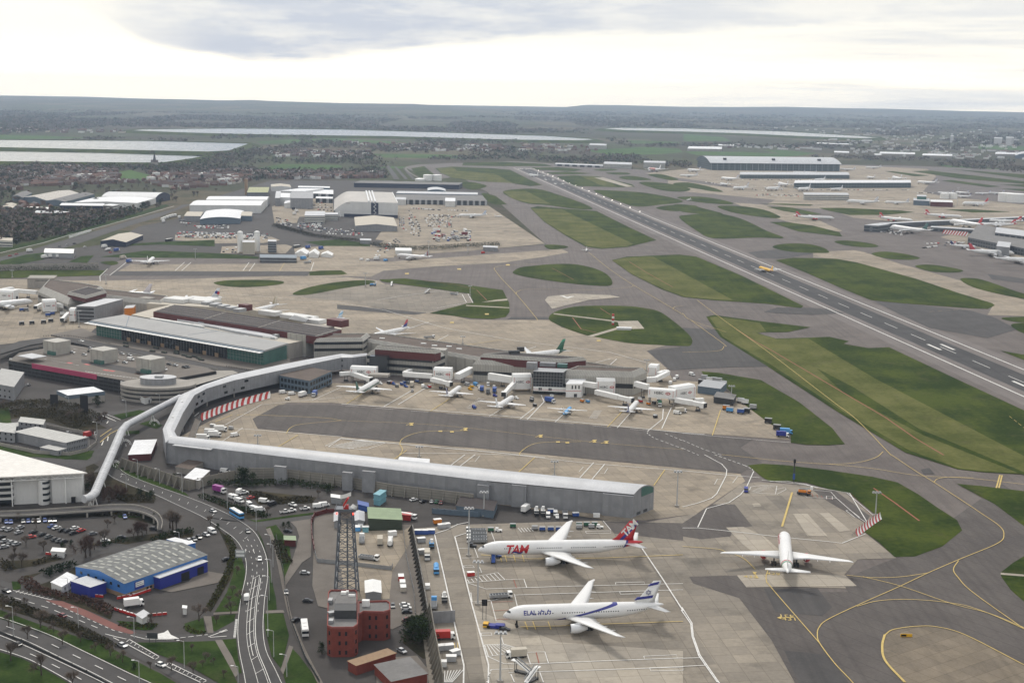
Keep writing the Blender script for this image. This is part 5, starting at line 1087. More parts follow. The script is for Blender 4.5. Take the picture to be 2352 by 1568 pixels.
# ------------------------------------------------------------------ white hotel
def hotel():
 f = ccw(foot3('c1', (-520, 172), (570, 118), (-140, -70), 15.5)); h = 15.5; o = centre(f)
 t = thing('hotel', 'white hotel with a big sloping roof plate on trusses and a glazed atrium', 'hotel', o)
 i = nearside(f); a, u, n, L = side(f, i); fw = u.x > 0
 S = lambda s: s if fw else L - s          # s counted from the left end
 k0 = L - 62
 def S2(mb, s0, s1, z0, z1, d, back=.05): slab(mb, a, u, n, min(S(s0), S(s1)), max(S(s0), S(s1)), z0, z1, d, 0, back)
 sh = [Vector((p.x, p.y, 0)) - n * (7 if (Vector((p.x, p.y, 0)) - a).dot(n) > -1 else 0) for p in f]
 part(t, 'wall', M_WHITE_C, lambda mb: mb.prism([pxy(p) for p in sh], 0, h - 2.4))
 rx = MB(o); g_ = grow(f, 1.0); rx.prism([pxy(p) for p in g_], h - .5, h, 0, 0, True); rx.build('roof', ribbed('hotel_roof', (.66, .64, .60), 2.2, .1), t)
 part(t, 'end_wall', M_WHITE_C, lambda mb: S2(mb, L - 15, L - .6, 0, h - 1.2, -1.5, 7)); part(t, 'wing', M_WHITE_C, lambda mb: S2(mb, L - 33, L - 15, 0, h - 1.6, -3.0, 5))
 part(t, 'glazed_atrium', M_GLASS, lambda mb: S2(mb, 0, L - 40, 0, h - 2.6, -6.5, 1)); part(t, 'balcony_tower', M_WHITE_C, lambda mb: mb.tube(a + u * S(L - 19) - n * 2.0, a + u * S(L - 19) - n * 2.0 + Vector((0, 0, 12.5)), 2.6, n=16))
 for z in (1.8, 4.8, 7.8, 10.6):
  part(t, 'balcony_opening', M_GLASS, lambda mb: mb.tube(a + u * S(L - 18.4) - n * 1.85 + Vector((0, 0, z)), a + u * S(L - 18.4) - n * 1.85 + Vector((0, 0, z + 1.1)), 2.55, n=16))
  part(t, 'window_band', M_GLASS, lambda mb: S2(mb, L - 40, L - 34, z, z + 1.5, -4.2, .4)); part(t, 'floor_band', M_WHITE_C, lambda mb: S2(mb, L - 40, L - 33, z + 1.5, z + 2.9, -4.0, 1))
 part(t, 'mullions', M_STEEL, lambda mb: [S2(mb, s, s + .2, 0, h - 2.6, -6.3) for s in range(2, int(L) - 40, 4)])
 part(t, 'doorway', M_BLACK, lambda mb: S2(mb, L - 6, L - 4, 0, 3, -1.3))
 zt, zb = h - .6, h - 2.4
 def truss(mb):
  p = lambda s, z: a + u * S(s) + n * .3 + Vector((0, 0, z))
  mb.beam(p(0, zb), p(L, zb), .3); mb.beam(p(0, zt), p(L, zt), .35)
  for k in range(int(L / 5)): mb.beam(p(5 * k, zb), p(5 * k + 2.5, zt), .22); mb.beam(p(5 * k + 2.5, zt), p(5 * k + 5, zb), .22)
 part(t, 'truss', M_WHITE_P, truss)
 for s in (L - 8.5, L - 33.5, L - 52, L - 72, L - 92): part(t, 'column', M_WHITE_P, lambda mb: mb.tube(a + u * S(s) - n * .3, a + u * S(s) - n * .3 + Vector((0, 0, zb)), .32))
hotel()
rm = thing('access_ramp', 'curved concrete access ramp on short columns in front of the white hotel', 'ramp', G('c1', 800, 370))
ol = smooth_open(GP('c1', "-120,395 200,385 600,358 800,345 950,352 1070,395 1115,450 1112,510", 2.6)); il = smooth_open(GP('c1', "-120,425 200,415 600,390 800,378 940,388 1045,425 1085,465 1085,515", 2.6))
part(rm, 'deck', M_ROAD, lambda mb: mb.prism([pxy(p) for p in ol + il[::-1]], 2, 2.6, 0, 0, True))
part(rm, 'parapet', M_CONC, lambda mb: [mb.beam(a + Vector((0, 0, .35)), b + Vector((0, 0, .35)), .3, .9) for L in (ol, il) for a, b in zip(L, L[1:])])
for k in range(2, 34, 4): part(rm, 'column', M_CONC, lambda mb: mb.box((*pxy(il[k]), 0), (.7, .7, 2.1)))
# ------------------------------------------------------------------ blue warehouse
bw, bf_ = bld('warehouse', 'bright blue warehouse with weathered grey roof and brick base in the loop of road', 'warehouse', foot3('c1', (520, 766), (856, 882), (1425, 685), 6.2), 6.2, M_BLUE_L, mat('mossy_sheet_roof', (.165, .17, .165), .9, var=.38, scale=.35), 'gable', 2.0, .3)
L0 = [side(bf_, k)[3] for k in range(4)]; i = nearside(bf_)
rfm = [o for o in bpy.data.objects if o.parent is bw and o.name.startswith('roof')][0]; bpy.data.objects.remove(rfm)
long0 = L0[0] > L0[1]; _r = MB(bw.location); roof_mesh(_r, bf_, 6.22, 'gable', 2.0, .35, 0, 1, 0 if long0 else 1); _r.build('roof', [MATS['mossy_sheet_roof'], M_BLUE_L], bw)
g4 = bf_ if long0 else [bf_[1], bf_[2], bf_[3], bf_[0]]; A_, B_, C_, D_ = [Vector((p.x, p.y, 0)) for p in g4]
def rlights():
 for e0, e1 in ((A_, B_), (D_, C_)):
  m0, m1 = (A_ + D_) / 2, (B_ + C_) / 2
  for k in range(11):
   for q in (.22, .55, .82):
    s = (k + .5 + .25 * (q > .5)) / 11.6; p = e0.lerp(e1, s).lerp(m0.lerp(m1, s), q); uu = (m0 - e0).normalized(); z = 6.22 + 2.0 * q
    a, b = e0.lerp(e1, s), e0.lerp(e1, s + .032); c0 = lambda x, qq: x.lerp(m0.lerp(m1, s), qq) + Vector((0, 0, 6.29 + 2.0 * qq))
    dv = (e1 - e0).normalized() * 1.0; part(bw, 'rooflight', M_OLDL, lambda mb: mb.face([c0(a, q - .1), c0(a, q - .1) + dv, c0(a, q + .1) + dv, c0(a, q + .1)]))
M_OLDL = mat('old_rooflight', (.36, .36, .32), .6, var=.15); rlights()
def sides_by_len(f): return sorted(range(4), key=lambda k: -side(f, k)[3])
def face_to(f, v): return max(range(len(f)), key=lambda k: side(f, k)[2].dot(Vector(v)))
lf, gf_ = face_to(bf_, (.8, -.6, 0)), face_to(bf_, (-.6, -.8, 0))
for k in (lf, gf_): band(bw, bf_, k, 0, 1.7, M_TAN, 0, 1, 'brick_base')
windows(bw, bf_, gf_, 3.8, 5.0, 6, M_GLASS, .04, .96, .3); windows(bw, bf_, gf_, .6, 1.6, 3, M_GLASS, .55, .98, .4)
a_, u_, n_, L_ = side(bf_, lf); fw = u_.x > 0
Q = lambda s: s if fw else 1 - s
def sspan(s0, s1): return (min(Q(s0), Q(s1)) * L_, max(Q(s0), Q(s1)) * L_)
def lpart(name, m, s0, s1, z0, z1, d): x, y = sspan(s0, s1); return part(bw, name, m, lambda mb: slab(mb, a_, u_, n_, x, y, z0, z1, d))
lpart('sign_board', M_BLUE_D, .115, .225, 2.0, 5.2, .12); lpart('sign', M_WHITE_P, .125, .22, 3.0, 5.0, .2); lpart('sign_stripe', M_BLUEGREY, .13, .19, 4.3, 4.5, .24); lpart('sign_stripe', M_BLUEGREY, .13, .215, 3.5, 3.7, .24)
lpart('loading_bay', M_BLUE_D, .34, .93, 0, 4.9, 3.6); lpart('bay_roof', M_LTROOF, .335, .935, 4.9, 5.1, 3.9)
for s0, s1 in ((.60, .70), (.80, .88)): lpart('bay_door', M_BLACK, s0, s1, 0, 3.6, 3.68)
lpart('bay_door', M_BLACK, .945, .99, 0, 4.6, .15)
for s in (.02, .06, .25, .29): lpart('window', M_GLASS, s, s + .025, .5, 1.5, .1)
t, f = bld('annexe', 'deep blue flat-roofed annexe at the end of the blue warehouse', 'annexe', foot3('c1', (488, 868), (622, 912), (730, 878), 4.6), 4.6, M_BLUE_D, M_LTROOF)
t, f = bld('portable_cabin', 'white portable cabin with small windows next to the deep blue annexe', 'cabin', foot3('c1', (352, 876), (425, 908), (535, 840), 3), 3, M_WHITE_C, M_WROOF); windows(t, f, face_to(f, (.6, -.8, 0)), 1, 2.2, 4, M_GLASS, .1, .8, .3)
t, f = bld('annexe', 'pale-roofed blue lean-to behind the blue warehouse', 'annexe', foot3('c1', (1150, 582), (1290, 618), (1345, 605), 4.5), 4.5, M_BLUE_L, M_WROOF)
# ------------------------------------------------------------------ red brick offices and lattice radar mast
bk = thing('brick_office', 'three-storey red brick office with clipped corners and dark rooftop penthouse', 'office', G('t3', 330, 1250))
M_PARAPET = mat('parapet_paint', (.22, .06, .05), .8)
for lab, s, nb in (('main', "203,1138 240,1152 405,1150 438,1126 432,882 418,868 230,868 211,886", 0), ('wing', "440,1048 470,1030 630,1034 682,1018 680,964 655,948 440,956", 1)):
 f = ccw(GP('t3', s, 11.2)); part(bk, 'wall', M_BRICK, lambda mb: mb.prism([pxy(p) for p in f], 0, 10.8)); part(bk, 'parapet', M_PARAPET, lambda mb: mb.loft([[(p.x, p.y, 10.8) for p in f], [(p.x, p.y, 11.6) for p in f], [(p.x, p.y, 11.6) for p in grow(f, -.4)], [(p.x, p.y, 10.9) for p in grow(f, -.4)]], 0, True, False)); part(bk, 'roof', M_GREYROOF, lambda mb: mb.sheet([(p.x, p.y, 10.95) for p in grow(f, -.3)]))
 for k in range(len(f)):
  a, u, n, L = side(f, k)
  if n.y > .2 or (lab == 'wing' and n.x < -.5) or L < 2: continue
  for z in (1.0, 4.6, 8.2): windows(bk, f, k, z, z + 1.5, 1 if L < 5 else (3 if lab == 'wing' and L > 8 else 2), M_GLASS, .2, .8, .34 if L > 5 else .45)
pf_ = ccw(GP('t3', "258,1050 425,1050 425,960 262,960", 12.6)); part(bk, 'penthouse', M_DARK_M, lambda mb: mb.prism([pxy(p) for p in pf_], 10.9, 14.2)); part(bk, 'penthouse_roof', M_GREYROOF, lambda mb: mb.prism([pxy(p) for p in GP('t3', "262,968 425,968 425,892 280,892", 14.2)], 10.9, 14.3))
boxes(bk, 'roof_unit', M_WHITE_P, 't3', [(330, 895, 2, 1.6, 1, 0), (357, 885, 1, 1, .8, 0), (390, 912, 2.4, .8, .7, 0)], 14.3); boxes(bk, 'roof_unit', M_WHITE_P, 't3', [(497, 985, 2.8, 1.8, 2.4, 0), (285, 1050, 1.2, .9, 1, 0), (340, 1048, 1.2, .9, 1, 0), (390, 1048, 1.2, .9, 1, 0)], 11); boxes(bk, 'duct', M_STEEL, 't3', [(235, 1110, 1.6, 2.2, 1.2, 0), (230, 960, 1.6, 3, 1.5, 0), (243, 1050, 3, 2, 1.2, 30)], 11)
def mast():
 b = G('t3', 352, 905); t = thing('radar_mast', 'tall grey lattice radar mast with red and white scanner behind the brick office', 'mast', b)
 H = 36.5; M = mat('mast_steel', (.115, .13, .15), .5, .2); w0, w1 = 4.6, 2.5
 W = lambda z: w0 + (w1 - w0) * z / H
 cr = ((-1, -1), (1, -1), (1, 1), (-1, 1)); pt = lambda k, z: b + Vector((cr[k % 4][0] * W(z), cr[k % 4][1] * W(z), z))
 for k in range(4): part(t, 'leg', M, lambda mb: mb.beam(pt(k, 0), pt(k, H), .42))
 n = 9; lv = [H * (1 - (1 - i / n) ** 1.12) for i in range(n + 1)]
 part(t, 'bracing', M, lambda mb: [(mb.beam(pt(k, lv[i]), pt(k + 1, lv[i + 1]), .2), mb.beam(pt(k + 1, lv[i]), pt(k, lv[i + 1]), .2), mb.beam(pt(k, lv[i + 1]), pt(k + 1, lv[i + 1]), .24)) for i in range(n) for k in range(4)])
 part(t, 'ladder', M, lambda mb: mb.beam(b + Vector((.3, 1, 0)), b + Vector((.3, 1, H)), .6, .3))
 part(t, 'platform', M, lambda mb: (mb.box(b + Vector((0, 0, H)), (8.4, 7.4, .3)), [mb.beam(b + Vector((x0, y0, H + 1.1)), b + Vector((x1, y1, H + 1.1)), .12) for x0, y0, x1, y1 in ((-4.2, -3.7, 4.2, -3.7), (4.2, -3.7, 4.2, 3.7), (-4.2, 3.7, 4.2, 3.7), (-4.2, -3.7, -4.2, 3.7))], mb.box(b + Vector((0, -3.75, H + .1)), (8.4, .1, 1.0))))
 part(t, 'cabin', M_CONC, lambda mb: mb.box(b + Vector((0, 0, H - 3.2)), (3.4, 3.4, 3.2)))
 part(t, 'scanner_base', M_RED, lambda mb: (mb.box(b + Vector((0, 0, H + .3)), (2, 1.6, 1.6)), mb.beam(b + Vector((-1, 0, H + 1.6)), b + Vector((.9, 0, H + 5)), 2.2, .7)))
 part(t, 'scanner', M_WHITE_P, lambda mb: mb.loft([[b + Vector((-2.3 + 4.4 * k / 6, -.5 - .5 * math.sin(math.pi * k / 6), H + 4.4 + 1.5 * k / 6 + d)) for k in range(7)] for d in (0, 1.6)], 0, False, False))
 part(t, 'scanner_back', M_WHITE_P, lambda mb: mb.beam(b + Vector((-.6, -.7, H + 1.2)), b + Vector((.3, -.7, H + 3.8)), .7, .3)); part(t, 'dish', M_WHITE_P, lambda mb: mb.tube(b + Vector((2.7, -1, H + .8)), b + Vector((3.5, -.6, H + 2)), 1.1, .9, n=12))
 for x in (-4.1, 4.1): part(t, 'obstruction_light', emit('red_lamp', (1, .05, .03), 4), lambda mb: mb.tube(b + Vector((x * .8, -3.8, H - .9)), b + Vector((x * .8, -3.8, H - .3)), .28))
mast()
T_ = []
TB = """brick_annexe|single-storey red brick annexe with open yard roof below the brick office|annexe|t3|362,1405 425,1440 722,1345|3.4|M_BRICK|M_TAN|flat|0
brick_gatehouse|red brick gatehouse wall cut by the bottom picture edge|building|t3|562,1432 690,1560 960,1500|3.6|M_BRICK|M_GREYROOF|flat|0
workshop|dark green workshop with pale green roof beside the radar mast|workshop|t3|518,342 770,336 757,252|5.2|M_GREENW|M_GREENSH|mono|1.2
shed|small pale metal shed between the mast and the green workshop|shed|t3|408,345 485,345 482,275|3.6|M_GREYCLAD|M_LTROOF|gable|.8
shed|narrow metal shed on the other side of the mast head from the workshop|shed|t3|258,348 300,346 300,280|3.6|M_GREYCLAD|M_LTROOF|gable|.6
kiosk|little pale blue kiosk in front of the metal shed|kiosk|t3|472,395 517,395 517,385|2.6|M_TEAL|M_WHITE_C|flat|0
canopy_shelter|open white canopy shelter in the fenced concrete yard|shelter|t3|495,885 612,885 606,795|3.2|M_STEEL|M_WHITE_P|gable|.7
depot_office|long low depot office with brown roof under the grey pier|office|c2|790,350 1045,385 1072,318|3.6|M_BLUEGREY|M_DARKROOF|flat|0
container|blue shipping container lying by the access track below the pier|container|t3|440,222 516,240 514,212|2.6|M_BLUE|M_BLUE|flat|0
container|red container box at the end of the brick lined yard|container|t3|770,300 835,305 832,285|2.6|M_RED|M_RED|flat|0
guard_hut|small white guard hut at the warehouse gate|hut|c1|1258,1052 1282,1055 1284,1040|2.6|M_WHITE_C|M_WHITE_P|flat|0
cabin|white site cabin with orange barriers in the hotel car park|cabin|c1|352,662 440,668 452,645|2.6|M_WHITE_C|M_WHITE_P|flat|0
generator|grey generator box among the low barriers near the warehouse gate|generator|c1|938,1098 980,1125 1030,1095|2.6|M_WHITE_C|M_LTROOF|flat|0
fuel_kiosk|dark open pump kiosk with green tank beside the path|kiosk|c1|1958,585 2035,588 2032,560|2.8|M_REDFASC|M_GREENSH|flat|0
shed|white-roofed shelter by the parked vans|shelter|c1|2280,290 2351,300 2351,280|3|M_STEEL|M_WHITE_P|flat|0"""
TB2 = """hangar|low wide hangar with pale gently pitched roof in front of the giant hangar|hangar|t5|1305,440 1608,443 1582,380|8|M_GREYCLAD|M_BEIGE|gable|3
shed|long white warehouse with white lit front, nearest of its row|warehouse|t5|105,290 620,293 655,258|13|M_WHITE_C|M_WROOF|gable|2
shed|long white warehouse with grey back, rear of the pair|warehouse|t5|225,250 665,252 682,228|13|M_WHITE_C|M_WROOF|gable|2
shed|white warehouse with broad curved roof next to the lorry yard|warehouse|t5|180,392 470,388 496,330|8|M_BLUEGREY|M_WROOF|barrel|3
shed|pale flat annexe left of the curved white warehouse|annexe|t5|65,370 185,372 205,340|8|M_GREYCLAD|M_BEIGE|flat|0
shed|small grey block at the right of the curved white warehouse|annexe|t5|472,368 555,370 560,340|8|M_BLUEGREY|M_BEIGE|flat|0
office|banded white office block with glazed stair beside the giant hangar|office|t5|938,368 1084,368 1086,335|12|W_OFF|M_LTROOF|flat|0
link_block|low pale link between the office and the giant hangar|building|t5|1084,360 1180,360 1180,345|9|W_OFF|M_LTROOF|flat|0
deck_park|grey multi-deck car park at the foot of the tan chimney|car park|t5|520,200 672,200 682,162|10|W_DECK|M_YELLOWISH|flat|0
shed|blank grey box building in the cargo area|building|t5|835,240 998,243 998,195|18|M_GREYCLAD|M_GREYCLAD|flat|0
shed|small white curved-roof hut before the blank grey box|hut|t5|790,280 882,282 888,255|8|M_WHITE_C|M_WROOF|barrel|2
shed|pale stepped block left of the blank grey box|building|t5|760,235 832,237 836,205|14|M_WHITE_C|M_WROOF|flat|0
shed|grey tower block of the cargo sheds|building|t5|725,240 760,240 765,190|14|M_GREYCLAD|M_LTROOF|flat|0
shed|long thin white shed at the far edge of the cargo area|shed|t5|890,163 1120,167 1120,156|8|M_BLUEGREY|M_WROOF|flat|0
shed|white ribbed shed behind the blank grey box|shed|t5|760,188 935,191 1075,172|12|M_WHITE_C|M_WROOF|flat|0
shed|low white shed with open docks beside the giant hangar|shed|t5|1018,242 1140,245 1142,232|8|W_DOCK|M_WROOF|flat|0
shed|cream low-pitched shed next to the chimney deck|shed|t5|700,158 840,160 830,142|9|M_WHITE_C|M_BEIGE|gable|2
shed|grey loading shed under the white ribbed one|shed|t5|935,205 1145,212 1145,182|9|W_DOCK|M_WROOF|flat|0
maintenance_shed|long blue-grey maintenance shed furthest from the viewer|shed|t5|1295,130 2055,145 2080,128|9|M_NAVY|M_GREYROOF|flat|0
maintenance_shed|long white-topped maintenance shed in the middle row|shed|t5|1600,205 2190,216 2190,200|9|M_BLUEGREY|M_LTROOF|flat|0
maintenance_shed|long grey maintenance shed with open docks facing the apron|shed|t5|1600,252 2258,262 2225,222|8|W_DOCK|M_GREYROOF|flat|0
maintenance_shed|pale blue curved shed behind the middle row|shed|t5|1830,185 1960,190 1955,172|8|M_BLUEGREY|M_LTROOF|barrel|3
shed|white box hut before the maintenance docks|hut|t5|1955,262 2028,264 2028,240|10|M_WHITE_C|M_WROOF|flat|0
shed|white box hut at the end of the giant hangar|hut|t5|1600,250 1672,252 1670,235|10|M_WHITE_C|M_LTROOF|flat|0
store|white flat hut behind the striped freighter's nose|hut|t5|1595,620 1712,622 1710,602|5|M_WHITE_C|M_WHITE_P|flat|0
store|low blue-grey fenced store along the cargo stands|store|t5|615,670 880,674 875,652|6|W_DECK|M_BLUEGREY|flat|0
tent|largest white tent of three beside the cargo stands|tent|t5|868,640 952,646 972,625|4|M_WHITE_P|M_WHITE_P|gable|4
tent|middle white tent of three beside the cargo stands|tent|t5|966,645 1035,650 1047,630|4|M_WHITE_P|M_WHITE_P|gable|4
tent|smallest white tent of three beside the cargo stands|tent|t5|1055,648 1135,654 1146,640|3|M_WHITE_P|M_WHITE_P|gable|3
office|flat-roofed grey hut among dark hedges below the cargo apron|hut|t5|2230,595 2335,600 2335,588|5|M_GREYCLAD|M_LTROOF|flat|0
gatehouse|grey gatehouse at the bend of the cargo road|hut|t5|1340,545 1420,547 1418,535|5|M_GREYCLAD|M_LTROOF|flat|0
coach_station|navy and orange shed with wide cream roof beside the dual road|shed|t6|945,855 1185,868 1345,800|6|M_NAVY|M_BEIGE|gable|3
bus_shelter|white arched canopy over parked lorries near the roundabout|canopy|t6|415,965 690,972 705,942|6|M_STEEL|M_WHITE_P|barrel|3
warehouse|navy warehouse with white roof and pale office at its end|warehouse|t6|560,522 970,527 985,505|12|M_NAVY|M_WROOF|flat|0
office|cream office block with tall windows at the end of the navy warehouse|office|t6|970,520 1062,527 1122,515|14|W_OFF|M_WROOF|flat|0
warehouse|large white warehouse with red sign and sawtooth ribs|warehouse|t6|700,492 1290,500 1465,452|10|M_WHITE_C|M_WROOF|gable|2
warehouse|dark blue warehouse with silver barrel roof|warehouse|t6|955,440 1465,448 1600,425|9|M_NAVY|M_LTROOF|barrel|7
factory|blue-grey factory under a wide spotted roof|factory|t6|220,445 440,475 760,410|8|M_BLUEGREY|W_SPOT|gable|4
factory|grey shallow-roofed factory beside the spotted one|factory|t6|435,478 610,488 890,415|8|M_BLUEGREY|M_GREYROOF|gable|3
factory|small blue-grey shed at the left of the spotted factory|shed|t6|115,435 215,450 300,405|8|M_BLUEGREY|M_GREYROOF|gable|3
brick_block|red brick block with white roof edge near the scrub|flats|t6|315,590 400,596 430,575|10|W_BRK|M_LTROOF|flat|0
brick_block|long red brick block with stepped bays near the scrub|flats|t6|405,590 540,600 655,582|10|W_BRK|M_LTROOF|flat|0
shed|white roofed yard shed left of the brick blocks|shed|t6|20,535 120,545 160,510|6|M_GREYCLAD|M_BEIGE|gable|2
shed|white row of stalls in the yard|shed|t6|235,560 440,566 460,540|5|M_CONC|M_WHITE_P|flat|0
house|pale block of flats at the left edge above the road|flats|t6|-40,850 115,858 118,830|8|W_OFF|M_BEIGE|flat|0
satellite|long dark glass satellite terminal nearest the great terminal|terminal|t7|365,260 1132,262 1115,245|10|W_T5|M_LTROOF|barrel|3
satellite|long dark glass satellite terminal with bright roof and green end|terminal|t7|745,318 1562,316 1555,300|12|W_T5|M_WROOF|barrel|3
pier_block|grey colonnaded block with blue doors on the central apron|building|t7|815,400 1130,402 1118,388|11|W_OFF|M_LTROOF|flat|0
cargo_hall|long hall with white roof and red skirting by the control tower|hall|t7|1700,450 1855,455 1850,440|9|M_REDFASC|M_WROOF|flat|0
control_block|low grey block with green glass upper deck|building|t7|1580,440 1692,445 1690,428|9|M_BLUEGREY|M_LTROOF|flat|0
control_block|green glass upper room on the low grey block|building|t7|1605,412 1670,414 1668,403|15|M_GREENGLASS|M_LTROOF|flat|0
pier_terminal|grey pier head with dark glass at the right apron|terminal|t7|1235,612 1330,618 1420,606|10|W_T3|M_LTROOF|flat|0
pier_terminal|long grey bridge pier running to the right picture edge|terminal|t7|1330,606 2420,556 2420,549|7|W_T3|M_LTROOF|flat|0
pier_terminal|second grey bridge pier behind the tail of the jumbo|terminal|t7|1700,628 2100,652 2100,643|6|W_T3|M_LTROOF|flat|0
terminal|dark glass terminal stepped up at the right picture edge|terminal|t7|1960,700 2420,790 2450,680|10|W_T3|M_GREYROOF|flat|0
terminal|upper plant storey of the dark terminal at the right edge|terminal|t7|2150,665 2420,700 2420,660|14|W_T3|M_LTROOF|flat|0
terminal_annexe|pale boxy pier root before the dark terminal|terminal|t7|2160,760 2250,770 2260,735|13|M_GREYCLAD|M_LTROOF|flat|0
shed|distant white shed beyond the great terminal|shed|t7|1340,112 1590,118 1590,106|8|M_CONC|M_WROOF|flat|0
shed|low white sheds spread left of the great terminal roof|shed|t7|0,78 240,82 240,66|9|M_CONC|M_WROOF|flat|0
shed|distant white shed above the great terminal middle|shed|t7|1025,105 1130,108 1128,98|8|M_CONC|M_WROOF|flat|0
shed|distant white shed beyond the northern runway|shed|t7|2150,115 2300,118 2300,106|8|M_CONC|M_WROOF|flat|0
shed|distant pale shed with curved roof at the right edge|shed|t7|2290,128 2420,128 2420,112|10|M_BLUEGREY|M_LTROOF|barrel|8
shed|distant cluster shed right of the long white one|shed|t7|1640,125 1850,130 1850,118|8|M_CONC|M_WROOF|flat|0
shed|tiny distant white shed before the wood|shed|t7|1305,122 1355,123 1355,115|7|M_CONC|M_WROOF|flat|0
shed|far thin white shed under the reservoir bank|shed|t7|900,42 1130,50 1130,44|8|M_CONC|M_WROOF|flat|0
shed|far pale shed right of the reservoir|shed|t7|215,56 325,58 325,50|8|M_CONC|M_WROOF|flat|0
hotel_block|white and blue distant hotel block below the reservoir|hotel|a2|1705,998 1822,1003 1825,992|14|W_OFF|M_LTROOF|flat|0
shed|distant grey hangar at the end of the runway|hangar|a2|2080,1120 2230,1123 2230,1110|16|W_OFF|M_LTROOF|flat|0
shed|distant low office group left of the grey hangar|office|a2|1805,1128 1998,1135 1998,1120|12|W_OFF|M_LTROOF|flat|0
shed|distant row of docks beside the runway end|shed|a2|1470,1130 1800,1143 1800,1135|5|W_DOCK|M_LTROOF|flat|0
tower_block|lone distant tower block above the woods|tower block|a3|1845,938 1867,938 1867,933|30|W_TB|M_LTROOF|flat|0
tower_block|distant tower block, left one of a pair|tower block|a3|2145,952 2202,954 2202,948|30|W_TB|M_LTROOF|flat|0
tower_block|distant tower block, right one of a pair|tower block|a3|2228,948 2282,950 2282,944|36|W_TB|M_LTROOF|flat|0"""
W_OFF = windowed('banded_office', (.56, .55, .50), (.05, .06, .07), 400, 3.4, 1.0, .42, .2); W_DECK = windowed('deck_front', (.24, .26, .28), (.03, .03, .035), 400, 3.0, 1.0, .5)
W_DOCK = windowed('dock_front', (.36, .37, .38), (.035, .04, .045), 11, 40, .62, .34, -14); W_BRK = windowed('brick_flats', (.22, .085, .06), (.40, .40, .38), 4, 3, .4, .4)
W_SPOT = windowed('spotted_roof', (.26, .225, .19), (.55, .54, .5), 11, 40, .35, 1.0); W_T5 = windowed('terminal_glass', (.13, .16, .17), (.05, .072, .08), 9, 6, .88, .8); W_T3 = windowed('pier_glass', (.13, .14, .15), (.025, .032, .04), 5, 4.5, .7, .5)
W_TB = windowed('tower_flats', (.52, .52, .52), (.25, .27, .3), 6, 3, .4, .4); M_YELLOWISH = mat('lichened_roof', (.36, .37, .22), .9, var=.2)
for row in (TB + '\n' + TB2).split('\n'):
 nm, lab, cat, c, pts, z, wm, rm_, kind, rh = row.split('|'); A, B, D = P(pts); z = float(z)
 f = foot3(c, A, B, D, z); ls = (f[1] - f[0]).length >= (f[2] - f[1]).length
 rev = ccw(f)[0] is not f[0]; al = (0 if ls else 1) if not rev else (0 if ls else 1)
 T_.append(bld(nm, lab, cat, f, z, globals()[wm], globals()[rm_], kind, float(rh), .3, al)[0])
# giant hangar
a, b = G('t5', 1150, 372), G('t5', 1612, 386); bk_ = G('t5', 1560, 170, 25) - G('t5', 1612, 272, 25); bk_ *= .72
gh = thing('hangar', 'giant pale grey hangar with one curved side and a dark glazed stair slot', 'hangar', (a + b) / 2)
hf_ = [a + bk_, a, b, b + bk_]
part(gh, 'wall', M_WHITE_C, lambda mb: mb.prism([pxy(p) for p in [a.lerp(b, .02), b, b + bk_, a.lerp(b, .02) + bk_]], 0, 10))
mb = MB(gh.location); roof_mesh(mb, hf_, 25, 'quarter', 15, .3, 0, 1); mb.build('roof', [mat('hangar_roof', (.42, .40, .37), .7, var=.12, scale=.02), M_WHITE_C], gh)
uu = (b - a).normalized(); nn_ = Vector((uu.y, -uu.x, 0)); LL = (b - a).length
part(gh, 'stair_slot', M_NAVY, lambda mb: slab(mb, a, uu, nn_, LL * .585, LL * .70, 2, 24.2, .4)); part(gh, 'stair_flights', M_WHITE_P, lambda mb: [mb.beam(a.lerp(b, .625 + .04 * (k % 2)) + nn_ * .5 + Vector((0, 0, 5 + 3.2 * k)), a.lerp(b, .665 - .04 * (k % 2)) + nn_ * .5 + Vector((0, 0, 8.2 + 3.2 * k)), .6) for k in range(6)]); part(gh, 'plinth', M_NAVY, lambda mb: (slab(mb, a, uu, nn_, LL * .16, LL * .58, 0, 5, .3), slab(mb, a, uu, nn_, LL * .7, LL, 0, 5, .3))); part(gh, 'ledge', M_LTROOF, lambda mb: slab(mb, a, uu, nn_, LL * .16, LL * .99, 5, 5.6, .9))
part(gh, 'roof_ridge', M_WROOF, lambda mb: [mb.beam(a.lerp(b, s) + Vector((0, 0, 26)), a.lerp(b, s) + bk_ + Vector((0, 0, 26)), 2.4, 2.4) for s in (.55, .60, .65)]); part(gh, 'verge', M_WHITE_P, lambda mb: mb.beam(b + Vector((0, 0, 25.2)), b + bk_ + Vector((0, 0, 25.2)), 1.0, .8))
part(gh, 'lettering_strip', M_REDFASC, lambda mb: slab(mb, a, uu, nn_, LL * .19, LL * .26, 22, 22.5, .35)); part(gh, 'buttress', M_WHITE_P, lambda mb: (mb.beam(a + uu * 3 + nn_ * 3, a + uu * 9 + Vector((0, 0, 9)), 1), mb.beam(a + uu * 12 + nn_ * 3, a + uu * 9 + Vector((0, 0, 9)), 1)))
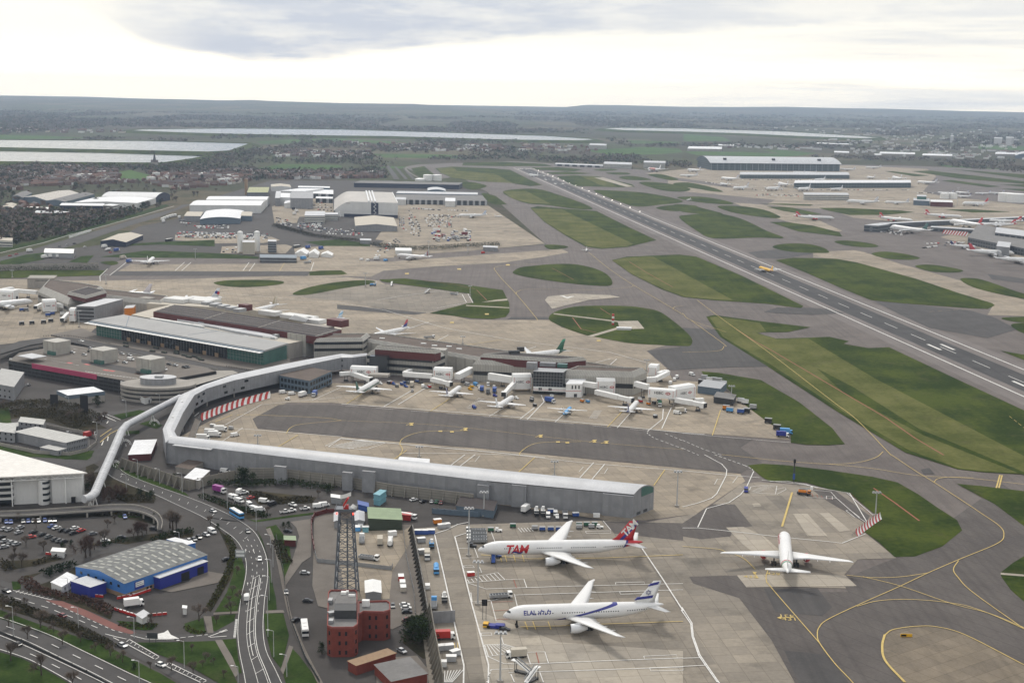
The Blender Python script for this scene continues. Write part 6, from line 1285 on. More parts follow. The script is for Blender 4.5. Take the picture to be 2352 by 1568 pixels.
# the great terminal
a, b = G('t7', 165, 228), G('t7', 1060, 237); u = (b - a).normalized(); nb = Vector((-u.y, u.x, 0)); f = [a, b, b + nb * 165, a + nb * 165]
g5, f = bld('great_terminal', 'huge dark glass terminal under a single shallow curved grey roof', 'terminal', f, 20, W_T5, M_LTROOF, 'barrel', 15, 5, 0)
i = nearside(f); part(g5, 'roof_vents', M_DARK_M, lambda mb: [mb.box(a.lerp(b, s) + nb * 25 + Vector((0, 0, 27)), (9, 8, 6)) for s in (.12, .5, .86)]); part(g5, 'raking_struts', M_STEEL, lambda mb: [mb.beam(a.lerp(b, k / 22) - nb * 3, a.lerp(b, k / 22) - nb * 1 + Vector((0, 0, 19)), 1) for k in range(23)])
def tank(label, c, x, yb, r, h, m=None, dome=1.0, cat='tank', name='storage_tank'):
 p = G(c, x, yb); p.y += r; t = thing(name, label, cat, p)
 part(t, 'shell', m or M_WHITE_P, lambda mb: mb.tube(p, p + Vector((0, 0, h)), r, n=24), False); part(t, 'cap', m or M_WHITE_P, lambda mb: mb.dome(p + Vector((0, 0, h)), r, dome, 20))
 part(t, 'rim', M_STEEL, lambda mb: mb.tube(p + Vector((0, 0, h - .4)), p + Vector((0, 0, h)), r * 1.015, n=24, caps=False))
for lab, c, x, yb, r, h, d in (('left tall white tank near the runway end', 't5', 1828, 116, 11, 13, 1.5), ('right tall white tank near the runway end', 't5', 1894, 116, 11, 13, 1.5), ('low white domed tank beside the tall pair', 't5', 1772, 117, 12, 4, 2.5),
       ('broad white fuel tank at the right edge', 't7', 2250, 452, 17, 17, 1), ('broad white fuel tank cut by the right edge', 't7', 2315, 458, 19, 17, 1), ('small white tank by the control mast', 't7', 1805, 430, 9, 11, 1), ('second small white tank by the control mast', 't7', 1862, 430, 9, 11, 1),
       ('left slim white silo of the concrete plant', 't5', 470, 630, 3.6, 24, 2.5), ('right slim white silo of the concrete plant', 't5', 592, 628, 3.6, 24, 2.5)): tank(lab, c, x, yb, r, h, None, d)
tank('tall tan brick chimney of the boiler house', 't5', 514, 216, 3.2, 31, M_TAN, .3, 'chimney', 'chimney')
t, f = bld('batching_plant', 'cream cladded hopper box between the two white silos', 'plant', foot3('t5', (488, 560), (576, 562), (576, 546), 15), 15, M_BEIGE, M_LTROOF)
t, f = bld('batching_plant', 'green-grey frame tower right of the white silos', 'plant', foot3('t5', (672, 555), (732, 556), (734, 542), 14), 14, W_DECK, M_LTROOF)
t, f = bld('church', 'dark church steeple among trees before the reservoir', 'church', foot3('a1', (1040, 1150), (1090, 1152), (1090, 1146)), 12, M_CONC, M_DARKROOF, 'gable', 6)
sp = centre(f); part(t, 'spire', M_DARKROOF, lambda mb: (mb.box((sp.x, sp.y, 0), (7, 7, 16)), mb.tube((sp.x, sp.y, 16), (sp.x, sp.y, 42), 4, .2, n=8)))
# ------------------------------------------------------------------ walls, barriers
def wall_run(name, label, cat, c, s, h, m, step=6.0, post=.5, w=.3, butt=0.0, pm=None, ext=.4, rails=0):
 q = GP(c, s); t = thing(name, label, cat, q[0])
 part(t, 'panel', m, lambda mb: [mb.beam(a + Vector((0, 0, h / 2)), b + Vector((0, 0, h / 2)), w, h) for a, b in zip(q, q[1:])])
 n = 0
 for a, b in zip(q, q[1:]):
  L = (b - a).length; d = (b - a).normalized(); sd = Vector((d.y, -d.x, 0)); sd = sd if sd.y < 0 else -sd
  for k in range(int(L / step) + 1):
   p = a + d * min(L, k * step); n += 1
   if n > 95: break
   if butt: part(t, 'buttress', pm or m, lambda mb: mb.loft([[p + sd * butt, p + sd * .1, p + sd * .1 + Vector((0, 0, h + ext))], [p + sd * butt + d * post, p + sd * .1 + d * post, p + sd * .1 + d * post + Vector((0, 0, h + ext))]]))
   else: part(t, 'post', pm or m, lambda mb: mb.box(p, (post, post, h + ext), math.atan2(d.y, d.x)))
 return t
WALLC = mat('weathered_concrete', (.20, .185, .155), .9, var=.25, scale=.3, streak=True)
wall_run('retaining_wall', 'weathered concrete wall with raking buttresses along the road bend', 'wall', 'c1', "840,85 1000,140 1180,200 1300,243", 5.5, WALLC, 6, .6, .3, 3.2); wall_run('retaining_wall', 'concrete wall stepping back from the road bend to the pier', 'wall', 'c1', "1300,243 1440,205 1620,165", 5, WALLC, 6, .5)
wall_run('blast_wall', 'long banded concrete panel wall with slim ribs in front of the grey pier', 'wall', 'c1', "1625,165 1900,160 2130,190 2351,215 2700,278 3260,345", 6.0, ribbed('banded_concrete', (.23, .215, .185), 1.4, .3, axis='z'), 7, .55, .3, 1.6)
wall_run('blast_wall', 'long dark sloping blast fence between the brick yard and the apron', 'wall', 'c2', "488,525 540,800 598,1130", 3.6, ribbed('dark_louvres', (.085, .08, .07), .8, .4, axis='z'), 5, .4, .5, 2.4); wall_run('blast_wall', 'leaning concrete A-frame blast wall at the bottom of the apron', 'wall', 'c2', "610,1140 632,1280 660,1430 700,1640", 7.5, WALLC, 4.5, .5, .3, 3.0)
wall_run('blast_wall', 'smooth grey wall end closing the two blast fences', 'wall', 'c2', "612,1160 782,1150", 5.0, M_GREYCLAD, 12, .4); wall_run('brick_wall', 'curved red brick boundary wall of the works yard', 'wall', 't3', "300,285 200,290 110,315 85,370 90,480 110,590", 2.4, M_REDFASC, 8, .5)
wall_run('yard_fence', 'grey mesh yard fence across the works yard', 'fence', 't3', "110,590 130,660 440,690 690,720 700,690", 2.0, M_STEEL, 3, .12, .04); wall_run('yard_fence', 'grey mesh fence beside the railway-like strip', 'fence', 't3', "780,440 800,620 860,900 870,1080", 2.2, M_STEEL, 4, .12, .04); wall_run('road_fence', 'dark railing fence between the path and the car park', 'fence', 'c1', "1900,560 1950,800 1965,950 2000,1140 2100,1400 2200,1568", 1.5, M_DARK_M, 5, .12, .1)
wall_run('crash_barrier', 'steel barrier along the middle of the dual road', 'barrier', 'c1', "-100,1180 150,1285 400,1402 600,1500 750,1580", .9, M_DARK_M, 9, .2, .12); wall_run('works_wall', 'low grey enclosure of steel cages below the depot office', 'fence', 'c2', "625,400 780,412 950,425", 2.6, M_BLUEGREY, 3, .3, .3); wall_run('compound_wall', 'pale grey wall round the cabin compound', 'wall', 'b1', "0,1500 250,1555 480,1568 600,1540 665,1490 660,1450 540,1410 320,1375", 2.0, M_CONC, 8, .3)
wall_run('noise_barrier', 'long pale noise barrier with dark ivy bays beyond the west pier', 'barrier', 'b1', "0,295 300,292 680,282", 7, M_CONC, 12, .8); wall_run('noise_barrier', 'white barrier strip along the dual road', 'barrier', 't6', "650,830 860,765", 3, M_WHITE_P, 30, .4)
def stripes(label, c, s, h, n, lean=1.6):
 q = GP(c, s); t = thing('blast_fence', label, 'blast fence', q[0]); L = [0.0]
 for a, b in zip(q, q[1:]): L.append(L[-1] + (b - a).length)
 def at(d):
  for i in range(len(q) - 1):
   if d <= L[i + 1] or i == len(q) - 2:
    dd = (q[i + 1] - q[i]).normalized(); return q[i] + dd * (d - L[i]), Vector((dd.y, -dd.x, 0)) * (1 if Vector((dd.y, -dd.x, 0)).y < 0 else -1)
 w = L[-1] / n; sl = w * 1.3
 def grp(k0):
  def fn(mb):
   for k in range(k0, n, 2):
    for j in range(4):
     P_ = [(w * k + sl * zz - sl / 2, zz) for zz in (j / 4, (j + 1) / 4)]
     x = [at(min(max(d + e, 0), L[-1])) for d, e in ((P_[0][0], 0), (P_[0][0], w), (P_[1][0], w), (P_[1][0], 0))]; z = [P_[0][1], P_[0][1], P_[1][1], P_[1][1]]
     mb.face([p + sd * (1 - zz) ** 2 * lean + Vector((0, 0, .3 + h * zz)) for (p, sd), zz in zip(x, z)])
  return fn
 part(t, 'red_stripes', M_RED, grp(0)); part(t, 'white_stripes', M_WHITE_P, grp(1))
 part(t, 'braces', M_STEEL, lambda mb: [mb.beam(at(w * k)[0] - at(w * k)[1] * h * .5, at(w * k)[0] + Vector((0, 0, h * .9)), .2) for k in range(0, n + 1, 2)])
stripes('curved red and white striped blast fence inside the bend of the grey pier', 'b1', "1378,1328 1500,1278 1650,1225 1860,1168", 4.2, 26); stripes('short leaning red and white striped blast fence at the edge of the grass', 'c3', "1185,558 1290,480 1358,435", 3, 18); stripes('distant red and white striped blast fence by the right terminal', 't7', "1785,672 1960,690", 6, 18)
fc = thing('walkway', 'pale railed concrete walkway beside the grey pier bend', 'walkway', G('b1', 1330, 1400)); part(fc, 'deck', M_PAVE, lambda mb: mb.prism([pxy(p) for p in GP('b1', "1290,1450 1330,1455 1380,1330 1345,1310", 1)], 0, 1)); fence_run(fc, 'railing', M_STEEL, 'b1', "1335,1452 1382,1335", 1, 1, 2)
# ================================================================== aircraft
# local frame: nose towards +x, left wing +y, ground z = 0, origin under the middle of the fuselage
AT = {'long': (73, 64.8, 6.2, 2), 'wide': (63, 60.9, 6.2, 2), 'jumbo': (70, 64.4, 6.5, 4), 'quad': (75, 63.4, 5.6, 4), 'mid': (54, 47.6, 5.0, 2), 'narrow': (40, 34.5, 4.0, 2), 'slim': (47, 38, 3.9, 2), 'prop': (25.3, 29, 2.9, 2), 'light': (15, 14, 1.8, 2)}
def paint(name, base, rules=(), D=6.2, L=70, zc=5.6, win=True):
 """airliner paint: rules are (kind, args, colour) in the fuselage's own metres; window row and cockpit panes are dark marks"""
 n = NT(name, .32, 0, .45); s = n.sep(n.coord()); a = n.noise(n.coord(), .25, 4); x, y, z = s[0], s[1], s[2]
 col = n.mix(n.rng(a, .35, .65, 0, 1), sc3(base, .95), sc3(base, 1.03))
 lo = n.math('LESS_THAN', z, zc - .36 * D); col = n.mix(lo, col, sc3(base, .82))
 for k, (p, c) in enumerate(rules):      # p = (ax, az, b0, b1): painted where b0 < ax*x + az*z < b1
  v = n.math('ADD', n.math('MULTIPLY', x, p[0]), n.math('MULTIPLY', z, p[1]))
  m = n.math('MULTIPLY', n.math('GREATER_THAN', v, p[2]), n.math('LESS_THAN', v, p[3]))
  if len(p) > 4: m = n.math('MULTIPLY', m, n.math('MULTIPLY', n.math('GREATER_THAN', x, p[4]), n.math('LESS_THAN', x, p[5])))
  col = n.mix(m, col, c)
 if win:
  q = n.math('MULTIPLY', n.math('LESS_THAN', n.math('FRACT', n.math('MULTIPLY', x, 1 / .95)), .5), n.math('LESS_THAN', n.math('ABSOLUTE', n.math('SUBTRACT', z, zc + .10 * D)), .035 * D))
  q = n.math('MULTIPLY', q, n.math('LESS_THAN', n.math('ABSOLUTE', n.math('ADD', x, .02 * L)), .37 * L))
  for gx in (-.235, -.03, .17): q = n.math('MULTIPLY', q, n.math('GREATER_THAN', n.math('ABSOLUTE', n.math('SUBTRACT', x, gx * L)), .022 * L))
  col = n.mix(q, col, (.05, .055, .065))
  ck = n.math('MULTIPLY', n.math('GREATER_THAN', x, .5 * L - .44 * D), n.math('LESS_THAN', n.math('ABSOLUTE', n.math('SUBTRACT', z, zc + .155 * D)), .05 * D)); ck = n.math('MULTIPLY', ck, n.math('LESS_THAN', x, .5 * L - .2 * D))
  col = n.mix(ck, col, (.03, .035, .04))
 return n.color(col)
W1 = (.72, .72, .71)
M_WING = mat('wing_paint', (.60, .61, .62), .4, var=.05, scale=.12, spec=.45); M_WING2 = mat('white_wing_paint', (.68, .68, .67), .4, var=.05, scale=.12, spec=.45); M_GEAR = mat('landing_gear', (.022, .022, .022), .7)
M_ENG = mat('white_nacelle', (.66, .67, .68), .35, var=.05, spec=.45); M_ENGR = mat('red_nacelle', (.44, .03, .03), .35, var=.05, spec=.45); M_INT = mat('engine_intake', (.012, .012, .014), .5)
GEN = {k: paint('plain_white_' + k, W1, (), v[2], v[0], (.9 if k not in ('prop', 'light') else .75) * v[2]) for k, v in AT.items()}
AC = {}
def ac_meshes(k):
 if k in AC: return AC[k]
 L, S, D, ne = AT[k]; zc = (.9 if k not in ('prop', 'light') else .75) * D; h = L / 2; m = {}; big = k in ('long', 'wide'); N = 28 if big else 14
 st = [(0, .02, -.16), (.004, .16, -.15), (.012, .30, -.12), (.025, .47, -.09), (.045, .66, -.055), (.07, .83, -.03), (.10, .95, -.01), (.135, 1, 0), (.40, 1, 0), (.66, 1, 0), (.74, .93, .03), (.81, .79, .09), (.88, .57, .17), (.94, .35, .235), (.985, .17, .27), (1, .09, .275)]
 def ring(x, r, dz, hump=0.0): return [(x, r * D / 2 * math.cos(a), zc + dz * D + r * D / 2 * (math.sin(a) + (hump if math.sin(a) > 0 else 0) * math.sin(a))) for a in [2 * math.pi * i / N for i in range(N)]]
 mb = MB(); mb.loft([ring(h - t * L * (1 if t > .3 or big else 1), r, dz, (.42 if .05 < t < .30 else .2 if .3 <= t < .42 else 0) if k == 'jumbo' else 0) for t, r, dz in st])
 m['fuselage'] = [mb.mesh('fuselage')]
 hi = k == 'prop'; zw = zc + (.42 if hi else -.30) * D; sw = 0.04 if hi else .56; cr = L * (.115 if hi else .20); ct = cr * (.5 if hi else .16); x0 = L * (.06 if hi else .125) + (0 if hi else .02 * L); b = S / 2
 def sect(y, xl, c, z, th, up=False):
  pr = ((0, 0), (.06, .45), (.3, .62), (.7, .35), (1, 0), (.7, -.12), (.3, -.35), (.06, -.3))
  return [(xl - c * u, y, z + v * th) if not up else (xl - c * u, v * th, z) for u, v in pr]
 ws = []
 for sg in (1, -1):
  mb = MB(); R_ = []
  for t in ((0, .34, .94, 1.0) if not hi else (0, .4, 1)):
   y = t * b; xl = x0 - sw * y - (1.4 if t == 1 and not hi else 0); c = cr + (ct - cr) * (t / .34 * .52 if t < .34 else .52 + .48 * (t - .34) / .66) if not hi else cr + (ct - cr) * t
   if t == 1 and not hi: c = ct * .45
   R_.append(sect(sg * y, xl, max(c, .4), zw + y * (.02 if hi else .105), cr * .115 * (1 - .8 * t)))
  mb.loft(R_ if sg > 0 else [r[::-1] for r in R_])
  if not hi:
   for t in (.30, .48, .66):           # flap track fairings
    y = t * b; xl = x0 - sw * y - cr * (.62 - .5 * t); mb.tube((xl + .6, sg * y, zw + y * .105 - .25), (xl - cr * .22, sg * y, zw + y * .105 - .3), .28 * D / 6, .06, 6)
  ws.append(mb.mesh('wing'))
 m['wing'] = ws
 tp = []; xt = -h + L * (.125 if not hi else .16)
 for sg in (1, -1):
  mb = MB(); y1 = S * .165; zt = zc + D * (.2 if not hi else .35); c = L * .095
  R_ = [sect(0, xt, c, zt, .5), sect(sg * y1, xt - y1 * (.62 if not hi else .1), c * .38, zt + y1 * .12, .2)]; mb.loft(R_ if sg > 0 else [r[::-1] for r in R_]); tp.append(mb.mesh('tailplane'))
 m['tailplane'] = tp
 mb = MB(); fh = D * (1.42 if not big else 1.5); c = L * .13; z0 = zc + .35 * D; xf = -h + L * .185
 mb.loft([sect(0, xf + 1.5, c + 1.5, z0, .32, True), sect(0, xf - fh * .18, c * .82, z0 + fh * .22, .3, True), sect(0, xf - fh * .80, c * .40, z0 + fh, .16, True)]); m['fin'] = [mb.mesh('fin')]
 en = []; it = []
 for yf in ((.165,) if ne == 2 else (.19, .34)):
  for sg in (1, -1):
   y = S * yf * sg; d = {2: .56, 4: .45}[ne] * D if k != 'light' else .5 * D; le = d * 1.55; xe = x0 - sw * abs(y) + d * .95; ze = zw + abs(y) * .105 - d * .62
   if hi: xe, ze, d, le = x0 + 1.6, zw - .25, 1.2, 4.6
   if k == 'light': xe, y, ze, le = -h * .45, sg * 1.5, zc + .5, 2.6
   mb = MB(); pr = [(0, .44), (.03, .5), (.25, .53), (.6, .5), (.85, .38), (1, .3), (1.22, .16), (1.22, .02)] if not hi else [(0, .1), (.06, .32), (.2, .5), (.7, .5), (1, .2)]
   M_ = 18 if big else 10; mb.loft([[(xe - t * le, y + r * d * math.cos(a), ze + r * d * math.sin(a)) for a in [2 * math.pi * i / M_ for i in range(M_)]] for t, r in pr], 0, True, False)
   if not hi and k != 'light': mb.beam((xe - le * .3, y, ze + d * .4), (xe - le * 1.1, y, ze + d * .62), d * .12, d * .3)
   en.append(mb.mesh('engine')); mi = MB()
   if hi:
    for a in range(6): mi.beam((xe, y, ze), (xe, y + 1.8 * math.cos(a * 1.047), ze + 1.8 * math.sin(a * 1.047)), .22, .06)
   else: mi.tube((xe - le * .06, y, ze), (xe - le * .05, y, ze), d * .46, n=M_)
   it.append(mi.mesh('propeller' if hi else 'intake'))
 m['engine'] = en; m['sub'] = it
 gr = []
 for gx, gy, nw, r in ((h - L * .085, 0, 1, .09), (x0 - cr * .78, D * .85, 3 if big or k in ('jumbo', 'quad') else 2, .105), (x0 - cr * .78, -D * .85, 3 if big or k in ('jumbo', 'quad') else 2, .105)):
  mb = MB(); mb.tube((gx, gy, r * D), (gx, gy, zc - .3 * D), .06 * D, n=6)
  for q in range(nw):
   xx = gx + (q - (nw - 1) / 2) * .24 * D
   for s in (-1, 1): mb.tube((xx, gy + s * .07 * D, r * D), (xx, gy + s * .19 * D, r * D), r * D, n=12)
  gr.append(mb.mesh('landing_gear'))
 m['landing_gear'] = gr; AC[k] = m
 for q in m.values():
  for me in q:
   for p in me.polygons: p.use_smooth = True
   me.materials.append(M_WING)
 return m
def plane(k, label, c, nose, tail, fus=None, fin=None, eng=None, wing=None, zn=None, zt=None, cat='airliner', z0=.2, name='airliner'):
 L, S, D, ne = AT[k]; zc = (.9 if k not in ('prop', 'light') else .75) * D
 a = G(c, *nose, zn if zn is not None else zc - .1 * D); b = G(c, *tail, zt if zt is not None else zc + .27 * D); d = Vector((a.x - b.x, a.y - b.y, 0)); sc = d.length / L
 t = thing(name, label, cat, ((a.x + b.x) / 2, (a.y + b.y) / 2, z0), math.atan2(d.y, d.x)); sc = min(1.2, max(.9, sc)); t.scale = (sc, sc, sc)
 m = ac_meshes(k); fm = fus or GEN[k]
 for nm, mt in (('fuselage', fm), ('wing', wing or M_WING), ('tailplane', wing or M_WING), ('fin', fin or fm), ('engine', eng or M_ENG), ('landing_gear', M_GEAR)):
  for i, me in enumerate(m[nm]):
   o = bpy.data.objects.new(nm, me); C.objects.link(o); o.parent = t; o.material_slots[0].link = 'OBJECT'; o.material_slots[0].material = mt
   if nm == 'engine':
    q = bpy.data.objects.new(m['sub'][i].name.split('.')[0], m['sub'][i]); C.objects.link(q); q.parent = o; q.material_slots[0].link = 'OBJECT'; q.material_slots[0].material = M_INT
 return t
def hull_text(t, k, txt, size, m, x, z, sd, shear=0.0, bold=0.0, spacing=1.0, name='lettering', fin=False, rot=0.0):
 """lettering wrapped on the hull (or flat on the fin); sd = +1 left side, -1 right side"""
 L, S, D, ne = AT[k]; zc = .9 * D
 cu = bpy.data.curves.new('t', 'FONT'); cu.body = txt; cu.size = size; cu.align_x = 'CENTER'; cu.align_y = 'CENTER'; cu.shear = shear; cu.offset = bold; cu.space_character = spacing
 o = bpy.data.objects.new('t', cu); C.objects.link(o); dg = bpy.context.evaluated_depsgraph_get(); ev = o.evaluated_get(dg); me = bpy.data.meshes.new_from_object(ev); bpy.data.objects.remove(o)
 bm = bmesh.new(); bm.from_mesh(me)
 for i in range(-8, 9): bmesh.ops.bisect_plane(bm, geom=bm.verts[:] + bm.edges[:] + bm.faces[:], plane_co=(0, i * size / 14, 0), plane_no=(0, 1, 0))
 for v in bm.verts:
  ax, az = v.co.x * math.cos(rot) - v.co.y * math.sin(rot), v.co.x * math.sin(rot) + v.co.y * math.cos(rot)
  xx = x - sd * ax; zz = z + az
  v.co = Vector((xx, sd * (.26 if fin else math.sqrt(max(.01, (D / 2) ** 2 - (zz - zc) ** 2)) + .05), zz))
 bm.to_mesh(me); bm.free(); me.materials.append(m); q = bpy.data.objects.new(name, me); C.objects.link(q); q.parent = t; return q
R_T, B_T = (.46, .022, .03), (.03, .035, .22)
TR = mat('livery_red', R_T, .35, var=.04); TB_ = mat('livery_blue', B_T, .35, var=.04)
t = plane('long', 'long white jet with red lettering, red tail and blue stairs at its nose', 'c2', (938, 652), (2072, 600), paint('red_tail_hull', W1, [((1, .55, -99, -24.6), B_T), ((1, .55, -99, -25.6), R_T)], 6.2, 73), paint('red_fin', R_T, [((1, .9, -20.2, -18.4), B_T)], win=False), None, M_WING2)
hull_text(t, 'long', 'TAM', 5.2, TR, 19.8, 5.5, 1, .25, .13, .86); hull_text(t, 'long', 'TAM', 4.6, M_WHITE_P, -30.6, 13.6, 1, .1, .1, .8, 'fin_lettering', True, R(48)); hull_text(t, 'long', '~', 9, TB_, 19.5, 4.6, 1, 0, .02, 1, 'swoosh')
t = plane('wide', 'white jet with blue diagonal sash and a blue star on its banded fin', 'c2', (1112, 1102), (2215, 1028), paint('sash_hull', W1, [((.24, 1, 5.1, 5.95, -13, 21), B_T)], 6.2, 63), paint('banded_fin', W1, [], win=False), None, M_WING2)
hull_text(t, 'wide', 'ELAL אלעל', 2.3, TB_, 18.6, 6.5, 1, 0, .06)
m_ = MB()
for r0 in (0, math.pi):
 P3 = [Vector((-25.4 + 1.1 * math.sin(r0 + k * 2.0944), .27, 12.4 + 1.1 * math.cos(r0 + k * 2.0944))) for k in range(3)]
 for k in range(3): m_.beam(P3[k], P3[(k + 1) % 3], .2, .06)
o = m_.build('fin_star', TB_, t)
for x0, x1, z in ((-20.0, -27.0, 9.4), (-25.2, -29.2, 14.9)):
 m_ = MB(); m_.loft([[(x0, -.27, z), (x0, .27, z), (x0 - 1.1, .27, z + 1.1), (x0 - 1.1, -.27, z + 1.1)], [(x1, -.24, z + .7), (x1, .24, z + .7), (x1 - .4, .24, z + 1.8), (x1 - .4, -.24, z + 1.8)]]); m_.build('fin_band', TB_, t)
t = plane('wide', 'white jet seen from behind, red engines, red and green bands round its tail', 'c3', (699, 512), (725, 800), paint('banded_tail_hull', W1, [((1, 0, -18.6, -17.4), (.4, .03, .04)), ((1, 0, -20.6, -19.1), (.03, .2, .1))], 6.2, 63), mat('white_fin', W1, .35, var=.04), M_ENGR, M_WING2, zn=7, zt=7.4)
hull_text(t, 'wide', 'Kenya Airways', 2.4, TR, 17, 7.0, 1, .2, .03)
sg = lambda nm, base, rules: paint(nm, base, rules, win=False)
DG, NV = (.02, .10, .06), (.02, .03, .12)
NP = [('narrow', 'small jet with green cheat line and green and red fin on the leftmost stand', 't1', (455, 700), (165, 842), paint('green_line_hull', W1, [((0, 1, 3.2, 3.9), DG)], 4, 40, 3.6), sg('green_red_fin', DG, [((1, .35, -99, -15.6), (.42, .04, .04))]), None),
('narrow', 'small white jet with navy and red striped fin below the tall bay', 't1', (1462, 760), (1278, 865), None, sg('striped_fin', W1, [((1, .8, -11.9, -10.6), (.03, .04, .2)), ((1, .8, -10.2, -9.2), (.03, .04, .2)), ((1, .8, -8.9, -8.3), (.42, .04, .05))]), None),
('narrow', 'small all-white jet third along the pier stands', 't1', (2112, 885), (1882, 1005), None, None, None),
('narrow', 'small white jet with dark tail beside the long front tunnel', 't2', (1378, 790), (1255, 905), paint('dark_tail_hull', W1, [((1, .3, -99, -14.5), NV)], 4, 40, 3.6), mat('dark_fin', NV, .4), None),
('mid', 'white jet with red, blue fin parked behind the brown pier spine', 'b2', (228, 742), (448, 682), paint('two_tone_hull', W1, [((0, 1, 0, 3.0), (.25, .26, .3))], 5, 54, 4.5), sg('red_blue_fin', (.03, .035, .2), [((.28, 1, 3.7, 99), (.42, .03, .05)), ((.28, 1, -99, 1.2), (.35, .42, .6))]), None),
('wide', 'white jet with dark green fin half hidden behind the pier', 'b2', (1215, 895), (1480, 842), paint('green_tail_hull', W1, [((1, .5, -99, -19), DG)], 6.2, 63), sg('green_fin', (.015, .11, .06), [((.3, 1, 6.6, 8.4), (.03, .25, .14))]), None),
('quad', 'white jet with gold fin behind the dark terminal roof', 't4', (1570, 372), (1800, 303), None, sg('gold_fin', (.30, .25, .15), [((1, .5, -99, -24), (.55, .5, .4))]), None),
('jumbo', 'white jumbo with red and blue crest on its tall fin behind the terminal', 't4', (1060, 292), (1345, 250), None, mat('pale_fin', (.6, .61, .62), .4, var=.04), None),
('wide', 'white jet with pale maroon fin beside the west pier', 't4', (640, 232), (790, 215), None, mat('pale_crest_fin', (.56, .52, .53), .4, var=.12, scale=.4), None),
('mid', 'white jet with pale blue lettered fin behind the plant rooms', 't4', (2090, 442), (2225, 408), None, sg('pale_blue_fin', (.58, .66, .72), [((.3, 1, 3, 4.5), (.2, .42, .62))]), None),
('slim', 'white jet seen from behind on the cargo stand beside the striped bays', 'b1', (1062, 210), (1008, 250), None, None, None),
('mid', 'white freighter with thin stripe parked beside the white flat hut', 'b2', (380, 188), (608, 197), paint('stripe_hull', W1, [((0, 1, 4.6, 4.8), (.3, .04, .05))], 5, 54, 4.5), sg('grey_blue_fin', (.45, .46, .5), [((1, 0, -24, -22), (.25, .1, .1))]), None),
('slim', 'yellow freighter rolling along the runway', 'b3', (532, 272), (622, 292), paint('yellow_hull', (.82, .46, .02), [((1, .4, -16, -14), (.4, .04, .03))], 3.9, 47, 3.5), mat('yellow_fin', (.82, .46, .02), .4, var=.05), None),
('quad', 'white jet with red engines and red tail taxiing among the grass islands', 't7', (1026, 562), (742, 545), paint('red_tail_white_hull', W1, [((1, .6, -99, -26), R_T)], 5.6, 75, 5.0), sg('red_white_fin', R_T, [((.5, 1, -6.5, -5.0), W1)]), M_ENGR),
('quad', 'white jet with red tail parked nose right behind the bridge pier', 't7', (1555, 578), (1350, 552), 'red_tail_white_hull', 'red_white_fin', M_ENGR), ('quad', 'white jet with red tail further back behind the bridge pier', 't7', (1890, 552), (1680, 532), 'red_tail_white_hull', 'red_white_fin', M_ENGR),
('jumbo', 'white jumbo with red tail nosing left between the two bridge piers', 't7', (1832, 592), (2070, 612), paint('jumbo_red_tail_hull', W1, [((1, .6, -99, -24), R_T)], 6.5, 70, 5.85), 'red_white_fin', None), ('quad', 'white jet with red tail behind the jumbo at the right piers', 't7', (2075, 605), (2250, 600), 'red_tail_white_hull', 'red_white_fin', None), ('quad', 'long white jet cut by the right picture edge at the far pier', 't7', (2060, 578), (2345, 580), None, 'red_white_fin', None),
('jumbo', 'white jumbo with dark green fin beside the grey bridge pier', 't7', (1412, 632), (1690, 650), None, sg('slate_green_fin', (.05, .13, .12), []), None), ('wide', 'white jet with red and green fin before the dark glass terminal', 't7', (2285, 808), (1955, 785), None, sg('flag_fin', (.42, .03, .04), [((.5, 1, 2.8, 4.8), (.6, .6, .6)), ((.5, 1, 4.8, 99), (.02, .14, .07))]), None),
('wide', 'white jet with black patterned fin cut by the right edge', 't7', (2440, 855), (2180, 838), None, mat('patterned_fin', (.3, .3, .3), .4, var=.9, scale=1.2), None), ('narrow', 'small white jet with navy fin among red carts', 't7', (1985, 762), (1865, 748), None, 'dark_fin', None),
('wide', 'white jet at the left picture edge on the west stands', 'b1', (150, 512), (-110, 520), None, None, None), ('mid', 'second white jet at the left edge behind the lettered bay', 'b1', (60, 425), (-90, 440), None, None, None),
('narrow', 'white jet landing far down the runway', 'a2', (1270, 1203), (1378, 1212), None, None, None), ('mid', 'white jet by the red-striped maintenance apron', 'a2', (838, 1482), (968, 1475), None, mat('pale_blue_tail', (.45, .5, .58), .4), None), ('light', 'tiny white jet on the pink maintenance apron', 'a2', (1105, 1490), (1055, 1486), None, None, None),
('wide', 'white jet with red markings at the far runway end', 'a2', (2090, 1162), (2222, 1172), paint('red_patch_hull', W1, [((1, 0, -8, 20), (.5, .2, .17))], 6.2, 63), None, None),
('light', 'tiny white business jet taxiing towards the viewer', 'b2', (1684, 160), (1688, 146), None, None, None), ('light', 'tiny white propeller-like jet on the grass edge taxiway', 'a3', (30, 1378), (55, 1372), None, None, None)]
for k, lab, c, a, b, fu, fi, en in NP:
 fu = MATS[fu] if isinstance(fu, str) else fu; fi = MATS[fi] if isinstance(fi, str) else fi
 t = plane(k, lab, c, a, b, fu, fi, en, M_WING2 if c in ('t1', 't2') else None, cat='airliner' if k != 'light' else 'small jet', name='airliner' if k != 'light' else 'light_jet', z0=.15)
 if 'crest' in lab and k == 'jumbo':
  for col, dz in ((TR, -1), (TB_, 1)): m_ = MB(); m_.tube((-29.5 + dz, -.32, 12.6 + dz * .4), (-29.5 + dz, .32, 12.6 + dz * .4), 1.7, n=14); m_.build('fin_crest', col, t)
plane('prop', 'sky blue and white propeller airliner on the pier stands', 't2', (560, 862), (470, 935), paint('blue_white_hull', (.10, .36, .68), [], 2.9, 25.3, 2.2), mat('prop_fin', (.62, .66, .7), .4), M_WING2, M_WING2)
BAF = sg('red_blue_swept_fin', (.58, .58, .6), [((.6, 1, 1.2, 2.8), (.42, .05, .07)), ((.6, 1, -1.2, .6), (.05, .07, .25))])
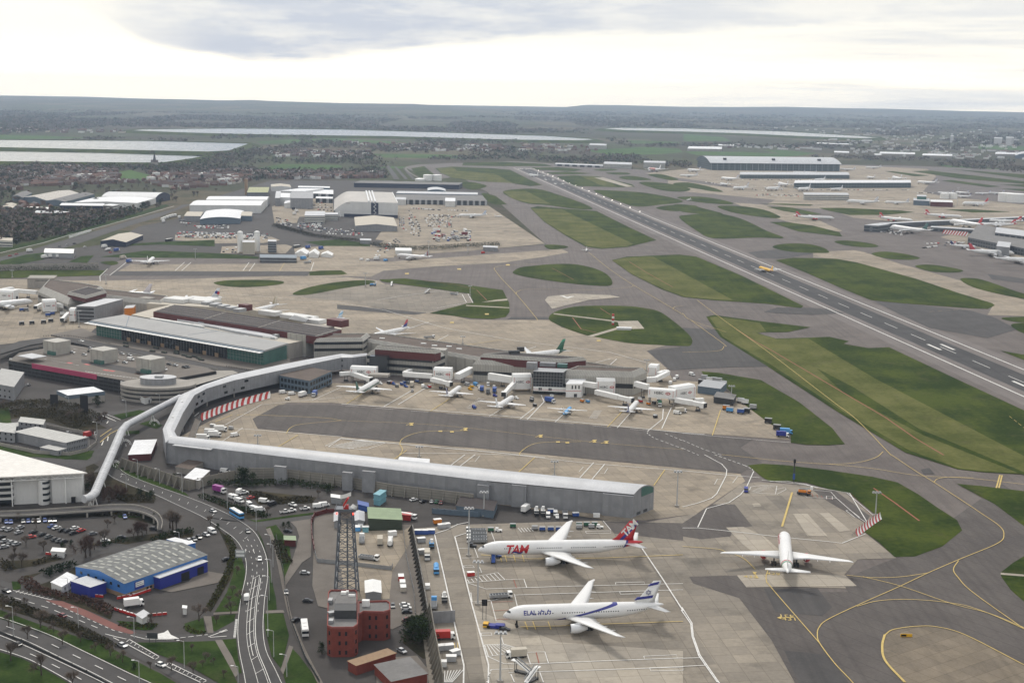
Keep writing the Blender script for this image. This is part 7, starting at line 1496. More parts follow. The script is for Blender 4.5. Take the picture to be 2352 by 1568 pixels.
for i, (x0, y0, x1, y1, k, wh) in enumerate(((348, 352, 400, 342, 'wide', 'first from the left before the satellite'), (572, 358, 632, 345, 'jumbo', 'second from the left before the satellite'), (785, 362, 850, 348, 'jumbo', 'just left of the near satellite front'), (1012, 362, 1078, 352, 'mid', 'under the near satellite front'), (1185, 448, 1265, 442, 'jumbo', 'right of the colonnaded block'), (1425, 452, 1505, 448, 'mid', 'left of the green control room'),
 (1432, 280, 1500, 285, 'jumbo', 'behind the right half of the near satellite'), (1255, 275, 1310, 278, 'mid', 'behind the middle of the near satellite'), (1640, 312, 1712, 310, 'wide', 'alone right of the satellites'), (905, 294, 952, 286, 'mid', 'between the two satellites'), (640, 322, 700, 325, 'jumbo', 'left end between the satellites'), (235, 322, 280, 324, 'mid', 'far left on the satellite apron'), (262, 285, 330, 283, 'wide', 'in front of the great terminal corner'), (1775, 386, 1835, 384, 'narrow', 'first in the row of small jets'), (1898, 384, 1945, 383, 'narrow', 'second in the row of small jets'), (2040, 390, 2088, 386, 'narrow', 'third in the row of small jets'), (2130, 388, 2185, 385, 'narrow', 'last in the row of small jets'), (1905, 410, 1950, 408, 'narrow', 'in front of the row of small jets'), (1960, 462, 2068, 452, 'jumbo', 'by the small white tanks, red tail'), (0, 225, 95, 228, 'wide', 'beside the great terminal end'), (-20, 265, 40, 262, 'mid', 'near the great terminal end, lower'), (1085, 222, 1150, 220, 'mid', 'right of the great terminal'), (1270, 208, 1330, 206, 'mid', 'far right of the great terminal'), (760, 242, 800, 240, 'narrow', 'against the great terminal front'), (840, 244, 880, 242, 'narrow', 'second against the great terminal front'))):
 plane(k, f'white far jet {wh}', 't7', (x0, y0), (x1, y1), None, MATS['red_white_fin'] if 'red tail' in wh else BAF, cat='airliner', z0=.15)
# ================================================================== vehicles and apron equipment
M_TYRE = mat('tyre', (.015, .015, .015), .9); M_GLS = mat('car_glass', (.02, .025, .03), .1, spec=.5)
CARC = {'w': M_WHITE_P, 's': mat('silver_paint', (.42, .43, .44), .35, .3), 'k': mat('black_car_paint', (.018, .018, .022), .25, spec=.5), 'b': M_BLUE, 'r': M_RED, 'm': mat('maroon_paint', (.16, .03, .035), .35), 'g': mat('grey_car_paint', (.13, .135, .14), .35), 'y': M_YEL, 'o': M_ORANGE, 'c': M_SKYB, 'n': M_GREEN, 'd': M_BLUE_D, 'p': mat('purple_paint', (.25, .03, .22), .4), 'e': M_BEIGE}
CARN = {'w': 'white', 's': 'silver', 'k': 'black', 'b': 'blue', 'r': 'red', 'm': 'maroon', 'g': 'grey', 'y': 'yellow', 'o': 'orange', 'c': 'sky blue', 'n': 'green', 'd': 'deep blue', 'p': 'purple', 'e': 'beige'}
def wheels(t, xs, y, r, w=.24):
 o = []
 for x in xs:
  for s in (-1, 1):
   mb = MB(); mb.tube((x, s * (y - w), r), (x, s * y, r), r, n=10); o.append(mb.build('wheel', M_TYRE, t))
 return o
def side_loft(mb, prof, w, m=0, tw=1.0):
 """profile in x-z swept across the width"""
 mb.loft([[(x, -w / 2 * (tw if z > 1.0 else 1), z) for x, z in prof], [(x, w / 2 * (tw if z > 1.0 else 1), z) for x, z in prof]], m)
def proto(name, cat, fn):
 t = thing(name, 'x', cat); parts = fn(t); return Proto(t, [(p, []) for p in parts])
def prt(t, name, m, fn): mb = MB(); fn(mb); return mb.build(name, m, t)
def f_car(t):
 return [prt(t, 'body', M_WHITE_P, lambda mb: side_loft(mb, [(2.1, .3), (2.15, .62), (1.2, .85), (-1.6, .92), (-2.1, .8), (-2.12, .3)], 1.75)), prt(t, 'cabin', M_GLS, lambda mb: side_loft(mb, [(1.15, .84), (.45, 1.36), (-1.2, 1.38), (-1.85, .9)], 1.62, 0, .82)),
   prt(t, 'roof', M_WHITE_P, lambda mb: mb.box((-.4, 0, 1.37), (1.6, 1.3, .07)))] + wheels(t, (1.3, -1.35), .9, .32)
def f_van(t):
 return [prt(t, 'body', M_WHITE_P, lambda mb: side_loft(mb, [(2.6, .35), (2.62, .95), (1.9, 1.2), (1.35, 2.1), (-2.6, 2.15), (-2.65, .35)], 1.95)), prt(t, 'windscreen', M_GLS, lambda mb: side_loft(mb, [(1.93, 1.22), (1.45, 1.98), (1.3, 1.98), (1.3, 1.22)], 2.0, 0, .98))] + wheels(t, (1.7, -1.7), 1.0, .36)
def f_lorry(t):
 return [prt(t, 'chassis', M_DARK_M, lambda mb: mb.box((-.3, 0, .55), (7.2, 2.1, .4))), prt(t, 'cab', M_WHITE_P, lambda mb: side_loft(mb, [(3.7, .5), (3.75, 1.5), (3.4, 2.6), (2.0, 2.7), (2.0, .5)], 2.3)), prt(t, 'windscreen', M_GLS, lambda mb: side_loft(mb, [(3.78, 1.5), (3.47, 2.45), (2.9, 2.45), (2.9, 1.5)], 2.34)),
   prt(t, 'box_body', M_WHITE_P, lambda mb: mb.box((-1.05, 0, .96), (5.9, 2.45, 2.6)))] + wheels(t, (2.7, -2.4), 1.2, .48)
def f_flat(t):
 return [prt(t, 'bed', M_STEEL, lambda mb: (mb.box((-1, 0, .7), (7.6, 2.5, .5)), [mb.box((-4.6 + k * 1.2, 0, 1.2), (.25, 2.4, .5)) for k in range(6)], mb.box((-1, 1.2, 1.2), (7.4, .1, .7)), mb.box((-1, -1.2, 1.2), (7.4, .1, .7)))), prt(t, 'cab', M_WHITE_P, lambda mb: mb.box((3.7, 0, .5), (1.7, 2.2, 2.2))), prt(t, 'windscreen', M_GLS, lambda mb: mb.box((3.9, 0, 1.6), (1.4, 2.25, .8)))] + wheels(t, (3.2, -2.6), 1.2, .5)
def f_tanker(t):
 return [prt(t, 'chassis', M_DARK_M, lambda mb: mb.box((0, 0, .55), (7.6, 2.1, .35))), prt(t, 'cab', M_WHITE_P, lambda mb: mb.box((3.4, 0, .6), (1.7, 2.3, 2.1))), prt(t, 'windscreen', M_GLS, lambda mb: mb.box((3.62, 0, 1.6), (1.35, 2.34, .8))), prt(t, 'vessel', M_WHITE_P, lambda mb: mb.tube((-3.8, 0, 1.95), (2.4, 0, 1.95), 1.15, n=16))] + wheels(t, (2.6, -2.2), 1.2, .48)
def f_bus(t):
 return [prt(t, 'body', M_WHITE_P, lambda mb: mb.box((0, 0, .35), (11.4, 2.5, 2.6))), prt(t, 'window_band', M_GLS, lambda mb: mb.box((.05, 0, 1.4), (11.5, 2.54, 1.0))), prt(t, 'roof', M_WHITE_P, lambda mb: (mb.box((0, 0, 2.96), (11, 2.3, .12)), mb.box((-2, 0, 3.08), (2.5, 1.6, .2)), mb.box((2, 0, 3.08), (1.2, 1.2, .15)))), prt(t, 'skirt', M_WHITE_P, lambda mb: mb.box((0, 0, .3), (11.45, 2.55, .7)))] + wheels(t, (3.9, -3.2), 1.26, .5)
def f_pick(t):
 return [prt(t, 'body', M_WHITE_P, lambda mb: (side_loft(mb, [(2.4, .4), (2.4, .95), (.9, 1.1), (-2.5, 1.1), (-2.5, .4)], 1.8),)), prt(t, 'cabin', M_GLS, lambda mb: side_loft(mb, [(1.2, 1.08), (.7, 1.75), (-.5, 1.75), (-.6, 1.08)], 1.7, 0, .85)), prt(t, 'roof', M_WHITE_P, lambda mb: mb.box((.1, 0, 1.75), (1.2, 1.4, .07))), prt(t, 'load_bed', M_DARK_M, lambda mb: mb.box((-1.55, 0, 1.08), (1.7, 1.6, .06)))] + wheels(t, (1.5, -1.5), .95, .38)
def f_dolly(t):
 return [prt(t, 'frame', M_DARK_M, lambda mb: (mb.box((0, 0, .4), (3.0, 1.6, .2)), mb.beam((1.5, 0, .5), (2.3, 0, .4), .1))), prt(t, 'load', M_GREEN, lambda mb: mb.box((0, 0, .6), (2.7, 1.5, 1.35))), prt(t, 'cover', M_STEEL, lambda mb: mb.box((0, 0, 1.95), (2.8, 1.6, .08)))] + wheels(t, (1.0, -1.0), .8, .25)
def f_tug(t):
 return [prt(t, 'body', M_WHITE_P, lambda mb: side_loft(mb, [(1.7, .35), (1.7, 1.0), (.2, 1.1), (-1.6, 1.1), (-1.6, .35)], 1.6)), prt(t, 'cab', M_GLS, lambda mb: mb.box((-.7, 0, 1.1), (1.2, 1.4, .75))), prt(t, 'roof', M_WHITE_P, lambda mb: mb.box((-.7, 0, 1.85), (1.4, 1.5, .08)))] + wheels(t, (1.0, -1.0), .85, .38)
def f_push(t):
 return [prt(t, 'body', M_BLUE_D, lambda mb: (mb.box((-1, 0, .35), (6.5, 2.8, 1.0)), mb.box((-2.3, 0, 1.35), (3.4, 2.6, .3)))), prt(t, 'cab', M_YEL, lambda mb: mb.box((3.2, 0, .45), (2.0, 2.7, 1.5))), prt(t, 'windscreen', M_GLS, lambda mb: mb.box((3.3, 0, 1.2), (1.85, 2.75, .55)))] + wheels(t, (2.0, -2.8), 1.45, .7, .5)
def f_boom(t):
 return [prt(t, 'chassis', M_WHITE_P, lambda mb: mb.box((0, 0, .5), (7, 2.3, .9))), prt(t, 'cab', M_WHITE_P, lambda mb: mb.box((2.7, 0, 1.2), (1.5, 2.2, 1.5))), prt(t, 'windscreen', M_GLS, lambda mb: mb.box((2.95, 0, 1.7), (1.2, 2.25, .7))), prt(t, 'vessel', M_STEEL, lambda mb: mb.tube((-2.8, 0, 1.8), (1.2, 0, 1.8), .9, n=12)), prt(t, 'boom', M_STEEL, lambda mb: mb.beam((-2.6, 0, 2.9), (3.6, 0, 4.0), .5)), prt(t, 'basket', M_WHITE_P, lambda mb: mb.box((3.9, 0, 3.4), (1.2, 1.3, 1.6)))] + wheels(t, (2.2, -2.2), 1.15, .5)
def f_steps(t):
 return [prt(t, 'stair', M_WHITE_P, lambda mb: (mb.beam((-3.6, 0, .9), (2.6, 0, 4.3), 1.6, .3), mb.box((3.4, 0, 4.2), (1.8, 1.8, .2)))), prt(t, 'handrails', M_STEEL, lambda mb: [mb.beam((-3.6, y, 1.9), (2.6, y, 5.3), .08, .5) for y in (-.85, .85)]), prt(t, 'frame', M_DARK_M, lambda mb: (mb.box((0, 0, .4), (6, 1.7, .4)), mb.beam((2.8, .6, .6), (2.8, .6, 4.2), .2), mb.beam((2.8, -.6, .6), (2.8, -.6, 4.2), .2)))] + wheels(t, (2.4, -2.4), .95, .4)
def f_cont(t):
 return [prt(t, 'shell', M_STEEL, lambda mb: mb.box((0, 0, .15), (3.1, 1.9, 1.6))), prt(t, 'lid', M_WHITE_P, lambda mb: mb.box((0, 0, 1.75), (3.2, 2.0, .08)))]
def f_bar(t): return [prt(t, 'barrier_blocks', M_RED, lambda mb: [side_loft(mb, [(x - .9, 0), (x - .9, .25), (x - .75, 1), (x + .75, 1), (x + .9, .25), (x + .9, 0)], .5) for x in (-3, -1, 1, 3)]), prt(t, 'caps', M_WHITE_P, lambda mb: [mb.box((x, 0, 1.0), (1.4, .3, .08)) for x in (-3, -1, 1, 3)])]
PR = {k: proto(n, c, f) for k, n, c, f in (('car', 'parked_car', 'car', f_car), ('van', 'van', 'van', f_van), ('lorry', 'box_lorry', 'lorry', f_lorry), ('flat', 'loader_truck', 'truck', f_flat), ('tanker', 'tanker', 'truck', f_tanker), ('bus', 'bus', 'bus', f_bus), ('pick', 'pickup', 'pickup', f_pick), ('dolly', 'baggage_cart', 'cart', f_dolly), ('tug', 'baggage_tractor', 'tractor', f_tug), ('push', 'pushback_tractor', 'tractor', f_push), ('boom', 'deicing_truck', 'truck', f_boom), ('steps', 'passenger_steps', 'steps', f_steps), ('cont', 'cargo_container', 'container', f_cont), ('bar', 'road_barrier', 'barrier', f_bar))}
CN = {'car': 'car', 'van': 'van', 'lorry': 'box lorry', 'flat': 'flatbed loader', 'tanker': 'tanker truck', 'bus': 'bus', 'pick': 'pickup', 'dolly': 'baggage cart', 'tug': 'baggage tractor', 'push': 'pushback tractor', 'boom': 'boom truck', 'steps': 'stair unit', 'cont': 'freight container', 'bar': 'row of barrier blocks'}
def veh(kind, col, c, x, y, dx, dy, label, group=None, z=0.0, zo=.2, sc=1.0):
 p = G(c, x, y, z); q = G(c, x + dx, y + dy, z) - p; p.z = z + zo; m = CARC[col]
 mm = {'body': m, 'roof': m, 'cab': m, 'box_body': m, 'vessel': m, 'load': m, 'shell': m, 'chassis': M_DARK_M, 'skirt': m, 'stair': m, 'boom': M_STEEL, 'barrier_blocks': m}
 if kind == 'push': mm = {'body': M_BLUE_D, 'cab': m}
 if kind == 'bus': mm.update(body=m, roof=M_WHITE_P)
 if kind in ('lorry', 'tanker', 'flat') and col not in 'c': mm['cab'] = M_WHITE_P
 return PR[kind].place(p, math.atan2(q.y, q.x), label, group, sc, mm)
def fleet(kind, c, lst, where, grp, dflt=(1, .3), z=0.0, sc=1.0):
 """lst: 'x,y,colour[,dx,dy]'"""
 rows = [r.split(',') for r in lst.split()]
 for r in rows:
  dx, dy = (float(r[3]), float(r[4])) if len(r) > 4 else dflt; cn = CARN[r[2]]
  veh(kind, r[2], c, float(r[0]), float(r[1]), 60 * dx, 60 * dy, f'{cn} {CN[kind]} {where}', grp, z, .2, sc)
for k, col, x, y, dx, dy, lab in (('car', 's', 1465, 392, 60, 22, 'silver car on the road bend just before the bus'), ('bus', 'c', 1630, 422, 70, 42, 'pale blue single-deck bus on the road bend'), ('car', 'g', 1705, 532, 40, 50, 'dark grey car following the road bend after the bus'), ('car', 'w', 1788, 722, 3, 60, 'white car alone on the right lane of the main road'), ('van', 'w', 1697, 992, 4, -60, 'white van beside the striped centre of the main road'), ('car', 'm', 428, 1112, -60, -24, 'maroon car beside the red bus lane'), ('car', 's', 843, 1318, 60, 24, 'silver people carrier beside the ladder markings'), ('car', 'w', 1108, 1452, 60, 22, 'white hatchback between the two ladder markings'), ('car', 'k', 45, 945, 60, 20, 'dark car at the left edge junction'), ('car', 'k', 118, 1310, -60, -24, 'black car on the lower dual carriageway under a bare tree'), ('bus', 'w', 2098, 1215, 8, 60, 'white coach parked beside the railing fence'), ('car', 'k', 2040, 1142, 60, -22, 'black off-roader parked by the white coach'), ('car', 's', 2098, 818, 60, 2, 'silver car in the striped bays by the mast yard'), ('car', 'k', 2118, 1010, 60, 2, 'black car in the striped bays by the mast yard'), ('car', 'g', 1970, 952, 6, 60, 'grey car along the kerb beside the path'), ('car', 'k', 1982, 530, 60, 4, 'black car near the pump kiosk'),
 ('van', 'w', 1460, 535, 40, 20, 'white van in the corner of the warehouse yard'), ('car', 's', 1418, 555, 50, 18, 'silver car between van and black car in the warehouse yard'), ('car', 'k', 1370, 572, 40, 30, 'black car behind the blue warehouse'), ('car', 'g', 1336, 587, 40, 30, 'dark grey car behind the blue warehouse'), ('car', 's', 1303, 597, 40, 30, 'silver car tucked behind the lean-to roof'), ('car', 'k', 1560, 725, 60, -14, 'black car at the hedge of the warehouse yard'), ('lorry', 'w', 925, 1042, 60, -8, 'white box van in front of the blue warehouse'), ('van', 'w', 1550, 120, 60, 6, 'white van beside the concrete wall'), ('car', 'r', 1728, 300, 60, -12, 'bright red car among the parked vans'), ('lorry', 'p', 1512, 258, 60, 14, 'purple lorry in the van park by the hedge'), ('van', 'k', 1874, 345, 60, -20, 'dark van behind the hedge of the van park')):
 veh(k, col, 'c1', x, y, dx, dy, lab)
HG = 'cars in the hotel car park'
fleet('car', 'c1', "30,515,s,1,-.35 65,520,s,1,-.35 140,505,s,1,-.35 130,538,s,1,-.35 230,538,k,1,-.3 216,570,r,1,-.15 290,553,k,1,-.35 335,568,g,1,-.35 380,588,k,1,-.35 412,596,g,1,-.3 440,602,k,1,-.3 390,507,w,1,-.3 430,523,k,1,-.3 470,527,k,1,-.3 515,510,w,1,-.3 505,543,k,1,-.3 560,526,r,1,-.3 360,497,b,1,-.3 35,598,s,1,-.35 80,608,s,1,-.35 115,618,s,1,-.35 30,638,s,1,-.2 10,572,k,1,-.3 75,468,b,.2,1 195,462,b,.2,1 265,460,s,.2,1 310,457,b,.2,1 345,458,k,.2,1 375,457,k,.2,1 230,461,g,.2,1 160,464,g,.2,1 860,432,b,.4,1 726,597,w,1,-.05 835,573,k,1,-.1 1060,514,k,1,.1 640,548,g,1,-.2 45,468,b,.2,1", 'in the hotel car park', HG)
fleet('van', 'c1', "1648,260,w,.6,-.4 1620,302,w 1648,325,w 1718,352,w,.8,.6 1752,380,w 1788,386,w,1,-.1 1818,327,w,1,.1 2190,362,w,1,-.1 2232,352,w,1,-.1 1600,300,w,1,.4", 'in the van park below the pier', 'vans in the van park')
fleet('pick', 'c1', "1678,267,w,1,-.2 2015,350,w 1962,398,w,1,-.1 2005,390,w,1,-.1 2100,376,w,1,-.1", 'in the van park below the pier', 'pickups in the van park')
fleet('car', 'b1', "500,863,s 580,878,s 625,835,s 660,850,s 620,857,k 800,920,s 860,932,s 960,905,k 1110,932,s 1165,945,k 1207,952,s 1270,965,k 840,872,s 890,882,s 470,822,s 560,785,w 655,842,w 1290,962,k", 'on the top deck of the car park', 'cars on the car park roof', (1, .15), CZ)
fleet('van', 'b1', "900,912,w 1130,980,w,1,.2", 'on the top deck of the car park', 'vans on the car park roof', (1, .1), CZ)
fleet('car', 'c2', "435,1038,w 445,1060,w 450,1088,k 455,1142,m 475,1222,k", 'in the striped bays beside the brick office', 'cars beside the brick office', (1, -.05))
for k, col, c, x, y, dx, dy, lab in (('car', 's', 'c2', 415, 1356, 60, 28, 'silver hatchback below the brick office'), ('car', 'g', 'c2', 353, 1045, 5, 60, 'dark car close to the brick office wing'), ('car', 'w', 'c2', 497, 314, 60, -14, 'white car alone under the blast wall ribs'), ('car', 'k', 'c2', 563, 325, 60, -18, 'black car second from left under the blast wall'), ('car', 's', 'c2', 622, 326, 20, -50, 'silver car in the row under the blast wall'), ('car', 'n', 'c2', 653, 328, 20, -50, 'pale green car in the row under the blast wall'), ('car', 'm', 'c2', 685, 334, 20, -50, 'maroon car in the row under the blast wall'),
 ('flat', 'w', 'c2', 140, 595, 3, -60, 'tipper truck in the concrete works yard'), ('lorry', 'e', 'c2', 265, 610, 3, -60, 'cream lorry in the concrete works yard'), ('tanker', 'w', 'c2', 335, 618, 6, -60, 'white sweeper tanker in the works yard'), ('flat', 'w', 'c2', 190, 722, 60, 8, 'truck with crane at the yard fence'), ('lorry', 'e', 'c2', 590, 712, 2, 60, 'cream box lorry beside the dark sloping fence'), ('boom', 'c', 'c2', 620, 632, 3, 60, 'blue truck with raised boom beside the dark sloping fence'), ('tanker', 'c', 'c2', 652, 805, 2, 60, 'sky blue fuel tanker beside the white line'), ('flat', 'c', 'c2', 636, 1040, 3, -60, 'blue flatbed truck beside the leaning wall end'), ('boom', 'w', 'c2', 708, 1000, 5, 60, 'white boom truck beside the blue flatbed'), ('cont', 'w', 'c2', 592, 918, 3, 30, 'white freight box in the strip by the dark fence'), ('lorry', 'r', 'c2', 714, 1268, 60, -2, 'red and white trailer in the walled strip'), ('tanker', 'w', 'c2', 460, 440, 60, 10, 'white tanker trailer behind the green workshop'),
 ('van', 'w', 'c2', 1422, 428, 5, 60, 'white van under the grey pier, left of the small tugs'), ('tug', 'w', 'c2', 1485, 436, 5, 60, 'small white tractor under the grey pier'), ('van', 'w', 'c2', 1473, 415, 5, 60, 'second white van under the grey pier'), ('boom', 'w', 'c2', 1340, 405, 10, 60, 'left white boom truck under the grey pier'), ('boom', 'w', 'c2', 1385, 405, 10, 60, 'right white boom truck under the grey pier'), ('lorry', 'w', 'c2', 1270, 388, 40, -30, 'white box lorry under the grey pier'), ('flat', 'r', 'c2', 1540, 425, 8, 60, 'dark red truck under the grey pier'), ('cont', 'b', 'c2', 1612, 420, 60, -2, 'blue freight box under the grey pier'), ('cont', 'w', 'c2', 1755, 428, 60, 0, 'white booth under the grey pier'), ('cont', 'b', 'c2', 1440, 395, 60, 0, 'blue bin behind the white vans'),
 ('push', 'y', 'c2', 1050, 1190, -60, -4, 'blue pushback tractor with yellow cab at the sash jet nose'), ('car', 'k', 'c2', 1125, 1208, 60, 4, 'black car beside the pushback tractor'), ('flat', 'w', 'c2', 1098, 985, 60, -4, 'white loader truck above the dark sign post'), ('lorry', 'e', 'c2', 1200, 1395, -60, 4, 'white catering lorry in the lower hatched bay'), ('steps', 'w', 'c2', 1245, 1505, -60, -16, 'white stair unit lying near the bottom edge'), ('steps', 'w', 'c2', 1310, 1560, 60, -34, 'second white stair unit at the bottom edge'), ('steps', 'b', 'c2', 1046, 735, 4, -60, 'blue passenger stairs at the door of the red-tailed jet'), ('tug', 'b', 'c2', 1075, 705, 60, 0, 'blue tractor under the red-tailed jet nose'), ('tug', 'w', 'c2', 1080, 528, 60, 2, 'white tractor pulling a green cart'), ('tug', 'w', 'c2', 1778, 505, 60, 2, 'white tractor at the head of the cart row'), ('cont', 'r', 'c2', 890, 832, 60, -4, 'red ground power unit on the hatched corner'), ('tug', 'k', 'c2', 905, 635, 60, 4, 'small dark tractor beside the lamp mast'),
 ('van', 'd', 'c3', 437, 252, 3, 60, 'blue and white van at the corner of the red stand'), ('boom', 'o', 'c3', 835, 275, 60, 8, 'orange boom lift at the top of the yellow line'), ('lorry', 'd', 'b3', 690, 1440, 60, 4, 'deep blue lorry at the tip of the grass wedge'), ('lorry', 'c', 'b3', 715, 1420, 60, 4, 'sky blue lorry behind the deep blue one')):
 veh(k, col, c, x, y, dx, dy, lab)
fleet('flat', 'c2', "925,535,n,-1,0 930,560,w,-1,0 930,585,w,-1,0 930,605,w,-1,0", 'in the stack of four by the lamp mast', 'loader trucks beside the lamp mast', (-1, 0))
fleet('dolly', 'c2', "1028,527,n 1180,500,n 1382,522,b 1440,522,b 1495,522,b 1635,492,n 1687,490,n 1742,490,n 1720,505,s 1635,508,s 1330,515,s", 'behind the red-tailed jet', 'baggage carts behind the red-tailed jet', (1, 0))
fleet('cont', 'c2', "675,1345,s,1,-.1 738,1340,s,1,-.1 755,1418,s,1,0 780,1380,s,1,-.3 688,1455,w,1,0 530,545,b,1,0 570,545,b,1,0 615,542,b,1,0 548,600,s 556,680,s 410,860,r,.1,1 420,900,w,.1,1 425,935,e,.1,1 130,505,w,.1,1 112,520,c,.1,1 350,555,w 660,470,o 690,505,s 720,500,s", 'in the works strip beside the blast wall', 'boxes and bins in the works strip', (1, -.1), 0, 1.2)
fleet('bar', 'c1', "820,1075,r,1,.28 870,1092,r,1,.28 920,1108,r,1,.28 1080,1105,r,1,-.1 940,968,r,1,-.35 985,952,r,1,-.35 870,980,r,1,-.2 650,975,r,1,.1 370,690,r,1,.1", 'near the blue warehouse', 'red barrier blocks near the warehouse')
fleet('lorry', 'b1', "1520,1402,w 1455,1425,w 1480,1440,w 1400,1462,w", 'parked by the blast fence', 'white lorries parked inside the pier bend', (1, .02))
for k, col, c, x, y, dx, dy, lab in (('van', 'w', 'b1', 1618, 1435, 60, -10, 'white van alone on the inner apron'), ('tug', 'w', 'b1', 1980, 1185, -60, -6, 'low white tractor near the glazed office'), ('van', 'w', 'b1', 1948, 1140, 60, -6, 'first white van beside the glazed office'), ('van', 'w', 'b1', 2010, 1150, 60, -6, 'second white van beside the glazed office'), ('lorry', 'b', 'b1', 2165, 1160, -40, 40, 'blue lorry below the glazed office'), ('lorry', 'w', 'b1', 2085, 1162, 60, -20, 'white-fronted lorry beside the glazed office'), ('cont', 's', 'b1', 1465, 1372, 60, 6, 'grey ground unit in the pier bend'), ('dolly', 's', 'b1', 1590, 1390, 60, 6, 'grey cart in the pier bend'), ('car', 'g', 'b1', 2265, 1095, 60, -30, 'grey car right of the glazed office'), ('car', 's', 'b1', 470, 1418, 60, -16, 'silver car in the cabin compound'), ('car', 'k', 'b1', 380, 1412, 60, -16, 'black car in the cabin compound'), ('lorry', 'r', 'b1', 620, 1440, 60, -14, 'red lorry in the cabin compound'), ('car', 's', 'b1', 195, 1088, 60, -16, 'silver car near the grey cabin stack'), ('car', 'k', 'b1', 210, 1222, 60, 4, 'dark car above the scrub bank'), ('flat', 'k', 'b2', 605, 762, 60, -4, 'dark low truck alone on the north apron'), ('tug', 'b', 'b2', 915, 1245, 4, -50, 'blue tractor beside the hatched box'), ('cont', 'k', 'b2', 2158, 1308, 4, -50, 'dark post unit near the last stand'), ('steps', 'w', 'b2', 590, 452, 60, -10, 'white stair unit on the remote grey apron'), ('boom', 'c', 'b2', 215, 402, 60, 0, 'sky blue truck at the edge of the remote apron'), ('steps', 'w', 'b2', 345, 402, 40, -40, 'small stair unit at the edge of the remote apron'), ('flat', 's', 'b2', 775, 462, 60, 6, 'grey unit at the corner of the remote apron')):
 veh(k, col, c, x, y, dx, dy, lab)
SG = 'service vehicles among the pier stands'
fleet('lorry', 't1', "865,755,e,.3,-1 1725,810,b,.3,-1 1880,825,b,.3,-1 1800,840,g,.2,-1", 'on the pier stands', SG); fleet('van', 't1', "1000,765,w,.1,-1 1800,745,w,.2,1 1550,745,s 1655,745,c", 'on the pier stands', SG); fleet('tug', 't1', "870,820,s,.3,-1 640,735,b 790,765,b 1040,780,s 1580,800,y 480,730,w 1885,880,d 2150,910,w 1630,1020,d 1880,775,w 1700,800,w", 'on the pier stands', SG)
fleet('dolly', 't1', "580,725,k 605,720,o 680,765,g 740,740,b 770,720,b 930,705,b 820,725,g 1080,775,r 1220,790,k 1690,770,w 1600,770,y", 'on the pier stands', 'carts among the pier stands'); fleet('dolly', 't2', "85,765,g 80,790,k 330,735,w 700,795,o 770,800,c 1410,770,w 1515,830,o 1585,820,k 1420,800,r 1600,985,k 120,850,k", 'on the pier stands', 'carts among the pier stands')
fleet('lorry', 't2', "310,800,b,1,.2 1655,845,n,.1,1 1915,925,e,1,-.05 1640,790,w,.1,1", 'at the end stands of the pier', SG); fleet('van', 't2', "1870,940,w,1,.1 1835,530,w,.6,-1 1785,570,w,.6,-1 1865,495,w,.6,-1 2050,465,w", 'at the tip of the pier', SG)
fleet('dolly', 'b3', "150,1045,s 185,1060,w 215,1060,s 250,1065,s 280,1085,s 130,1075,k 400,1205,w 430,1215,w 300,1255,o 325,1270,c 400,1280,b 440,1275,k 485,1250,s 590,1345,k 650,1390,k", 'on the corner apron', 'equipment on the corner apron', (1, .1), 0, 1.6)
t, f = bld('equipment_shelter', 'black steel equipment shelter with boxes on top at the apron corner', 'shelter', foot3('b3', (105, 1090), (260, 1110), (305, 1065), 5), 5, M_BLUEGREY, M_STEEL); t, f = bld('equipment_shelter', 'dark low canopy beside the equipment shelter', 'shelter', foot3('b3', (215, 1165), (350, 1185), (370, 1150), 4), 4, M_DARK_M, M_GREYROOF)
fleet('dolly', 'b1', "100,540,w 165,525,w 200,520,w 330,610,b 360,600,b 430,605,w 430,650,w,.2,1 350,650,k 300,660,k 220,665,k 150,670,k 150,575,b 180,575,g 250,555,w,.2,1", 'on the west stands', 'carts on the west stands', (1, -.05), 0, 1.5)
# distant cars: a few pixels each, one small mesh
def tiny_car():
 mb = MB(); side_loft(mb, [(2.1, .1), (2.15, .7), (1.2, .9), (-1.7, .95), (-2.12, .8), (-2.12, .1)], 1.8); side_loft(mb, [(1.1, .88), (.4, 1.42), (-1.3, 1.42), (-1.9, .92)], 1.6, 1, .85); return mb.mesh('parked_car')
TC = tiny_car(); TC.materials.append(M_WHITE_P); TC.materials.append(M_GLS)
def lot(c, quad, nx, ny, fill, where, grp, az=None):
 q = GP(c, quad)
 for j in range(ny):
  for i in range(nx):
   if random.random() > fill: continue
   u, v = (i + .5 + random.uniform(-.1, .1)) / nx, (j + .5) / ny; p = q[0].lerp(q[1], u).lerp(q[3].lerp(q[2], u), v); d = q[3] - q[0]
   col = random.choice('wwssssgkkbrk'); o = bpy.data.objects.new('parked_car', TC); C.objects.link(o); o.location = (p.x, p.y, .15); o.rotation_euler = (0, 0, math.atan2(d.y, d.x) + random.choice((0, math.pi)) + random.uniform(-.05, .05))
   o.material_slots[0].link = 'OBJECT'; o.material_slots[0].material = CARC[col]; tag(o, f'{CARN[col]} distant car {where}', 'car', grp)
random.seed(11)
lot('t5', "40,500 730,520 700,495 20,480", 26, 2, .8, 'in the cargo staff car park', 'cars in the cargo staff car park'); lot('t5', "0,525 700,540 640,522 0,508", 24, 2, .35, 'scattered on the pink lot', 'cars on the pink lot'); lot('t5', "150,460 385,462 390,440 160,438", 16, 2, .9, 'in the fenced dark lot', 'cars in the fenced dark lot')
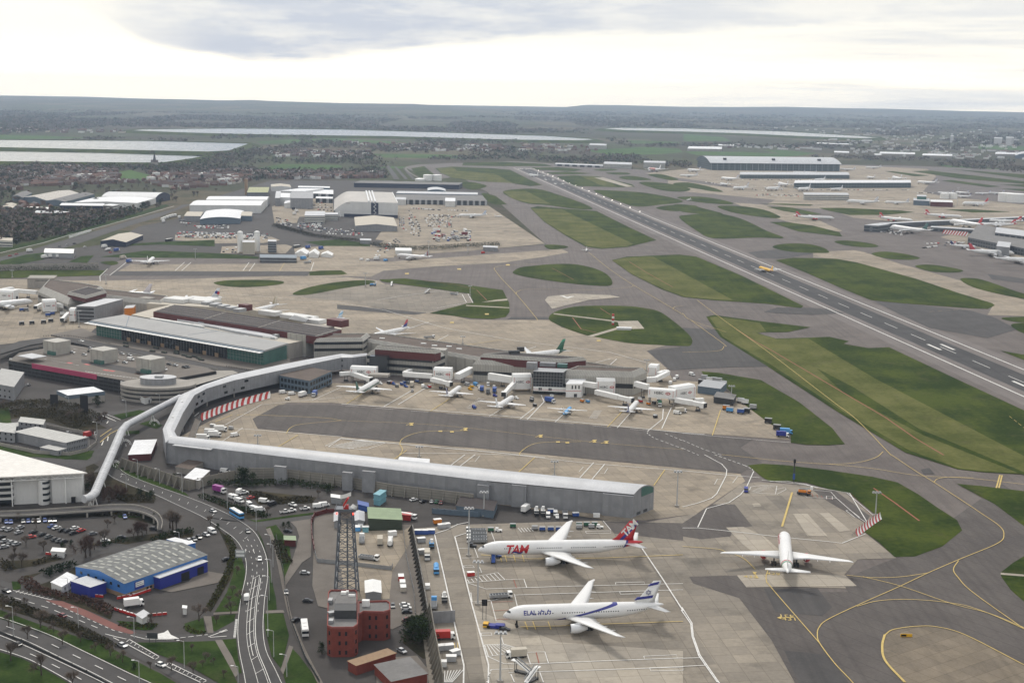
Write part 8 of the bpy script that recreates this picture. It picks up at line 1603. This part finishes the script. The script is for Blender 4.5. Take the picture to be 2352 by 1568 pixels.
lot('t5', "880,440 1050,470 1070,425 900,415", 10, 4, .85, 'below the banded office', 'cars below the banded office'); lot('t5', "1060,480 1350,505 1180,470 1040,450", 10, 3, .7, 'before the low hangar', 'cars before the low hangar'); lot('t5', "1840,440 2000,440 1990,395 1830,395", 10, 5, .5, 'on the dark apron lot', 'cars on the dark apron lot'); lot('t5', "1620,450 1665,465 1660,380 1620,375", 3, 9, .8, 'beside the hangar end', 'cars beside the hangar end')
lots = MB()
for c, quad, nx, ny in (('t5', "0,528 690,545 640,505 20,485", 40, 5), ('t5', "880,470 1050,485 1070,420 890,412", 14, 6), ('t5', "1050,505 1400,520 1300,470 1040,455", 16, 4), ('t5', "1830,450 2010,460 2000,385 1800,385", 12, 6), ('t5', "150,462 390,464 395,436 160,434", 20, 3), ('t5', "1690,470 1740,480 1720,370 1690,370", 3, 12), ('t7', "1640,790 1940,740 1930,730 1640,735", 20, 2), ('t5', "900,320 1140,345 1130,262 900,280", 18, 4), ('t5', "1450,690 1640,560 1600,530 1440,640", 10, 3), ('t5', "1640,470 1800,560 1770,440 1700,300", 8, 8), ('t5', "730,420 860,470 830,400 730,380", 8, 4), ('t5', "1830,380 2060,385 2040,365 1830,360", 24, 2), ('t5', "340,640 600,650 600,600 350,590", 12, 3), ('t5', "60,440 170,455 60,400 20,400", 8, 3), ('t7', "380,302 1130,304 1130,296 380,292", 60, 1), ('t7', "750,372 1560,376 1560,364 750,362", 60, 1), ('t7', "1240,650 1500,690 1500,665 1300,630", 20, 3), ('t7', "1600,395 2200,400 2200,390 1600,385", 40, 1), ('t7', "60,310 560,390 560,350 300,320", 20, 2), ('a2', "480,1440 690,1455 690,1445 480,1432", 30, 1), ('a2', "720,1452 870,1458 870,1450 720,1445", 14, 1), ('t7', "480,410 800,420 800,400 480,395", 30, 2)):
 q = GP(c, quad)
 for k in range(nx * ny):
  if random.random() < .55: p = q[0].lerp(q[1], (k % nx + .5) / nx).lerp(q[3].lerp(q[2], (k % nx + .5) / nx), (k // nx + .5) / ny); lots.box((p.x, p.y, .3), (2.2, 4.4, 1.25), random.uniform(-.1, .1), random.choices((0, 1, 2, 3), (5, 3, 3, 1))[0])
tag(lots.build('distant_cars', [M_WHITE_P, CARC['g'], CARC['k'], CARC['r']]), 'rows of tiny parked vehicles filling the distant lots', 'cars', kind='stuff')
random.seed(5)
for i in range(46):          # containers, lorries and carts of the freight yard
 x, y = random.uniform(1860, 2140), random.uniform(485, 555); k = random.choice(('lorry', 'cont', 'cont', 'dolly')); col = random.choice('rbbwwggskme'); veh(k, col, 't5', x, y, 60, random.choice((0, 20)), f'{CARN[col]} {CN[k]} crowded in the distant freight yard', 'freight yard clutter', 0, .15, 1.5)
for i, (x, y) in enumerate(((1530, 665), (1550, 655), (1575, 645), (1600, 638), (1625, 632), (1650, 628), (1540, 682), (1690, 645))): veh('lorry', 'w', 't6', x, y, 40, -14, 'white lorry in the row at the curved white warehouse', 'lorries at the curved white warehouse', 0, .15, 1.3)
for i, (c, x, y, k, col) in enumerate((('t5', 860, 325, 'lorry', 'k'), ('t5', 880, 340, 'lorry', 'w'), ('t5', 865, 360, 'lorry', 'w'), ('t5', 1350, 690, 'van', 'w'), ('t5', 1395, 695, 'van', 'w'), ('t5', 1460, 688, 'lorry', 'w'), ('t5', 1525, 695, 'van', 'c'), ('t5', 960, 712, 'flat', 'b'), ('t5', 880, 600, 'bus', 'g'), ('t5', 965, 605, 'lorry', 'b'), ('t5', 1060, 612, 'lorry', 'b'), ('t5', 930, 685, 'lorry', 'c'), ('t6', 420, 1020, 'lorry', 'w'), ('t6', 490, 1012, 'lorry', 'w'), ('t6', 560, 1012, 'lorry', 'w'), ('t6', 985, 920, 'lorry', 'w'), ('t6', 1015, 950, 'tanker', 'w'), ('t6', 1040, 968, 'car', 'r'), ('t6', 1100, 955, 'lorry', 'b'), ('t6', 800, 915, 'car', 'w'), ('t6', 1590, 860, 'bus', 'k'), ('t6', 280, 960, 'lorry', 'w'), ('t6', 155, 985, 'car', 'r'), ('t6', 95, 1000, 'car', 'r'), ('t6', 560, 912, 'car', 'g'), ('t6', 630, 900, 'car', 's'), ('t6', 700, 885, 'car', 'k'), ('t6', 1220, 1060, 'lorry', 'b'), ('t6', 1160, 1025, 'lorry', 'e'), ('t5', 2230, 640, 'van', 'r'))):
 veh(k, col, c, x, y, 50, -8, f'{CARN[col]} {CN[k]} on the cargo side, ' + ('left of the striped freighter' if c == 't5' else 'near the dual road'), 'vehicles on the cargo side', 0, .15, 1.2)
# ------------------------------------------------------------------ lamp posts, masts, signs
M_POLE = mat('pole_paint', (.42, .43, .43), .5, .2)
def lamp_proto(h, arm, name, cat, flood=False):
 def fn(t):
  o = [prt(t, 'post', M_POLE, lambda mb: mb.tube((0, 0, 0), (0, 0, h), .17 if not flood else .38, .10 if not flood else .22, 8))]
  if flood: o += [prt(t, 'lamp_head', M_STEEL, lambda mb: [mb.box((x, y, h), (.9, .7, .5)) for x in (-1.5, 0, 1.5) for y in (-.6, .6)]), prt(t, 'gantry', M_POLE, lambda mb: (mb.box((0, 0, h - .25), (4.4, 1.6, .2)),)), prt(t, 'base', M_CONC, lambda mb: mb.tube((0, 0, 0), (0, 0, .8), 1.2, n=10))]
  else: o += [prt(t, 'arm', M_POLE, lambda mb: mb.tube((0, 0, h), (-arm, 0, h + .35), .09, n=6)), prt(t, 'lamp_head', M_WHITE_P, lambda mb: mb.box((-arm - .4, 0, h + .28), (1.0, .4, .18)))]
  return o
 return proto(name, cat, fn)
PRL = {}
def lamp(c, x, yb, yt, label, grp, flood=False):
 h = round(max(6, min(34, HT(c, x, yb, yt))) / 2) * 2; k = (h, flood)
 if k not in PRL: PRL[k] = lamp_proto(h, 1.6, 'floodlight_mast' if flood else 'street_lamp', 'floodlight mast' if flood else 'street lamp', flood)
 p = G(c, x, yb); p.z = .15; PRL[k].place(p, 0, label, grp)
for s in "95,1255,1040 540,1190,1040 925,1260,1115 960,1568,1425 1270,1465,1300 1640,1568,1515 1845,1250,960 1885,1390,1220 1975,1525,1375 1855,1000,840 1868,880,735 1880,770,630 1862,640,540 1765,520,380 1695,400,300 1565,365,240 1400,310,190 1100,200,85 950,160,40 870,240,145 1255,260,140 470,980,850 1235,620,520".split():
 x, yb, yt = map(float, s.split(',')); lamp('c1', x, yb, yt, 'slim grey street lamp along the landside roads', 'street lamps along the landside roads')
for c, s, lab in (('b1', "670,1455,1340 615,1535,1440 870,1300,1200 475,1230,1165 1590,1015,990 1100,1210,1150", 'slim street lamp near the roundabout'),):
 for q in s.split(): lamp(c, *map(float, q.split(',')), lab, 'street lamps near the roundabout')
for c, x, yb, yt, lab in (('c2', 938, 1030, 740, 'floodlight mast between the two big jets'), ('c2', 875, 695, 370, 'floodlight mast at the nose of the red-tailed jet'), ('c2', 1092, 1560, 1240, 'floodlight mast at the bottom of the near apron'), ('c2', 2308, 355, 118, 'floodlight mast right of the pier end'), ('c2', 980, 420, 265, 'thin mast beside the depot office'), ('c3', 1328, 420, 268, 'floodlight mast on the grass by the leaning striped fence'), ('b1', 1775, 1500, 1440, 'floodlight mast on the inner apron'), ('b2', 535, 1580, 1530, 'floodlight mast behind the long pier'), ('b2', 835, 800, 755, 'floodlight mast on the north apron'), ('b2', 2100, 985, 905, 'floodlight mast at the tip of the pier'), ('b2', 1740, 1055, 982, 'floodlight mast before the last pier block'), ('b2', 1170, 1010, 938, 'floodlight mast before the middle pier block'), ('c2', 1465, 145, 55, 'floodlight mast just behind the pier roof'), ('b2', 165, 405, 310, 'floodlight mast at the remote apron edge'), ('b2', 885, 470, 400, 'floodlight mast at the remote apron corner'), ('b1', 1345, 215, 145, 'floodlight mast by the cargo stands'), ('b1', 730, 388, 325, 'white floodlight mast on the west apron'), ('b1', 545, 685, 580, 'slim mast in front of the grey car deck'), ('b3', 335, 1190, 1095, 'mast on the apron corner'), ('b2', 600, 170, 100, 'mast by the striped freighter'), ('b2', 870, 175, 125, 'mast at the end of the cargo apron'), ('a3', 1890, 1415, 1290, 'tall far mast near the small white tanks'), ('b1', 85, 345, 300, 'mast at the left apron edge')):
 lamp(c, x, yb, yt, lab, 'floodlight masts on the airfield', True)
p = G('b2', 1868, 670); t = thing('radio_mast', 'small red and white banded mast on the grass island', 'mast', p)
for k in range(5): part(t, 'band', M_RED if k % 2 == 0 else M_WHITE_P, lambda mb: mb.box((p.x, p.y, .2 + 2 * k), (2, 2, 2)))
t, f = bld('equipment_hut', 'low white hut on the concrete patch of the grass island', 'hut', foot3('b2', (1895, 690), (1995, 692), (1995, 685), 2), 2, M_WHITE_C, M_WROOF)
for c, x, y, lab, w_, h_, z0, m1, m2 in (('c1', 1655, 725, 'pale road sign on posts beside the hedge', 4.5, 3.6, 1.4, M_STEEL, M_BLUEGREY), ('c1', 1050, 1290, 'dark road sign seen from behind near the white triangle', 4, 2.2, 1.8, M_DARK_M, M_DARK_M), ('b1', 582, 1285, 'tall black hoarding on the scrub bank', 5, 12, .5, M_BLACK, M_DARK_M), ('b1', 375, 1235, 'shorter black hoarding on the scrub bank', 5, 8, .5, M_BLACK, M_DARK_M), ('c2', 983, 1135, 'black guidance board at the nose of the sash jet', 2.2, 2.6, 6, M_BLACK, M_DARK_M), ('c3', 1540, 1253, 'small black and yellow taxiway sign on the slab island', 4.5, 1.2, .3, M_YEL, M_BLACK)):
 p = G(c, x, y); t = thing('sign', lab, 'sign', p); part(t, 'board', m1, lambda mb: mb.box((p.x, p.y, z0), (w_, .25, h_))); part(t, 'post', m2, lambda mb: (mb.box((p.x - w_ * .3, p.y + .2, 0), (.2, .15, z0 + h_ * .8)),)); part(t, 'post', m2, lambda mb: mb.box((p.x + w_ * .3, p.y + .2, 0), (.2, .15, z0 + h_ * .8)))
 if m2 is M_BLUEGREY: part(t, 'panel', M_WHITE_P, lambda mb: (mb.box((p.x, p.y - .05, z0 + 2.2), (3.6, .25, 1.0)), mb.box((p.x, p.y - .05, z0 + .6), (3.6, .25, 1.0))))
 if m1 is M_YEL: part(t, 'legend_panel', M_BLACK, lambda mb: mb.box((p.x - 1, p.y - .05, z0 + .2), (2, .25, .8)))
p = G('c3', 765, 188); t = thing('beacon_post', 'dark jointed beacon post at the top edge of the near grass', 'post', p); part(t, 'pole', M_DARK_M, lambda mb: mb.tube((p.x, p.y, 0), (p.x, p.y, 12), .35)); part(t, 'collar', M_BLUE, lambda mb: mb.tube((p.x, p.y, 2), (p.x, p.y, 5), .6)); part(t, 'head', M_BLACK, lambda mb: mb.box((p.x, p.y, 11), (1.2, .8, 2)))
for z in (0, 2.7):
 t, f = bld('site_cabin', 'pale teal site cabin, ' + ('lower' if z == 0 else 'upper') + ' one of the stacked pair', 'cabin', [q for q in GP('t3', "556,222 600,232 650,195 606,188")], 2.6, M_TEAL, M_TEAL, z0=z)
# ================================================================== trees and hedges
def leafy(name, c0, c1):
 n = NT(name, .9, spec=.05); oi = n.n('ShaderNodeObjectInfo'); v = n.coord(); a = n.noise(v, .9, 2)
 f = n.mix(.35, a, oi.outputs['Random']); return n.color(n.mix(n.rng(f, .3, .7, 0, 1), c0, c1))
M_BARK = mat('bark', (.065, .052, .042), .95, var=.2); M_TWIG = leafy('winter_twigs', (.105, .084, .070), (.19, .152, .124)); M_LEAF = leafy('dark_leaves', (.010, .020, .008), (.030, .046, .016)); M_RUST = leafy('rusty_twigs', (.060, .034, .028), (.105, .062, .048)); M_BUSH = leafy('scrub_leaves', (.022, .023, .012), (.060, .050, .028)); M_OLIVE = leafy('olive_hedge', (.040, .044, .014), (.075, .072, .024))
rnd = random.Random(21)
def rv(k=1.0): return Vector((rnd.gauss(0, k), rnd.gauss(0, k), rnd.gauss(0, k)))
def twig(mb, p, d, L, w):
 s = d.cross(rv()).normalized() * w; mb.face([p - s, p + s, p + d * L + s * .3, p + d * L - s * .3])
def leaf(mb, p, s): a, b = rv().normalized() * s, rv().normalized() * s; mb.face([p - a, p + b, p + a, p - b])
def tree_proto(kind):
 t = thing('tree', 'x', 'tree'); tr, cr = MB(), MB(); tips = []
 def grow_(p, d, L, r, n):
  e = p + d * L; tr.tube(p, e, r, r * .62, 5, caps=False)
  if n == 0: tips.append((e, d)); return
  for k in range(3 if n > 1 else 2): grow_(p.lerp(e, rnd.uniform(.7, 1)), (d + rv(.42 if kind != 'poplar' else .22) + Vector((0, 0, .12))).normalized(), L * rnd.uniform(.66, .86), r * .62, n - 1)
 if kind in ('bare', 'poplar', 'rusty'):
  grow_(Vector((0, 0, 0)), Vector((0, 0, 1)), 1.9 if kind != 'poplar' else 1.3, .27, 5)
  for e, d in tips:
   for k in range(6): twig(cr, e - d * rnd.uniform(0, 1.4) + rv(.1), (d + rv(.6)).normalized(), rnd.uniform(.5, 1.3), .022)
 else:
  tr.tube((0, 0, 0), (0, 0, 5), .3, .1, 6)
  for k in range(5): tr.tube((0, 0, 1.5 + k * .6), rv(1.4) + Vector((0, 0, 4)), .12, .05, 5)
  for k in range(26):
   c = Vector((rnd.gauss(0, 1.5), rnd.gauss(0, 1.5), rnd.uniform(1.0, 7.5))); c.x *= 1.15 - c.z / 9; c.y *= 1.15 - c.z / 9
   for q in range(34): leaf(cr, c + rv(.62), rnd.uniform(.16, .34))
 return Proto(t, [(tr.build('trunk', M_BARK, t), []), (cr.build('crown', {'bare': M_TWIG, 'poplar': M_TWIG, 'rusty': M_RUST, 'green': M_LEAF}[kind], t), [])])
TP = {k: [tree_proto(k) for _ in range(n)] for k, n in (('bare', 4), ('green', 3), ('poplar', 2), ('rusty', 2))}
TH = {'bare': 7.6, 'green': 8, 'poplar': 6.6, 'rusty': 7.6}
TD = {'bare': 'leafless grey tree', 'green': 'dark evergreen tree', 'poplar': 'tall narrow leafless poplar', 'rusty': 'leafless tree with reddish twigs'}
def tree(k, p, h, where, grp, w=1.0): s = h / TH[k]; rnd.choice(TP[k]).place((p.x, p.y, .1), rnd.uniform(0, 6.3), f'{TD[k]} {where}', grp, (s * w, s * w, s))
for k, lst in (('bare', "75,1415,1250 285,1515,1330 500,1600,1450 845,1425,1320 1415,1420,1335 1370,1142,985 1045,1168,1060 280,1185,1030 370,1215,1120 655,1350,1270 555,1285,1190 1320,1352,1280 1450,480,395 720,610,480 1600,950,880 1580,1020,950 1490,1160,1080 1035,1470,1400 1540,1530,1460 1630,820,740 110,1100,1020 170,1030,960 1470,1440,1380 1395,1455,1390 1250,1310,1250 790,460,400 740,500,420 130,450,380 250,500,420 2190,290,225 1840,400,340 90,760,650 150,770,640 60,1180,1060 190,1260,1140 430,1300,1180 760,1380,1270 1180,1480,1360 1330,1500,1390 1660,1010,900 1590,1090,980 20,1060,950 300,660,560 180,620,530"), ('poplar', "1190,522,315 1170,500,330 1215,520,345 640,235,60 620,215,90 100,690,600"), ('rusty', "720,305,175 770,310,160 840,300,150 860,290,190 950,560,430 980,565,420 1010,540,440 920,570,460 590,705,500 620,690,520 650,650,540 700,1050,970 750,330,220 580,650,560"), ('green', "965,300,225 1040,310,240 1010,300,250 600,240,190 1660,200,80 1690,205,90 1740,210,120 2010,220,170 2260,260,200 1200,185,125 2215,1365,1285 1985,505,455 1950,500,460 350,830,770 420,800,750 480,780,730 1500,510,470 1230,560,505 1290,545,500 1110,600,560 925,1480,1450 1060,440,400 430,640,600 490,625,600")):
 for q in lst.split():
  x, yb, yt = map(float, q.split(',')); tree(k, G('c1', x, yb), max(3, HT('c1', x, yb, yt)), 'by the landside roads', f'{k} trees by the landside roads')
for x, y, h in ((500, 1275, 9), (545, 1285, 10), (570, 1230, 6), (475, 1230, 7), (520, 1240, 8), (560, 1190, 6)): tree('green', G('c2', x, y), h, 'between the blast walls and the brick office', 'evergreens beside the brick office', 1.25)
for x, y, k in ((640, 1440, 'bare'), (700, 1340, 'rusty'), (720, 1320, 'bare'), (670, 1225, 'green'), (560, 1300, 'bare'), (480, 1320, 'bare'), (30, 1240, 'bare')): tree(k, G('b1', x, y), 7, 'near the scrub bank', 'trees near the scrub bank')
def hedge(name, label, c, s, w, h, m, dens=9, cat='hedge'):
 q = GP(c, s); t = thing(name, label, cat, q[0]); cr, st = MB(q[0]), MB(q[0])
 for a, b in zip(q, q[1:]):
  d = (b - a).normalized(); sd = Vector((-d.y, d.x, 0)); L = (b - a).length
  for k in range(int(L * dens * w / 3)):
   u = rnd.uniform(-1, 1); hh = h * (1 - .45 * u * u) * rnd.uniform(.25, 1.0); leaf(cr, a + d * rnd.uniform(0, L) + sd * u * w / 2 + Vector((0, 0, hh)), rnd.uniform(.3, .6))
  for k in range(int(L / 3)): p = a + d * (k * 3); st.tube(p, p + Vector((0, 0, h * .6)), .08, n=4)
 cr.build('foliage', m, t); st.build('stems', M_BARK, t)
HG_ = "clipped olive hedge curving along the warehouse yard|c1|1560,560 1605,640 1600,720 1560,840 1500,950 1440,1060|3|1.8|M_OLIVE;dark scrub hedge between the red bus lane and the warehouse|c1|170,860 250,935 450,985 620,1010 780,1095|6|2.2|M_RUST;dark hedge strip between side road and dual carriageway|c1|-60,965 200,1075 500,1190 780,1325|5|2|M_BUSH;green hedge behind the blue warehouse|c1|300,830 420,790 520,760|7|3|M_LEAF;hedge row above the warehouse yard|c1|1060,600 1180,550 1330,530|5|2.6|M_LEAF;hedge under the concrete access ramp|c1|40,415 400,405 800,410 1060,430|4|2|M_BUSH;dark hedge at the edge of the van park|c1|1390,285 1560,345 1700,390 1850,430|5|2.2|M_LEAF;bushes in front of the banded blast wall|c1|1440,200 1700,215 2000,200 2300,245|6|3.5|M_LEAF;hedge island inside the van park|c1|1740,270 1900,320 2150,310|9|2|M_BUSH;car park hedge near the site cabin|c1|690,630 780,600 880,590|4|2|M_LEAF;long low hedge at the hotel car park exit|c1|240,760 330,720 450,690|4|1.8|M_BUSH;hedge beside the hotel car park lane|c1|0,735 80,800|5|2.4|M_BUSH;bushes below the white tube near the hotel|c1|590,190 620,240 700,260 860,310 1050,310|7|3|M_BUSH;verge hedge along the path|c1|1905,600 1960,720 1985,750|5|2.2|M_BUSH;broad scrub thicket on the bank below the car park|b1|0,1260 200,1215 420,1235 550,1290 640,1345|20|3.5|M_BUSH;second scrub thicket on the bank|b1|80,1290 250,1270 420,1300 600,1370|16|3|M_BUSH;dark tree belt below the freight yard|t5|1430,590 1560,605 1720,620 1900,615 2100,600 2350,590|16|7|M_LEAF;hedge belt along the cargo road|t5|720,445 830,475 1000,520 1200,545 1400,560|12|5|M_BUSH;ivy clad row along the noise barrier|b1|0,300 120,298 300,296 480,294 680,286|3|6|M_LEAF;shrub bed at the warehouse gate|c1|830,1165 960,1185 1080,1175|4|1|M_OLIVE;flower bed with yellow blooms at the gate|c1|1280,1180 1340,1220 1410,1225|3|.7|M_OLIVE"
for r in HG_.split(';'): lab, c, s, w_, h_, m = r.split('|'); hedge('hedge', lab, c, s, float(w_), float(h_), globals()[m], 9 if float(w_) < 10 else 5)
# ================================================================== reservoirs, far town, woods, hills, air
def pip(x, y, q):
 r = False
 for i in range(len(q)):
  (a, b), (c, d) = q[i - 1], q[i]
  if (b > y) != (d > y) and x < (c - a) * (y - b) / (d - b) + a: r = not r
 return r
def in_any(x, y, L): return any(pip(x, y, q) for q in L)
WT = ["-60,346 0,347 234,351 450,358 477,357 440,365 383,373 367,375 200,374 0,372 -60,371", "-60,320 0,321 334,323.5 574,329.5 524,347 477,349.5 0,339.5 -60,339", "290,300 334,297 534,295 784,297.5 1051,305.5 1251,312 1352,318.5 1368,321 1335,323.5 1185,322 884,313.5 784,312.5 534,308.5 400,304.5", "1381,296 1418,293.5 1568,295 1801,302 1968,312 2025,317 1985,318.5 1835,313.5 1701,307 1568,303 1440,300"]
NW = [P(s) for s in WT]
for s in WT:
 w_ = ccw([G(None, x, y, 9) for x, y in P(s)]); mb = MB(); mb.sheet([(p.x, p.y, 9) for p in w_]); tag(mb.build('water', M_WATER), kind='structure')
 mb = MB(); o_ = grow(w_, 45); i2 = grow(w_, 7); mb.loft([[(p.x, p.y, 0) for p in o_], [(p.x, p.y, 11) for p in i2], [(p.x, p.y, 11) for p in grow(w_, 3)], [(p.x, p.y, 8.9) for p in w_]], 0, True, False); tag(mb.build('embankment', M_GRASS), kind='structure')
def hills(d0, d1, s):
 mb = MB(); r0, r1, r2, r3 = [], [], [], []
 for x, y in P(s):
  q = _fw + _rt * ((x - 1176) / F_PX) - _up * ((y - 784) / F_PX); e = Vector((q.x / q.y, 1, 0)); z = CAM_H + q.z / q.y * d1
  r0.append(e * d0); r1.append(e * (d0 * .55 + d1 * .45) + Vector((0, 0, z * .55))); r2.append(e * d1 + Vector((0, 0, z))); r3.append(e * (d1 + 900))
 mb.loft([r0, r1, r2, r3], 0, False, False); tag(mb.build('hills', M_COUNTRY), kind='structure')
hills(11000, 16500, "-300,214 -100,219 0,222 60,221 130,224 230,226 330,228 400,228 500,231 580,230 640,233 784,237 850,238 950,239 1000,242 1100,248 1180,253 1260,257"); hills(17000, 21000, "-300,212 0,219.5 100,221 200,222.5 300,226 440,229 560,232 700,236 784,238.5 900,242 1000,245 1130,249 1170,252 1290,247 1350,241 1430,242 1568,245.5 1700,246 1801,245.5 1900,248 2034,250 2200,255 2352,258 2600,262")
WOOD = P("-30,231 700,241 1250,256 2400,264 2400,402 2130,379 1940,365 1600,356 1585,386 1400,382 1180,366 960,372 880,379 892,409 600,413 430,452 270,504 150,540 -30,572")
NO = NW + [P(s) for s in ("580,385 650,375 784,378 884,384 800,394 600,394", "262,395 300,389 356,404 333,416 277,416", "0,441 150,400 560,405 560,470 250,490 0,490", "840,350 1020,353 1130,361 880,366", "1330,343 1570,338 1880,350 1860,362 1400,358", "2100,345 2400,345 2400,372 2150,370", "1440,319 1700,310 1700,330 1450,334")]
woods = MB(); n_ = 0
while n_ < 19000:
 x, y = rnd.uniform(-30, 2400), 228 + 340 * rnd.random() ** 2.3
 if not pip(x, y, WOOD) or in_any(x, y, NO) or in_any(x, y - 3.5, NW) or in_any(x, y - 7, NW[:2]): continue
 if 300 < y < 384 and (math.sin(x * .021 + y * .13) + math.sin(x * .007 - y * .31) + rnd.gauss(0, .6)) < -.25: continue
 p = G(None, x, y);
 if random.Random(int(p.x // 420) * 7919 + int(p.y // 800) * 104729).random() < (.34 if p.y > 4200 else .12): continue
 n_ += 1; k = min(2.6, max(1, p.y / 3600)); w_ = rnd.uniform(5, 10) * k; h = rnd.uniform(6, 13); m = rnd.choices((0, 1, 2), (5, 2, 2))[0]
 for q in range(9):
  c = p + Vector((rnd.gauss(0, .45) * w_, rnd.gauss(0, .45) * w_, h * rnd.uniform(.15, 1))); s = .24 * w_ + .12 * h; a, b = rv(), rv(); a.z *= .6; b.z *= .8; a = a.normalized() * s; b = b.normalized() * s * .8; woods.face([c - a, c + b, c + a, c - b], m)
tag(woods.build('woodland', [leafy('wood_twigs', (.062, .052, .045), (.125, .104, .086)), M_LEAF, M_BUSH]), 'mottled brown and green winter woods spreading to the horizon', 'woodland', kind='stuff')
for i in range(210):
 for _ in range(50):
  x, y = rnd.uniform(0, 900), rnd.uniform(385, 560)
  if pip(x, y, P("0,386 560,382 880,382 880,410 600,416 420,462 300,498 150,538 0,566")) and not in_any(x, y, NO[4:6] + NW): break
 tree(rnd.choice(('bare', 'bare', 'bare', 'green', 'rusty')), G(None, x, y), rnd.uniform(8, 15), 'in the town beyond the dual road', 'trees in the town', 1.25)
# houses
WALLS = [mat('dull_brick', (.13, .07, .055), .9), mat('buff_brick', (.17, .125, .09), .9), M_WHITE_C, M_BEIGE, mat('brown_brick', (.16, .085, .062), .9)]; ROOFS = [mat('brown_tiles', (.085, .056, .046), .9, var=.2), mat('grey_tiles', (.10, .092, .09), .9, var=.2), mat('red_tiles', (.135, .072, .053), .9, var=.2)]
def house_into(mb, p, rz, L, W, h, mw_, mr, rh=3.0):
 u = Vector((math.cos(rz), math.sin(rz), 0)); v = Vector((-u.y, u.x, 0)); f = [p - u * L / 2 - v * W / 2, p + u * L / 2 - v * W / 2, p + u * L / 2 + v * W / 2, p - u * L / 2 + v * W / 2]
 mb.prism([pxy(q) for q in f], 0, h, mw_); roof_mesh(mb, f, h + .02, 'gable' if rh else 'flat', rh, .3, mr, mw_)
HM = []
for L, W, h in ((9, 8, 5), (16, 8, 5.2), (34, 8, 5.2), (11, 9, 3)):
 mb = MB(); house_into(mb, Vector((0, 0, 0)), 0, L, W, h, 0, 1); me = mb.mesh('house'); me.materials.append(M_BRICK); me.materials.append(ROOFS[0]); HM.append(me)
TOWN = [P("0,388 150,384 250,392 330,398 380,400 560,392 620,400 600,410 560,420 430,436 380,436 0,437"), P("0,470 130,470 220,500 170,530 0,545"), P("560,396 880,398 880,410 640,412"), P("600,345 860,350 850,362 640,362"), P("784,326 1180,336 1140,350 860,346"), P("1200,330 1400,340 1380,350 1180,346"), P("1700,285 2352,300 2352,345 1900,330"), P("1900,318 2352,350 2352,372 1960,355"), P("0,294 280,300 300,306 0,306"), P("1600,330 1900,340 1880,346 1600,338")]
hs = []
while len(hs) < 1500:
 q = rnd.choices(TOWN, (30, 4, 8, 5, 8, 3, 9, 6, 2, 3))[0]; x, y = rnd.uniform(min(a for a, b in q), max(a for a, b in q)), rnd.uniform(min(b for a, b in q), max(b for a, b in q))
 if pip(x, y, q) and not in_any(x, y, NW + NO[5:6]) and not pip(x, y, P("30,430 165,425 330,420 400,435 400,500 130,500 100,450")): hs.append(G(None, x, y))
hs.sort(key=lambda p: p.y); far = MB()
for i, p in enumerate(hs):
 rz = .4 + .9 * math.sin(p.x * .004) + (math.pi / 2 if math.sin(p.x * .02) + math.sin(p.y * .017) > 0 else 0); k = rnd.choices((0, 1, 2, 3), (4, 5, 3, 2))[0]; a = rnd.choices(range(5), (4, 2, 3, 2, 4))[0]; b = rnd.choices(range(3), (4, 2, 2))[0]
 if i < 290:
  o = bpy.data.objects.new('house', HM[k]); C.objects.link(o); o.location = p; o.rotation_euler = (0, 0, rz)
  for s, m in ((0, WALLS[a]), (1, ROOFS[b])): o.material_slots[s].link = 'OBJECT'; o.material_slots[s].material = m
  tag(o, ('small house', 'pair of houses', 'terrace of houses', 'bungalow')[k] + ' with ' + ('brown', 'grey', 'red')[b] + ' roof in the town left of the cargo area', 'house', 'houses in the town')
 else: big = rnd.random() < .12; house_into(far, p, rz, (9, 16, 34, 11)[k] * (2 if big else 1), 16 if big else 9, 6, 2 if big or p.x > 900 else a, 5 + b if not big else 2, 0 if big else 3)
tag(far.build('distant_houses', WALLS + ROOFS), 'scattered roofs of the far suburbs among winter trees', 'houses', kind='stuff')
ML = emit('runway_lamp', (1, .95, .85), 6)
for i in range(17):
 p = RWP(1500 + i * 85, rw / 2 + 5); m_ = MB(p); m_.tube(p, p + Vector((0, 0, .9)), .4, n=6); o = m_.build('runway_light', ML); tag(o, 'small bright lamp along the runway edge', 'runway light', 'runway edge lights')
def vol(name, lo, hi, dens, col, kind, label=None):
 mb = MB(); mb.box(((lo[0] + hi[0]) / 2, (lo[1] + hi[1]) / 2, lo[2]), [b - a for a, b in zip(lo, hi)]); m = bpy.data.materials.new(name); m.use_nodes = True; t = m.node_tree; t.nodes.clear(); o = t.nodes.new('ShaderNodeOutputMaterial'); v = t.nodes.new('ShaderNodeVolumePrincipled')
 v.inputs['Color'].default_value = (*col, 1); v.inputs['Density'].default_value = dens; v.inputs['Anisotropy'].default_value = .3; t.links.new(v.outputs[0], o.inputs['Volume']); return tag(mb.build(name, m), label, 'haze' if label else None, kind=kind)
vol('haze', (-13500, -700, -1), (13500, 22500, 345), 4.5e-5, (.62, .77, 1.0), 'stuff', 'thin pale blue haze over the far countryside')
